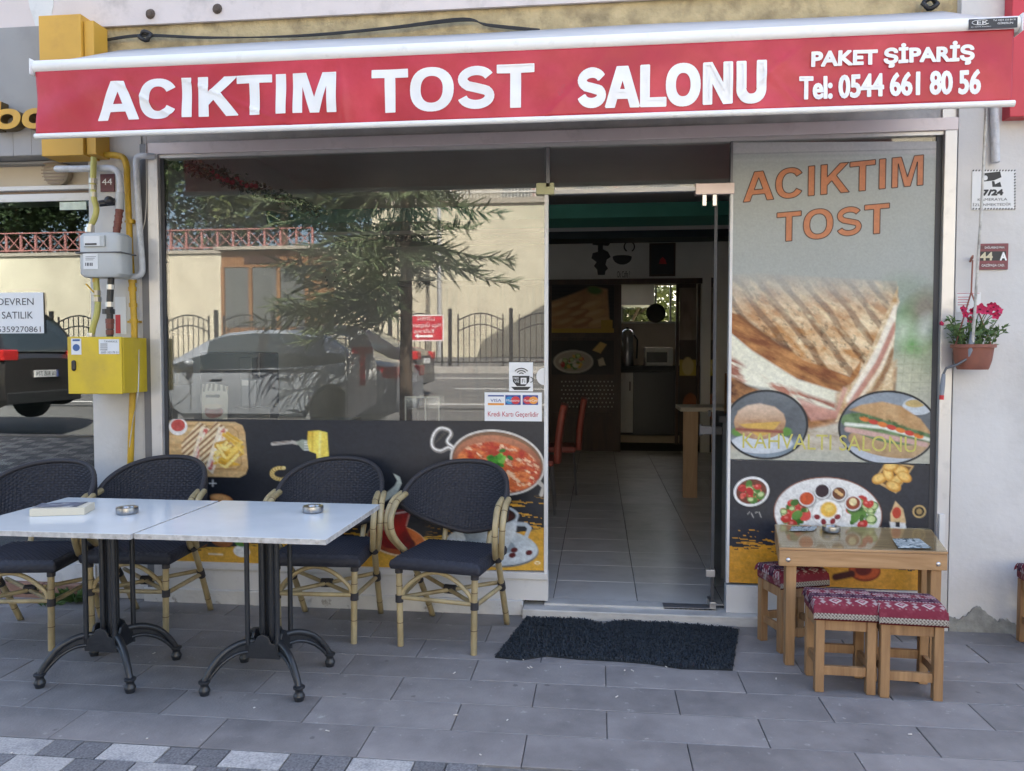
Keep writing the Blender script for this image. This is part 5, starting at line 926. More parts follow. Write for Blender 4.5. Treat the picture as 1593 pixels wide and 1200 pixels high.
b = B(); text(b, 'DAĞLARBAŞI MAH.', F(1532, 387, yy-.0006), F(1563, 383.5, yy-.0006), .0, y=yy-.0006); b.o('lettering', 'whiteink', pl); b = B(); text(b, 'GAZİPAŞA CAD.', F(1527, 415, yy-.0006), F(1563, 411, yy-.0006), .0, y=yy-.0006); b.o('lettering', 'whiteink', pl)
a, c = F(1487, 486, y), F(1526, 455, y); nt_ = B().box(a.x, c.x, y-.0015, y, a.z, c.z).o('wall_notice', 'labelwhite'); tag(nt_, 'small white paper with red lines on the wall behind the petunias', 'notice'); b = B(); [quadpx(b, (1490, 463+k*4), (1508, 462+k*4), y-.0025) for k in range(4)]; [quadpx(b, (1489, 457), (1524, 456), y-.0025)]; b.o('print', 'inkred', nt_)
# hanging petunia pot
mat('terracotta', (.26, .095, .065), r=.6, v=.12, s=10, c2=(.2, .08, .06), f2=.6, s2=8); mat('petal', (.55, .02, .10), r=.6, v=.25, s=40); mat('petalcore', (.2, .01, .05), r=.6); mat('leafgreen', (.10, .17, .055), r=.6, v=.35, s=30); mat('soil', (.05, .035, .025), r=1)
pc = F(1513, 575, -.13); pt = T('hanging_flower_pot', 'terracotta plastic pot of red petunias hanging on the white wall', 'flower pot', pc)
ztop = F(1513, 536, -.13).z; rt_ = (F(1545, 540, -.13).x-F(1481, 540, -.13).x)/2
b = B(); h = ztop-pc.z; b.lathe([(.02, 0), (rt_*.70, 0), (rt_*.74, h*.06), (rt_*.85, h*.35), (rt_*.93, h*.8), (rt_*.95, h*.86), (rt_*1.04, h*.87), (rt_*1.04, h), (rt_*.97, h), (rt_*.9, h*.85), (.01, h*.84)], pc, 28); b.o('pot', 'terracotta', pt, sm=40)
b = B(); b.lathe([(rt_*.9, h*.86), (.001, h*.9)], pc, 20); b.o('soil', 'soil', pt)
hk = F(1513, 405, -.06)
for dx in (-.85, .85): b = B(); b.tube([pc+V3(dx*rt_, 0, h), F(1511, 455, -.06), hk], .004, 6); b.o('hanger', 'terracotta', pt, sm=60)
b = B(); b.tube([hk+V3(-.012, 0, -.01), hk+V3(-.01, -.01, .012), hk+V3(0, 0, .022), hk+V3(.008, .02, .012), hk+V3(.006, .038, .0)], .005, 6); b.o('hook', 'terracotta', pt, sm=60)
rg = random.Random(11); tips = []; b = B(); lf = B()
def leafq(bb, p, d, n, L_, W_):
    d = d.normalized(); s_ = d.cross(n).normalized()*W_; u_ = s_.cross(d).normalized(); bb.add([p, p+d*L_*.5+s_+u_*L_*.06, p+d*L_, p+d*L_*.5-s_+u_*L_*.06, p+d*L_*.5-u_*L_*.04], [(0, 4, 1), (1, 4, 2), (2, 4, 3), (3, 4, 0)])
for k in range(34):
    a = rg.uniform(0, 6.28); r_ = rt_*rg.uniform(.1, .85); p0 = pc+V3(r_*math.cos(a), r_*math.sin(a), h*.86); tip = p0+V3(math.cos(a)*rg.uniform(.01, .09)+rg.uniform(-.02, .02), math.sin(a)*rg.uniform(.01, .06)-.01, rg.uniform(.05, .15)); mid = p0.lerp(tip, .5)+V3(0, 0, .02); pth = smooth_path([p0, mid, tip], 4); b.tube(pth, .0022, 5); tips.append(tip)
    for q in range(9): pp_ = pth[rg.randrange(1, len(pth))]; leafq(lf, pp_, V3(rg.uniform(-1, 1), rg.uniform(-1, .6), rg.uniform(-.3, .9)), V3(rg.uniform(-1, 1), rg.uniform(-1, 1), 1), rg.uniform(.022, .042), rg.uniform(.006, .012))
b.o('stems', 'leafgreen', pt); tag(lf.o('leaves', 'leafgreen', pt), kind='stuff')
for u, v, rr_, dy in ((1525, 481, .030, -.22), (1513, 484, .022, -.2), (1537, 484, .026, -.2), (1546, 478, .024, -.19), (1553, 483, .025, -.16), (1549, 491, .022, -.2), (1541, 476, .02, -.17), (1498, 482, .022, -.16), (1502, 490, .018, -.2), (1508, 497, .019, -.21), (1464, 504, .014, -.15)):
    c = F(u, v, dy); ax_ = V3(rg.uniform(-.5, .5), -1, rg.uniform(-.2, .5)).normalized(); s_ = ax_.orthogonal().normalized(); o_ = ax_.cross(s_); vs = [c-ax_*.012]; n = 25
    for i in range(n): t = 2*PI*i/n; k = rr_*(.86+.16*math.cos(5*t)); vs.append(c+(s_*math.cos(t)+o_*math.sin(t))*k+ax_*(.004*math.cos(10*t)+.006))
    bb = B(); bb.add(vs, [(0, 1+i, 1+(i+1) % n) for i in range(n)]); fl_ = bb.o('flower', 'petal', pt, sm=180); bb = B(); bb.ball(c-ax_*.002, rr_*.2, 8, 5); bb.o('flower_throat', 'petalcore', fl_)
    bb = B(); bb.tube(smooth_path([c-ax_*.012, (c+pc+V3(0, 0, h))/2+V3(0, 0, .03), pc+V3((c.x-pc.x)*.4, 0, h*.86)], 4), .002, 5); bb.o('flower_stem', 'leafgreen', fl_)
# small things along the ground
b = B(); b.box(1.62, 1.65, -.075, -.037, .0, .075); tag(b.o('socket_box', 'aluwhite', bev=.003), 'small white box on the plinth behind the kilim stools', 'box')
b = B(); b.tube(smooth_path([(1.66, -.05, .03), (1.75, -.07, .005), (1.9, -.06, .008), (2.0, -.05, .05)]), .005, 6); tag(b.o('floor_cable', 'blackcable', sm=180), 'black cable lying along the plinth under the wooden table', 'cable')
b = B(); p, q = F(1459, 838, -.045), F(1469, 800, -.045); b.box(p.x, q.x, -.06, -.036, p.z-.05, q.z); tag(b.o('white_strip', 'aluwhite', bev=.002), 'narrow white plastic strip on the frame behind the wooden table', 'strip')
# weeds at the foot of the neighbour's wall
mat('weed', (.08, .15, .04), r=.7, v=.4, s=20)
for (u, v, n, hh, l) in ((118, 935, 46, .14, 'leafy green weed growing at the wall between the two left chairs'), (78, 942, 26, .06, 'low bright green weed on the pavement by the left chair'), (20, 925, 12, .07, 'tiny weed tuft at the red base stones')):
    c = G(u, v); c.y = max(c.y, -.2); e = B()
    for k in range(n): a = rg.uniform(0, 6.28); d = V3(math.cos(a), math.sin(a)*.7, rg.uniform(.2, 1.6)); p0 = c+V3(math.cos(a), math.sin(a), 0)*rg.uniform(0, .05); leafq(e, p0, d, V3(-d.y, d.x, .2), hh*rg.uniform(.5, 1.2), hh*.13)
    tag(e.o('weed', 'weed', loc=(c.x, c.y, 0)), l, 'weed', 'weeds along the wall')
# litter: cigarette ends and paper scraps
mat('butt', (.7, .66, .6), r=.8, v=.2, s=60)
lt = B()
for k in range(30):
    u, v = (rg.uniform(780, 1130), rg.uniform(1025, 1046)) if k < 12 else (rg.uniform(0, 1590), rg.uniform(985, 1195)); c = G(u, v, .004)
    a = rg.uniform(0, 3.14); L_ = rg.uniform(.003, .010); d = V3(math.cos(a), math.sin(a), 0)*L_; lt.bar(c-d, c+d, rg.uniform(.003, .006), .003)
tag(lt.o('litter', 'butt', loc=(0, -1, 0)), 'scattered cigarette ends and paper scraps on the paving', 'litter', kind='stuff')
# ================================================================ inside of the shop
mat('tile', (.66, .64, .61), r=.22, v=.08, s=4, c2=(.56, .54, .51), f2=.6, s2=5, rnd=.06); mat('grout', (.06, .055, .05), r=.9); mat('insidewall', (.8, .79, .76), r=.8, v=.06, s=3); mat('insideceiling', (.72, .70, .69), r=.8, v=.05, s=3); mat('greenband', (.05, .24, .17), r=.6, v=.1, s=6); mat('darkteal', (.015, .03, .035), r=.6)
wood('darkwood', (.075, .035, .02), (.03, .014, .01), 2, .5, 12)
fl_ = B().box(-2.7, 2.3, .06, 9.4, -.02, .052).o('floor', 'grout'); tag(fl_, kind='structure'); fl_.location = (0, 0, 0); 
fl_.data.transform(Matrix.Translation((-.2, 4.73, -.02)))
TW, TD = .487, .373; ci = {}
for i in range(19):
    for j in range(-6, 5):
        x0, y0 = .035+j*TW, .10+i*TD
        if x0 < -2.72 or x0+TW > 2.32: continue
        k = block('floor_tile', 'tile', x0+.002, x0+TW-.002, y0+.002, y0+TD-.002, .008, fl_, ci, .0005); k.location.z = .059+random.uniform(-.0004, .0004)
mt = MATS['marble']
tag(B().box(-.01, .95, -.0, .09, .0525, .0645).o('threshold', 'marble'), kind='structure')
tag(B().box(-2.8, -2.7, .26, 9.4, 0, 3.3).o('wall_left', 'insidewall'), kind='structure'); tag(B().box(2.3, 2.4, .26, 9.4, 0, 3.3).o('wall_right', 'insidewall'), kind='structure'); tag(B().box(-2.8, 2.4, .21, 9.45, 3.2, 3.3).o('ceiling', 'insideceiling'), kind='structure')
bk = B(); Yp = 7.1; pw = F(1092, 435, Yp); pl_ = F(966, 435, Yp); tz = F(1000, 434, Yp).z
bk.box(-2.7, 2.3, Yp, Yp+.1, tz, 3.2); bk.box(pw.x, 2.3, Yp, Yp+.1, .05, tz); tag(bk.o('wall_back', 'insidewall'), kind='structure')
kb = B(); Yk = 9.3; w0, w1 = F(968, 501, Yk), F(1062, 444, Yk)
kb.box(-2.7, -2.3, Yk, Yk+.1, 0, 3.2); kb.box(w1.x, 2.3, Yk, Yk+.1, 0, 3.2); kb.box(-2.3, w1.x, Yk, Yk+.1, 0, w0.z); kb.box(-2.3, w1.x, Yk, Yk+.1, w1.z, 3.2); tag(kb.o('wall_kitchen', mat('pinktile', (.5, .42, .36), r=.4, v=.06, s=4)), kind='structure')  # opening carried left beyond the visible part, added to bring daylight indoors
kw = T('kitchen_window', 'bright kitchen window seen through the open door, widened out of view for daylight', 'window', (w0.x, Yk, w0.z)); 
for u in (968, 1020, 1043, 1061): p = F(u, 480, Yk); B().box(p.x-.015, p.x+.015, Yk-.02, Yk+.02, w0.z, w1.z).o('frame', 'aluwhite', kw)
B().box(-2.3, w1.x, Yk-.02, Yk+.02, w0.z-.03, w0.z).o('sill', 'aluwhite', kw); B().box(-2.3, w1.x, Yk+.03, Yk+.035, w0.z, w1.z).o('pane', 'clearglass', kw)
# stepped bands under the ceiling
def beam_(y0, y1, v0, v1, m_, nm, l): z1 = F(980, v0, y0).z; z0 = F(980, v1, y0).z; tag(B().box(-2.7, 2.3, y0, y1, z0, z1).o(nm, m_), l, 'beam')
beam_(2.4, 2.9, 316, 338, 'greenband', 'green_beam', 'green painted ceiling beam across the shop with small flower drawings'); beam_(3.0, 3.3, 339, 351, 'insideceiling', 'grey_beam', 'narrow grey beam behind the green one'); beam_(4.2, 4.6, 352, 370, 'darkteal', 'dark_beam', 'dark teal beam deeper inside the shop')
# partition of dark wood with printed panels
pt_ = T('wooden_partition', 'dark wooden partition with food pictures at the back of the shop', 'partition', (-.9, Yp, .05))
B().box(-2.7, pl_.x, Yp-.03, Yp+.03, .05, tz-.001).o('panel', 'darkwood', pt_); B().box(-2.7, pw.x, Yp-.06, Yp-.031, tz-.08, tz-.002).o('rail', 'darkwood', pt_)
for v in (522, 585, 645): p = F(900, v, Yp-.06); B().box(-2.7, pl_.x, Yp-.06, Yp-.031, p.z-.03, p.z+.03).o('rail', 'darkwood', pt_)
for u in (853, 961): p = F(u, 500, Yp-.06); B().box(p.x-.05, p.x+.05, Yp-.075, Yp-.061, .06, tz-.09).o('stile', 'darkwood', pt_)
s = Sheet([(853, 443), (955, 443), (955, 518), (853, 518)], 70, 52, '#2e2622'); s.put((np.abs((s.V % 6)-3) < .8)*1., '#1d1815')
s.put(s.poly([(856, 470), (880, 462), (920, 446), (945, 450), (948, 500), (952, 512), (853, 516)], 3), s.mix('#b07a45', '#e0b27a', s.noise(14, 8, 3)))
for k in range(9): s.put(s.ell(868+(k % 3)*24+k*2, 476+(k//3)*13, 17, 7, -18), ('#c99257', '#b87f49', '#d9a86c')[k % 3]); s.put(s.ell(866+(k % 3)*24+k*2, 474+(k//3)*13, 12, 3, -18, 3), '#e9c48e', .7)
s.put(s.ell(925, 452, 12, 6, 10, 3), '#5c7a35'); s.put((s.V > 511)*1., '#c9a23c'); s.put(s.poly([(935, 498), (953, 498), (953, 515), (935, 515)]), '#c9a23c'); s.o('printed_panel', Yp-.064, 'vinylmatt', pt_, gain=.9)
s = Sheet([(853, 530), (955, 530), (955, 583), (853, 583)], 70, 36, '#26211f'); s.put(s.ell(892, 563, 31, 18), '#d5cfc4'); s.put(s.ell(892, 563, 28, 15.5), '#b9ab9a'); salad(s, 892, 563, 24, 13, 30, ['#c23a36', '#c7d69a', '#5c8a41', '#e7b84f', '#efe9d8'], 4); s.put(s.poly([(922, 545), (934, 532), (944, 536), (934, 550)]), '#d9b46a'); s.put(s.poly([(930, 560), (938, 556), (942, 568), (932, 570)]), '#c9b9a0'); s.o('printed_panel', Yp-.064, 'vinylmatt', pt_, gain=.9)
b = B()
for i in range(14):
    for j in range(7): u, v = 874+i*6+(j % 2)*3, 594+j*6.5; disc_(b, u, v, 1.5, 1.5, Yp-.04, n=6)
tag(b.o('inlay', mat('inlaycream', (.4, .38, .33), r=.6), pt_), kind='stuff')
kl = T('kitchen_door', 'wooden kitchen door leaf with printed panels standing open', 'door', (F(1050, 690, Yp).x, Yp, .06)); p0, p1 = F(1052, 445, Yp+.02), F(1088, 692, Yp+.02)
for a, c, nm in (((1050, 692), (1057, 442), 'stile'), ((1083, 692), (1090, 442), 'stile'), ((1057, 448), (1083, 441), 'rail'), ((1057, 540), (1083, 530), 'rail'), ((1057, 692), (1083, 672), 'rail')): p, q = F(*a, Yp-.02), F(*c, Yp-.02); B().box(p.x, q.x, Yp-.02, Yp+.03, p.z, q.z).o(nm, 'darkwood', kl)
s = Sheet([(1057, 448), (1083, 448), (1083, 672), (1057, 672)], 24, 110, '#4a3a30'); s.put((s.V < 530)*1., s.mix('#6a5444', '#b8a898', s.noise(12, 30, 5))); s.put((s.V > 560)*(s.V < 585)*1., '#c9b04a'); s.put(s.ell(1070, 570, 9, 14), '#d8c48a'); s.put(s.ell(1074, 632, 12, 20), '#a05a32'); s.o('printed_panel', Yp, 'vinylmatt', kl, gain=.8)
# kitchen unit, microwave, urn, pan, hood
Yc = 8.3; ku = T('kitchen_unit', 'kitchen counter with one white door and a black front', 'counter', (F(1005, 680, Yc).x, Yc, .06))
def bx_(nm, a, c, y0, y1, m_, par, bv=0): p, q = F(*a, y0), F(*c, y0); return B().box(min(p.x, q.x), max(p.x, q.x), y0, y1, min(p.z, q.z), max(p.z, q.z)).o(nm, m_, par, bev=bv)
bx_('worktop', (900, 577), (1100, 570), Yc-.03, Yk-.01, 'inkblack', ku); bx_('carcass', (900, 676), (1100, 578), Yc+.02, Yk-.02, 'inkblack', ku); bx_('cabinet_door', (965, 673), (985, 580), Yc, Yc+.015, 'aluwhite', ku); bx_('black_front', (986, 675), (1052, 580), Yc, Yc+.015, 'blackplastic', ku); bx_('handle', (979, 608), (981, 594), Yc-.02, Yc-.005, 'inkblack', ku); bx_('toe_kick', (960, 694), (1062, 679), Yc+.03, Yc+.06, 'beige', ku)
mw = T('microwave', 'white microwave oven on the kitchen counter', 'microwave', F(1022, 570, 8.45)); bx_('casing', (1003, 569.5), (1047, 541), 8.45, 8.8, 'aluwhite', mw, .01); bx_('window', (1006, 564), (1038, 548), 8.435, 8.449, 'blackplastic', mw); bx_('controls', (1040, 566), (1046, 544), 8.44, 8.449, 'metergrey', mw)
p = F(976, 569.5, 8.5); b = B(); zt = F(976, 512, 8.5).z; h = zt-p.z; ur = T('tea_urn', 'polished steel tea urn on the kitchen counter', 'tea urn', p); b.lathe([(.09, 0), (.10, .02), (.10, h*.55), (.085, h*.6), (.095, h*.68), (.095, h*.9), (.07, h*.97), (.02, h)], p, 20); b.o('body', 'chrome', ur, sm=40); b = B(); b.tube([p+V3(.1, -.02, h*.85), p+V3(.16, -.02, h*.7), p+V3(.15, -.02, h*.2)], .015, 8); b.o('handle', 'blackplastic', ur, sm=60); b = B(); b.cyl(p+V3(0, 0, h), p+V3(0, 0, h+.03), .025); b.o('knob', 'blackplastic', ur)
bx_('x', (966, 475), (1018, 443), 8.6, 9.2, 'steel', None); hd = bpy.data.objects['x']; hd.name = 'cooker_hood'; tag(hd, 'steel cooker hood hanging in the kitchen', 'hood')
p = F(1020, 488, 8.2); pn = T('frying_pan', 'black pan hanging before the kitchen window', 'pan', p); b = B(); b.lathe([(.002, 0), (.13, 0), (.155, .04), (.15, .04), (.125, .008), (.002, .008)], p, 24, Matrix.Rotation(R(84), 3, 'X')); b.o('body', 'inkblack', pn, sm=40); b = B(); b.tube([p+V3(0, 0, .15), p+V3(0, 0, .34)], .01, 8); b.o('handle', 'inkblack', pn)
# wall decals and framed picture
Yd = Yp-.006
dc = B(); 
for pts in ([(921, 376), (936, 374), (949, 379), (946, 383), (938, 382), (938, 388), (946, 392), (950, 400), (944, 404), (942, 412), (946, 418), (942, 422), (941, 428), (930, 428), (929, 420), (924, 414), (928, 408), (920, 402), (922, 394), (930, 392), (930, 382), (922, 381)],): dc.prism([F(u, v, Yd) for u, v in pts], (0, .002, 0))
tag(dc.o('wall_decal', 'inkblack'), 'black coffee grinder decal on the back wall', 'decal')
dc = B(); dc.prism([F(968+15*math.cos(t), 400+(12 if math.sin(t) > 0 else 3)*math.sin(t), Yd) for t in [i*.35 for i in range(18)]], (0, .002, 0)); ring_(dc, 979, 384, 8, 8, .012, -60, 240, Yd); tag(dc.o('wall_decal', 'inkblack'), 'black coffee cup decal on the back wall', 'decal')
dc = B(); text(dc, 'Ok Caffe ?', F(960, 432, Yd), F(980, 422, Yd), .0, y=Yd); tag(dc.o('wall_decal', 'inkblack'), 'small black handwriting decal under the coffee cup', 'decal')
pf = T('framed_picture', 'dark framed picture with a small red figure', 'picture', F(1031, 430, Yd)); bx_('frame', (1010, 430), (1051, 378), Yp-.03, Yp-.002, 'darkwood', pf); bx_('print', (1013, 427), (1048, 381), Yp-.034, Yp-.031, 'blacklabel', pf); b = B(); b.prism([F(u, v, Yp-.036) for u, v in ((1027, 404), (1031, 400), (1035, 404), (1037, 411), (1025, 411))], (0, .001, 0)); b.o('figure', 'inkred2', pf)
# red dining chairs, a long counter and a light counter
mat('redleather', (.30, .065, .045), r=.4, v=.12, s=8); mat('redleather2', (.35, .12, .09), r=.45, v=.12, s=8)
def redchair(x, y, label, a):
    t = T('dining_chair', label, 'chair', (0, 0, 0), 'red dining chairs inside the shop'); b = B(); P = [[V3(-.2+.4*j/8, .19+.02*(i/10)**2*3+.03*math.cos((j-4)/4*1.2), .46+.52*i/10) for j in range(9)] for i in range(11)]; b.grid(P); o = b.o('backrest', 'redleather', t, sm=180); o.modifiers.new('s', 'SOLIDIFY').thickness = .05
    B().box(-.21, .21, -.22, .2, .43, .49).o('seat', 'redleather', t, bev=.02)
    for sx in (-1, 1):
        for sy in (-1, 1): b = B(); b.tube([(sx*.18, sy*.18, .43), (sx*.2, sy*.21, .0)], .012, 8); b.o('leg', 'chrome', t)
    t.location = (x, y, .06); t.rotation_euler.z = R(a); return t
p = G(880, 765, .06); rc = redchair(p.x-.1, p.y, 'red dining chair seen side on through the door', -88); p = G(855, 795, .06); r2 = copy_tree(rc); r2.location = (p.x-.16, p.y, .06); r2['label'] = 'red dining chair half hidden behind the door frame'
r3 = copy_tree(rc); r3.location = (-1.02, .95, .06); r3.rotation_euler.z = R(180); r3['label'] = 'red chair with its back to the big window'
wood('palewood', (.50, .33, .19), (.36, .22, .12), 2, .5, 12)
lc = T('wooden_counter', 'pale wooden counter along the right wall inside', 'counter', G(1075, 775, .06)); y0 = lc.location.y; px_ = F(1063, 700, y0).x; zt = F(1063, 634, y0).z
B().box(px_-.03, 2.2, y0-.02, y0+.5, zt-.04, zt).o('top', mat('palelam', (.55, .5, .42), r=.5), lc); B().box(px_, px_+.14, y0, y0+.04, .062, zt-.041).o('end_panel', 'palewood', lc); B().box(px_+.05, px_+.08, y0+.05, y0+.48, .062, zt-.041).o('front_panel', 'darkwood', lc)
sc = T('service_counter', 'grey service counter just behind the open glass door', 'counter', (1.5, 1.5, .06)); B().box(1.04, 2.25, .55, 1.05, 1.06, 1.10).o('top', mat('greytop', (.3, .29, .28), r=.4), sc); B().box(1.07, 2.2, .6, 1.0, .062, 1.059).o('body', mat('greyfront', (.42, .45, .47), r=.5), sc)
bo = T('orange_box', 'orange printed box standing on the service counter', 'box', (1.17, .75, 1.10)); B().box(1.11, 1.24, .68, .8, 1.101, 1.36).o('carton', mat('orangecard', (.55, .22, .04), r=.6, v=.3, s=20), bo); b = B(); b.ball((1.165, .672, 1.2), (.03, .006, .05)); b.o('print', 'inkblack', bo)
# things on the shelf behind the big window
sh = T('window_shelf', 'narrow shelf behind the vinyl of the big window', 'shelf', (-1.2, .4, .06)); B().box(-2.25, -1.3, .12, .7, 1.02, 1.06).o('board', 'palelam', sh); B().box(-2.24, -2.2, .14, .68, .062, 1.019).o('support', 'palelam', sh); B().box(-1.36, -1.32, .14, .68, .062, 1.019).o('support', 'palelam', sh)
cm = T('coffee_machine', 'black bean to cup coffee machine behind the glass', 'coffee machine', F(360, 655, .42)); cm.location.z = 1.061
def bm(nm, a, c, y0, y1, m_, par, bv=0, zmin=None): p, q = F(*a, y0), F(*c, y0); z0 = max(min(p.z, q.z), zmin or -9); return B().box(min(p.x, q.x), max(p.x, q.x), y0, y1, z0, max(p.z, q.z)).o(nm, m_, par, bev=bv)
bm('body', (312, 660), (404, 548), .38, .68, 'blackplastic', cm, .01, 1.061); bm('spout_block', (372, 590), (392, 556), .30, .379, 'blackplastic', cm, .006); bm('drip_tray', (365, 660), (420, 634), .26, .379, 'blackplastic', cm, .005, 1.061); bm('jug', (374, 634), (398, 590), .28, .36, 'darkmetal', cm, .01); bm('badge', (376, 600), (386, 592), .272, .279, 'chrome', cm)
bg_ = T('coffee_bag', 'white stand up coffee bag with a cup picture behind the glass', 'bag', F(337, 652, .2)); s = Sheet([(319, 592), (355, 595), (353, 655), (323, 655)], 30, 50, '#d7d4cb'); s.put(s.ell(338, 634, 11, 10), '#8a3a2c'); s.put(s.ell(338, 626, 11, 4), '#e2d8c8'); s.put((s.V < 604)*(np.sin(s.U*.9) > 0)*1., '#6a6a62'); s.put((np.abs(s.V-612) < 2)*(np.abs(s.U-337) < 9)*1., '#3a3a38'); o = s.o('bag', .2, 'paperprint', bg_, fn=lambda u, v: F(u, v, .2+.0)+V3(0, -.03*math.sin((u-319)/36*PI)*min(1, (v-592)/25), 0)); o.modifiers.new('s', 'SOLIDIFY').thickness = .03; bg_.location.z = 1.06
nh = T('acrylic_box', 'clear acrylic box by the window near the card stickers', 'box', F(657, 655, .45)); glass('acrylic', tint=(.9, .92, .92), refl=.12); p, q = F(631, 690, .45), F(683, 617, .45); b = B().box(p.x, q.x, .45, .62, p.z, q.z); b.o('walls', 'acrylic', nh); 
for u in (631, 662, 683): k = F(u, 650, .445); B().box(k.x-.004, k.x+.004, .44, .448, p.z, q.z).o('edge', 'aluwhite', nh)
B().box(p.x, q.x, .44, .448, q.z-.008, q.z).o('edge', 'aluwhite', nh); dt = T('dining_table', 'dark table behind the big window carrying the acrylic box', 'table', ((p.x+q.x)/2, .6, .06)); B().box(p.x-.5, q.x+.45, .25, .95, p.z-.03, p.z-.001).o('table_top', 'darkwood', dt); B().box((p.x+q.x)/2-.04, (p.x+q.x)/2+.04, .55, .63, .062, p.z-.031).o('column', 'darkmetal', dt)
bm('x2', (253, 600), (276, 519), .3, .5, 'beige', None, .02); o = bpy.data.objects['x2']; o.name = 'beige_box'; tag(o, 'beige box standing behind the left edge of the big window', 'box')
# leafy garland crossing the upper left of the window, small decals on an inner pillar
ga = T('leaf_garland', 'dark leafy garland with red flowers strung behind the big window', 'garland', F(370, 285, .9)); g0, g1 = F(255, 243, .5), F(500, 330, 1.6); lf = B(); rd = B(); rg = random.Random(4)
b = B(); b.tube([g0.lerp(g1, i/20) for i in range(21)], .008, 5); b.o('string', 'leafgreen', ga)
for k in range(900): c = g0.lerp(g1, rg.random())+V3(rg.gauss(0, .018), rg.gauss(0, .018), rg.gauss(0, .022)); leafq(lf, c, V3(rg.uniform(-1, 1), rg.uniform(-1, 1), rg.uniform(-1, .6)), V3(rg.uniform(-1, 1), rg.uniform(-1, 1), 1), rg.uniform(.03, .05), .012)
tag(lf.o('leaves', mat('garlandleaf', (.02, .07, .035), r=.6, v=.3, s=20), ga), kind='stuff')
for k in range(10): c = g0.lerp(g1, .28+.05*k*.6)+V3(0, -.03, rg.uniform(-.02, .02)); bb = B(); bb.ball(c, .02, 8, 5); bb.o('flower', 'inkred', ga)
dp = B(); 
for k in range(12): u, v = 505+rg.uniform(0, 34), 412+rg.uniform(0, 34); disc_(dp, u, v, rg.uniform(.8, 2.2), rg.uniform(1, 3), .014, n=7)
tag(dp.o('window_decal', 'inkblack'), 'tiny black coffee bean decals on the big pane', 'decal', kind='stuff')
# ================================================================ across the street (seen in the panes)
mat('tanwall', (.58, .54, .42), r=.9, v=.10, s=1.2, b=.2, bs=20, c2=(.48, .44, .34), f2=.58, s2=.8); mat('coping', (.35, .32, .27), r=.9); mat('pinkrail', (.33, .15, .14), r=.6); mat('whiterail', (.62, .62, .6), r=.5); mat('blackiron', (.02, .02, .022), r=.5); mat('bark', (.09, .065, .045), r=.95, v=.3, s=10, b=.6, bs=20)
YW = -26.0
def W(u, v, y=-YW): p = F(u, v, y); return V3(p.x, -y, p.z)         # mirror image of the glass plane: where the real thing stands
gz = rz(YW)-.13
a, c = W(578, 320), W(1700, 320); rw = T('retaining_wall', 'tall ochre retaining wall across the street, right of the spruce', 'wall', ((a.x+c.x)/2, YW-.3, gz)); hr = W(720, 318).z
B().box(a.x, c.x, YW-.6, YW, gz-.3, hr).o('wall', 'tanwall', rw); B().box(a.x-.05, c.x, YW-.65, YW+.08, hr+.001, hr+.22).o('coping', 'coping', rw)
l = W(-900, 395); hl = W(300, 395).z; lw = T('retaining_wall', 'lower ochre retaining wall across the street behind the kiosk', 'wall', ((l.x+a.x)/2, YW-.3, gz)); B().box(l.x, a.x-.06, YW-.6, YW-.01, gz-.3, hl).o('wall', 'tanwall', lw); B().box(l.x, a.x-.06, YW-.65, YW+.06, hl+.001, hl+.14).o('coping', 'coping', lw)
b = B().box(-80, a.x, -75, YW-.61, -.5, hl-.2); tag(b.o('terrace', 'earth'), kind='structure'); b = B().box(a.x+.001, 80, -75, YW-.61, -.5, hr-.2); tag(b.o('terrace', 'earth'), kind='structure')
# back house behind the gate
hs = T('upper_house', 'cream house on the terrace behind the white railing', 'house', (-5, -38, hr-.2)); B().box(-10, 22, -46, -38, hr-.2, hr+9).o('wall', mat('creamwall', (.30, .27, .21), r=.9, v=.05, s=1), hs)
for k in range(7): w_ = B().box(-9+k*4, -7.4+k*4, -38.06, -37.99, hr+1.4, hr+3.2).o('window', mat('winpane', (.12, .13, .13), r=.15), hs); B().box(-9.1+k*4, -7.3+k*4, -37.98, -37.9, hr+1.25, hr+1.38).o('sill', 'whiterail', w_)
hr0 = hr+.225; e = T('white_railing', 'white picket railing on top of the tall ochre wall', 'railing', ((a.x+12)/2, YW-.3, hr0)); nb_ = B(); x = a.x+.2; zt = W(720, 262).z
while x < 16: nb_.box(x-.02, x+.02, YW-.32, YW-.28, hr0, zt); x += .135
tag(nb_.o('pickets', 'whiterail', e), kind='stuff'); [B().box(a.x+.1, 16, YW-.279, YW-.24, z, z+.06).o('rail', 'whiterail', e) for z in (hr0+.25, zt-.35)]
x = a.x+.1
while x < 16: B().box(x-.05, x+.05, YW-.34, YW-.281, hr0, zt+.05).o('post', 'pinkrail', e); x += 3.2
# X railing on the lower wall
e = T('cross_railing', 'dull pink railing of crossed bars on the lower wall', 'railing', (l.x/2, YW-.3, hl+.14)); z0, z1 = hl+.145, W(300, 356).z; x = W(482, 380).x; k = 0
while x > l.x+1 and k < 46:
    B().box(x-.04, x+.04, YW-.34, YW-.26, z0, z1).o('post', 'pinkrail', e); x2 = x-.68*1; b = B(); b.bar((x, YW-.3, z0+.12), (x2, YW-.3, z1-.06), .03, .03, (0, 1, 0)); b.bar((x, YW-.33, z1-.06), (x2, YW-.33, z0+.12), .03, .03, (0, 1, 0)); tag(b.o('cross_bars', 'pinkrail', e), kind='stuff'); x = x2; k += 1
for z in (z0+.1, z1-.04): B().box(x, W(482, 380).x, YW-.255, YW-.21, z, z+.05).o('rail', 'pinkrail', e)
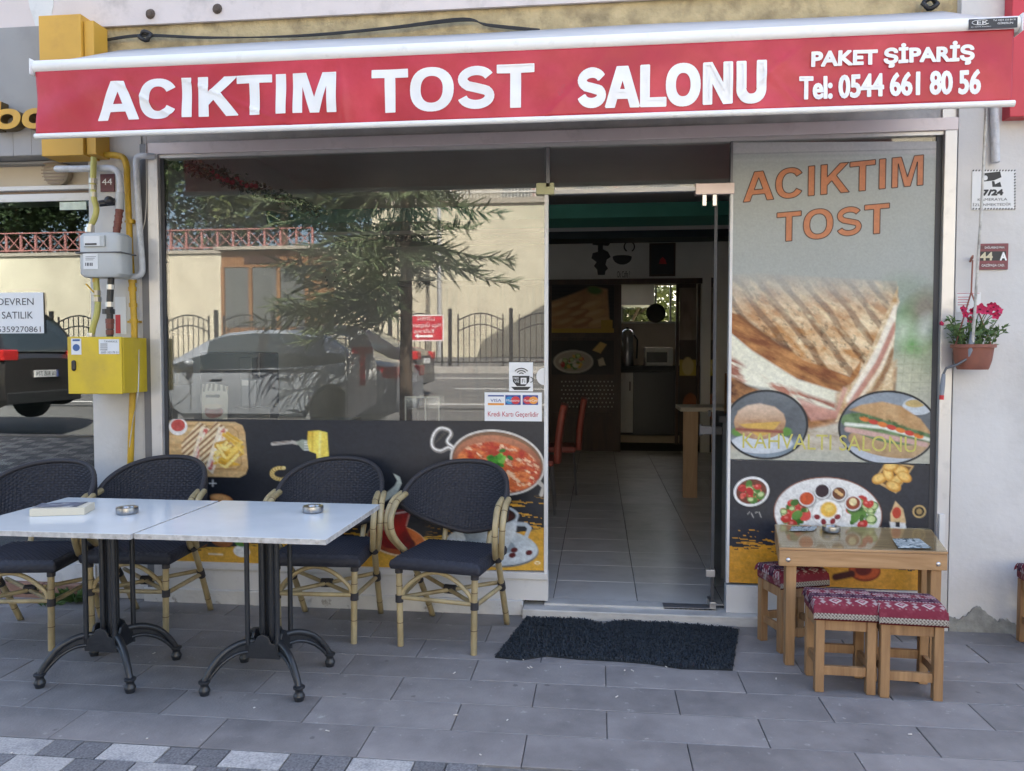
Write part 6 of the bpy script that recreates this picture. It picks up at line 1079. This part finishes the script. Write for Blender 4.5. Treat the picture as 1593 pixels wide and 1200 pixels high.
# wooden kiosk
wood('kioskwood', (.30, .15, .065), (.17, .08, .03), 2, .6, 5); p0, p1 = W(345, 505, 23), W(479, 388, 23); ki = T('wooden_kiosk', 'small orange wooden kiosk with glass front against the lower wall', 'kiosk', ((p0.x+p1.x)/2, -24, gz)); zr = p1.z; xa, xb = p0.x, p1.x
B().box(xa, xb, -25.8, -25.6, gz, zr).o('back_wall', 'kioskwood', ki); B().box(xa, xa+.12, -25.6, -23.1, gz, zr).o('side_wall', 'kioskwood', ki); B().box(xb-.12, xb, -25.6, -23.1, gz, zr).o('side_wall', 'kioskwood', ki); B().box(xa-.2, xb+.25, -25.9, -22.8, zr, zr+.12).o('roof', 'coping', ki)
n = 26; dx = (xb-xa)/n
for k in range(n): B().box(xa+k*dx+.006, xa+(k+1)*dx-.006, -23.06, -23.0, zr-.62, zr-.01).o('plank', 'kioskwood', ki)
B().box(xa+.9, xb-1.1, -22.99, -22.96, zr-.48, zr-.2).o('sign_board', 'darkwood', ki)
for k in range(4): xx = xa+.06+(xb-xa-.12)*k/3; B().box(xx-.06, xx+.06, -23.08, -22.96, gz, zr-.625).o('post', 'kioskwood', ki)
for k in range(3): x0, x1 = xa+.12+(xb-xa-.12)*k/3, xa-.0+(xb-xa-.12)*(k+1)/3; w_ = B().box(x0+.02, x1-.02, -23.03, -23.01, gz+1.1, zr-.64).o('window', 'winpane', ki); B().box(x0+.02, x1-.02, -23.045, -22.99, gz+.02, gz+1.09).o('counter_panel', 'kioskwood', ki)
# median fence with arched panels
FY = -18.0; fz = W(700, 570, 18).z; zt = W(700, 492, 18).z; step = W(795, 500, 18).x-W(700, 500, 18).x; e = T('street_fence', 'black wrought iron fence with arched panels along the road', 'fence', (W(700, 500, 18).x, FY, rz(FY)-.13))
kb_ = B().box(-32, 14, FY-.15, FY+.15, rz(FY)-.4, fz).o('plinth', 'concrete', e); x = W(700, 500, 18).x-step*14; k = 0
while x < 13:
    B().box(x-.05, x+.05, FY-.05, FY+.05, fz, zt+.22).o('post', 'blackiron', e)
    b = B(); [b.box(x+o_-.02, x+o_+.02, FY-.02, FY+.02, fz, zt+.05) for o_ in (-.24, .24)]
    xa_, xb_ = x+.24, x+step-.24; n = 8
    for i in range(1, n): xx = xa_+(xb_-xa_)*i/n; h_ = zt-.12+.2*math.sin(PI*i/n); b.box(xx-.011, xx+.011, FY-.011, FY+.011, fz+.1, h_)
    for dz in (0, -.32): b.tube([(xa_+(xb_-xa_)*i/10, FY, zt-.12+dz+.2*math.sin(PI*i/10)) for i in range(11)], .022, 5)
    b.bar((x, FY, fz+.12), (x+step, FY, fz+.12), .04, .04); tag(b.o('arched_panel', 'blackiron', e), kind='stuff'); x += step; k += 1
# red pedestrian sign, mirrored in the glass
y = -17.85; a, c = W(631, 531, -y), W(690, 490, -y); sg = T('pedestrian_sign', 'red pedestrian overpass sign with arrow on the street fence', 'sign', ((a.x+c.x)/2, y, a.z)); B().box(a.x, c.x, y-.03, y, a.z, c.z).o('panel', 'redpanel', sg)
b = B(); bx = lambda x0, x1, z0, z1: b.box(x0, x1, y+.001, y+.004, z0, z1); t_ = .03; bx(a.x, c.x, a.z, a.z+t_); bx(a.x, c.x, c.z-t_, c.z); bx(a.x, a.x+t_, a.z+t_, c.z-t_); bx(c.x-t_, c.x, a.z+t_, c.z-t_); b.o('border', 'whiteink', sg)
for tx, u0, u1, v0, v1 in (('LÜTFEN', 650, 676, 499, 494), ('Yaya Üstgeçidini', 633, 687, 509, 503), ('Kullanınız', 644, 675, 518, 512)): b = B(); text(b, tx, W(u0, v0, -y), W(u1, v1, -y), .0, y=y+.006, mirror=True); b.o('lettering', 'whiteink', sg)
b = B(); b.prism([V3(W(u, v, -y).x, y+.006, W(u, v, -y).z) for u, v in ((645, 523), (651, 519), (651, 521.5), (673, 521.5), (673, 525), (651, 525), (651, 527))], (0, .003, 0)); b.o('arrow', 'whiteink', sg)
p = W(684, 560, 24); b = B(); b.tube([(p.x, -24, gz), (p.x, -24, gz+8)], [.1, .07], 10); b.bar((p.x, -24, gz+7.8), (p.x, -22.2, gz+8.3), .07, .07); b.box(p.x-.12, p.x+.12, -22.3, -21.6, gz+8.2, gz+8.35); tag(b.o('street_lamp', mat('galv', (.5, .5, .5), r=.5, m=.5), sm=40), 'grey street lamp pole before the ochre wall', 'street lamp')
# footbridge over the road, its flight of stairs throws the slanting shade on the wall
fbz = W(740, 560).z+5*math.tan(SUN_EL)/math.cos(SUN_AZ); fbx = W(740, 560).x+5*math.tan(SUN_AZ); ex = W(850, 497); k_ = (ex.z-W(740, 560).z)/(ex.x-W(740, 560).x); fb_ = T('footbridge', 'concrete stair flight of the pedestrian overpass above the far pavement', 'footbridge', (fbx+5, -21, gz))
B().prism([V3(fbx, -20.4, fbz-.3), V3(fbx+9, -20.4, fbz-.3), V3(fbx+9, -20.4, fbz+9*k_), V3(fbx+5, -20.4, fbz+5*k_), V3(fbx, -20.4, fbz)], (0, -1.2, 0)).o('stair_flight', 'concrete', fb_)
for x in (fbx+3.6, fbx+8.5): B().box(x-.25, x+.25, -21.3, -20.7, gz-.2, fbz-.301).o('column', 'concrete', fb_)
# ---------------------------------------------------------------- trees
rg = random.Random(21)
def leafcloud(n, blobs, size):
    tot = sum(r[0]*r[1]*r[2] for _, r in blobs); V_ = []; F_ = []
    for c, r in blobs:
        m = int(n*r[0]*r[1]*r[2]/tot)
        for _ in range(m):
            d = V3(rg.gauss(0, 1), rg.gauss(0, 1), rg.gauss(0, 1)).normalized()*(rg.uniform(.55, 1.05)); p = V3(c[0]+d.x*r[0], c[1]+d.y*r[1], c[2]+d.z*r[2]); u = V3(rg.gauss(0, 1), rg.gauss(0, 1), rg.gauss(0, .5)).normalized(); w_ = u.orthogonal().normalized(); w_ = (w_*math.cos(rg.uniform(0, 6))+u.cross(w_)*math.sin(rg.uniform(0, 6))); s_ = size*rg.uniform(.6, 1.3); k = len(V_); V_ += [p-u*s_, p+w_*s_*.5, p+u*s_, p-w_*s_*.5]; F_.append((k, k+1, k+2, k+3))
    b = B(); b.add(V_, F_); return b
def tree(x, y, z, h, r, m_, label, n=17000, size=.125):
    t = T('leafy_tree', label, 'tree', (x, y, z), 'trees on the far terrace'); b = B(); tops = []
    b.tube([(x, y, z-.2), (x+.1, y, z+h*.3), (x+.2, y, z+h*.65)], [.22, .17, .06], 9)
    blobs = []
    for k in range(14): a = rg.uniform(0, 6.28); q = rg.uniform(.15, .75)*r; c = (x+.15+q*math.cos(a), y+q*math.sin(a), z+h*rg.uniform(.22, .9)); blobs.append((c, (r*rg.uniform(.4, .6), r*rg.uniform(.4, .6), r*rg.uniform(.32, .48)))); b.tube([(x+.08, y, z+h*rg.uniform(.25, .45)), c], [.07, .02], 6)
    b.o('trunk', 'bark', t, sm=60); o = leafcloud(n, blobs, size).o('crown', m_, t); return t
mat('leafdark', (.035, .065, .022), r=.6, v=.45, s=1.5); mat('leafmid', (.06, .10, .03), r=.6, v=.45, s=1.5); mat('leafwarm', (.09, .11, .03), r=.6, v=.4, s=1.5)
for i, (u, d, h, r, m_, lb) in enumerate(((-160, 29, 7.5, 4, 'leafmid', 'leafy tree above the lower wall, farthest to the left'), (20, 30, 8, 3.6, 'leafdark', 'dark leafy tree reflected in the neighbour window'), (110, 33, 10, 4.5, 'leafmid', 'tall leafy tree behind the pilaster reflection'), (250, 29, 8, 3.6, 'leafmid', 'leafy tree above the wall left of the kiosk'), (350, 31, 9.5, 4.4, 'leafdark', 'dense dark tree right above the kiosk'), (440, 28.8, 8, 3.4, 'leafwarm', 'yellowish green tree above the right end of the kiosk'), (530, 32, 10, 4.2, 'leafdark', 'dark tree behind the spruce on the terrace'))):
    p = W(u, 380, d); tree(p.x, p.y, hl-.2, h, r, m_, lb)
for x, y, h, r, lb in ((-1.2, 21, 7, 3.2, 'tree behind the shop seen through the kitchen window'),): tree(x+2.0, y, -.6, h, r, 'leafwarm', lb, 12000, .14)
# spruce by the kerb
tx, ty, tz_ = -2.12, -5.15, .33; sp = T('spruce_tree', 'spruce tree by the kerb with finger like sprigs', 'tree', (tx, ty, tz_)); b = B(); b.tube([(tx, ty, tz_-.05), (tx+.02, ty, 2.2), (tx, ty, 4.2), (tx, ty, 6.6)], [.085, .075, .05, .012], 10); b.o('trunk', 'bark', sp, sm=60)
mat('needle', (.12, .155, .08), r=.6, v=.4, s=3); tw = B(); brn = B()
for z in np.arange(1.75, 6.4, .105):
    L0 = 1.5*min(1, (6.8-z)/3.4)*(1 if z > 2.2 else .8+.2*(z-1.7)/.5)
    for k in range(rg.choice((4, 5, 5))):
        a = rg.uniform(0, 6.28); L_ = L0*rg.uniform(.6, 1.08); d = V3(math.cos(a), math.sin(a), 0)
        if z < (2.5 if d.x > .1 else 1.95) or (d.x > .1 and rg.random() < .5): continue
        if d.x < 0: L_ *= 1.12
        p0 = V3(tx, ty, z); dr = rg.uniform(.55, 1.0); pth = [p0+d*L_*t+V3(0, 0, (.16*t-dr*t*t+.62*dr*t**3)*L_) for t in [i/9 for i in range(10)]]; brn.tube(pth, [.014*(1-i/11) for i in range(10)], 5)
        sd = V3(-d.y, d.x, 0)
        for i in range(2, 10):
            for s_ in (-1, 1, 0, -1, 1, rg.choice((-1, 1)), rg.choice((-1, 1))):
                if s_ == 0 and i < 9 and rg.random() < .4: continue
                l2 = L_*.24*(1.2-i/14)*rg.uniform(.5, 1.2)+.05; dd = (sd*s_*rg.uniform(.3, 1)+d*rg.uniform(.3, .9)+V3(0, 0, rg.uniform(-1.0, .35))).normalized(); q = pth[i].lerp(pth[i-1], rg.random()); tip = q+dd*l2+V3(0, 0, .03); tw.tube([q, q.lerp(tip, .5), tip], [.006, .0105, .004], 5, cap=False)
                for _ in range(10):
                    c = q.lerp(tip, rg.uniform(.1, 1)); nd = (V3(rg.gauss(0, 1), rg.gauss(0, 1), rg.gauss(0, 1)).normalized()+dd*.8)*.030; o_ = nd.orthogonal().normalized()*.0035; tw.add([c-o_, c+o_, c+nd], [(0, 1, 2)])
brn.o('branches', 'bark', sp); tw.o('crown', 'needle', sp)
# feather flag
y = -4.95; fg = T('feather_flag', 'white feather flag with red letters by the kerb', 'flag', (W(538, 650, 4.95).x, y, .3)); fx = W(538, 600, 4.95).x; b = B(); b.tube(smooth_path([(fx, y, .3), (fx, y, 1.5), (fx+.02, y, 1.75), (fx+.12, y, 1.95), (fx+.24, y, 1.9)]), .01, 6); b.o('pole', 'whiterail', fg); b = B(); b.cyl((fx, y, .29), (fx, y, .36), .14, .05, 14); b.o('foot', 'blackiron', fg)
fp = [W(u, v, 4.95) for u, v in ((541, 655), (586, 628), (586, 575), (580, 540), (566, 515), (552, 507), (542, 515))]; b = B(); b.prism([V3(p.x, y, p.z) for p in fp], (0, .003, 0)); b.o('cloth', 'stickerwhite', fg)
b = B(); text(b, 'SALONU', W(545, 631, 4.95), W(584, 620, 4.95), .05, y=y+.006, slope=.09); b.o('lettering', 'inkred2', fg); b = B(); text(b, 'T', W(548, 600, 4.95), W(580, 540, 4.95), .05, y=y+.006); b.o('lettering', 'inkred2', fg)
# ---------------------------------------------------------------- cars
mat('carsilver', (.30, .33, .37), r=.35, m=.15, v=.04, s=3, coat=.7); mat('cardark', (.045, .04, .04), r=.28, m=.4, v=.05, s=3, coat=.6); mat('carwhite', (.6, .6, .6), r=.3, coat=.5); mat('carglass', (.035, .045, .05), r=.06, sp=.8); mat('tyre', (.02, .02, .02), r=.9); mat('rim', (.5, .5, .52), r=.3, m=.8); mat('taillight', (.5, .02, .02), r=.15, sp=.7); mat('headlamp', (.7, .72, .75), r=.1)
def car(label, paint, prof, roof, L_, Wd, wr, zc, plate=None):
    """prof: deck line (s, z); roof: (s, z) of the greenhouse; s runs from the tail (0) to the nose (1); the tail points to +x"""
    t = T('parked_car', label, 'car', (0, 0, 0), 'cars parked along the kerb'); ip = lambda tb, s_: float(np.interp(s_, [q[0] for q in tb], [q[1] for q in tb])); X = lambda s_: L_*(.5-s_)
    rows = []
    for s_ in np.linspace(0, 1, 41):
        tp = 1-.10*max(0, (s_-.85)/.15)**2-.07*max(0, (.1-s_)/.1)**2; w_ = Wd/2*tp; d = ip(prof, s_); z0 = .22+.10*max(0, (s_-.93)/.07)+.12*max(0, (.06-s_)/.06)
        for wx in (wr[0], wr[1]):
            k = abs(X(s_)-wx)
            if k < .37: z0 = max(z0, .05+math.sqrt(.37**2-k**2)*1.75)
        z0 = min(z0, d-.25); half = [(w_*.88, z0), (w_*.97, z0+.06*(d-z0)/.6), (w_, z0+(d-z0)*.45), (w_*.985, d-.12), (w_*.955, d-.035), (w_*.86, d), (w_*.4, d+.022)]
        rows.append([V3(X(s_), -y_, z_) for y_, z_ in half]+[V3(X(s_), y_, z_) for y_, z_ in half[::-1]])
    b = B(); b.grid(rows); n = len(rows[0]); b.f += [tuple(range(n)), tuple(range(40*n, 41*n))[::-1]]; bd = b.o('body', paint, t, sm=38)
    b = B(); rows = []; ss = [q[0] for q in roof]; S_ = np.linspace(ss[0], ss[-1], 25)
    for s_ in S_:
        d = ip(prof, s_)-.03; r_ = max(ip(roof, s_), d+.01); k = (r_-d)/max(.01, (max(q[1] for q in roof)-d)); w0 = Wd/2*.94; w1 = Wd/2*(.94-.24*k); half = [(w0, d), ((w0+w1)/2+.015, (d+r_)/2), (w1+.01, r_-.05*k), (w1-.07, r_), (w1*.45, r_+.02*k)]; rows.append([V3(X(s_), -y_, z_) for y_, z_ in half]+[V3(X(s_), y_, z_) for y_, z_ in half[::-1]])
    b.grid(rows); b.o('glasshouse', 'carglass', t, sm=50)
    b = B(); zmx = max(q[1] for q in roof); idx = [i for i, s_ in enumerate(S_) if ip(roof, s_) > zmx-.14]; b.grid([[p+V3(0, 0, .008) for p in rows[i][2:8]] for i in idx]); o = b.o('roof', paint, t, sm=60)
    pil = [S_[0]+.015, S_[0]+.055, (ss[0]+ss[-1])/2, ss[-1]-.02]
    for sy in (-1, 1):
        for i0, i1 in ((0, idx[0]), (24, idx[-1])):
            b = B(); q = [rows[i][1 if sy < 0 else 8]+V3(0, sy*.008, 0) for i in range(min(i0, i1), max(i0, i1)+1)]; q2 = [rows[i][3 if sy < 0 else 6]+V3(0, sy*.008, .006) for i in range(min(i0, i1), max(i0, i1)+1)]; b.grid([q, [rows[i][2 if sy < 0 else 7]+V3(0, sy*.012, .004) for i in range(min(i0, i1), max(i0, i1)+1)], q2]); b.o('pillar', paint, t, sm=60)
        for s_ in ((ss[0]+ss[-1])/2+.02,):
            i = int((s_-ss[0])/(ss[-1]-ss[0])*24); b = B(); b.grid([[rows[j][k] + V3(0, sy*.01, 0) for k in ((0, 1, 2) if sy < 0 else (9, 8, 7))] for j in (i, i+1)]); b.o('pillar', 'blackplastic', t)
        for wx in wr:
            b = B(); M = Matrix.Rotation(R(90), 3, 'X'); b.lathe([(.19, -.1), (.30, -.1), (.325, -.07), (.325, .07), (.30, .1), (.19, .1)], (wx, sy*(Wd/2-.11), .325), 22, M); wh = b.o('wheel', 'tyre', t, sm=40)
            b = B(); b.lathe([(.01, -.085), (.05, -.09), (.185, -.06), (.2, -.085), (.2, .085), (.185, .06), (.05, .09), (.01, .085)], (wx, sy*(Wd/2-.11), .325), 18, M); b.o('rim', 'rim', wh, sm=40)
        b = B(); b.box(L_*.5-.28, L_*.5+.012, sy*(Wd/2-.03)-(.32 if sy > 0 else -.0), sy*(Wd/2-.03)+(.0 if sy > 0 else .32), zc, zc+.17); b.o('tail_light', 'taillight', t, bev=.02)
        b = B(); b.box(-L_*.5+.03, -L_*.5+.3, sy*(Wd/2-.12)-.14, sy*(Wd/2-.12)+.11, .62, .74); b.o('headlight', 'headlamp', t, bev=.02)
        for s_ in (.36, .58): b = B(); b.bar((X(s_)-.09, sy*(Wd/2+.008), ip(prof, s_)-.16), (X(s_)+.09, sy*(Wd/2+.008), ip(prof, s_)-.16), .02, .025); b.o('door_handle', paint, t)
        for s_ in (.29, .47, .665): b = B(); b.box(X(s_)-.004, X(s_)+.004, sy*(Wd/2+.002)-.004, sy*(Wd/2+.002)+.004, .36, ip(prof, s_)-.1); b.o('door_seam', 'blackplastic', t)
        b = B(); b.box(X(.72), X(.24), sy*(Wd/2-.012)-.006, sy*(Wd/2-.012)+.006, ip(prof, .5)-.06, ip(prof, .5)-.035); b.o('trim_strip', 'chrome', t)
        b = B(); b.ball((X(.66), sy*(Wd/2+.07), ip(prof, .66)+.06), (.06, .1, .06), 10, 7); b.o('mirror', paint, t, sm=180)
    B().box(L_*.5-.02, L_*.5+.02, -Wd/2+.1, Wd/2-.1, .32, .5).o('bumper', 'blackplastic' if plate else paint, t, bev=.02)
    pl_ = B().box(L_*.5+.004, L_*.5+.026, -.26, .26, .72, .83).o('number_plate', 'stickerwhite', t)
    if plate:
        b = B(); text(b, plate, V3(-.2, 0, .74), V3(.24, 0, .81), .0, y=0); b.v = [(L_*.5+.03, p[0], p[2]) for p in b.v]; b.o('lettering', 'inkblack', pl_); B().box(L_*.5+.027, L_*.5+.029, -.26, -.215, .72, .83).o('blue_band', 'inkblue', pl_)
    return t
sed = car('silver saloon car parked by the kerb, mirrored in the big pane', 'carsilver', [(0, .86), (.02, .98), (.06, 1.04), (.16, 1.06), (.3, .99), (.5, .96), (.72, .95), (.88, .88), (.97, .76), (1, .62)], [(.10, 1.05), (.17, 1.22), (.26, 1.41), (.36, 1.475), (.48, 1.485), (.58, 1.44), (.66, 1.28), (.76, .98)], 4.52, 1.78, (1.32, -1.36), .80)
zc = rz(-7)-.13; sed.location = (W(618, 600, 6.2).x-2.26, -7.0, zc)
d2 = car('dark saloon standing beyond the spruce trunk', 'cardark', [(0, .86), (.02, .98), (.06, 1.04), (.16, 1.06), (.3, .99), (.5, .96), (.72, .95), (.88, .88), (.97, .76), (1, .62)], [(.10, 1.05), (.17, 1.22), (.26, 1.41), (.36, 1.475), (.48, 1.485), (.58, 1.44), (.66, 1.28), (.76, .98)], 4.4, 1.74, (1.3, -1.34), .80); d2.location = (W(651, 600, 10.6).x-2.2, -11.3, rz(-11.3)-.13)
suv = car('dark off road car with red lights mirrored in the neighbour window', 'cardark', [(0, 1.0), (.015, 1.12), (.05, 1.15), (.3, 1.12), (.7, 1.1), (.88, 1.04), (.97, .9), (1, .7)], [(.012, 1.12), (.05, 1.55), (.09, 1.74), (.3, 1.78), (.5, 1.75), (.6, 1.64), (.7, 1.12)], 4.3, 1.86, (1.25, -1.3), .98, '06 BIB 774'); suv.location = (W(2, 600, 6.2).x-2.15, -7.1, zc+.06)
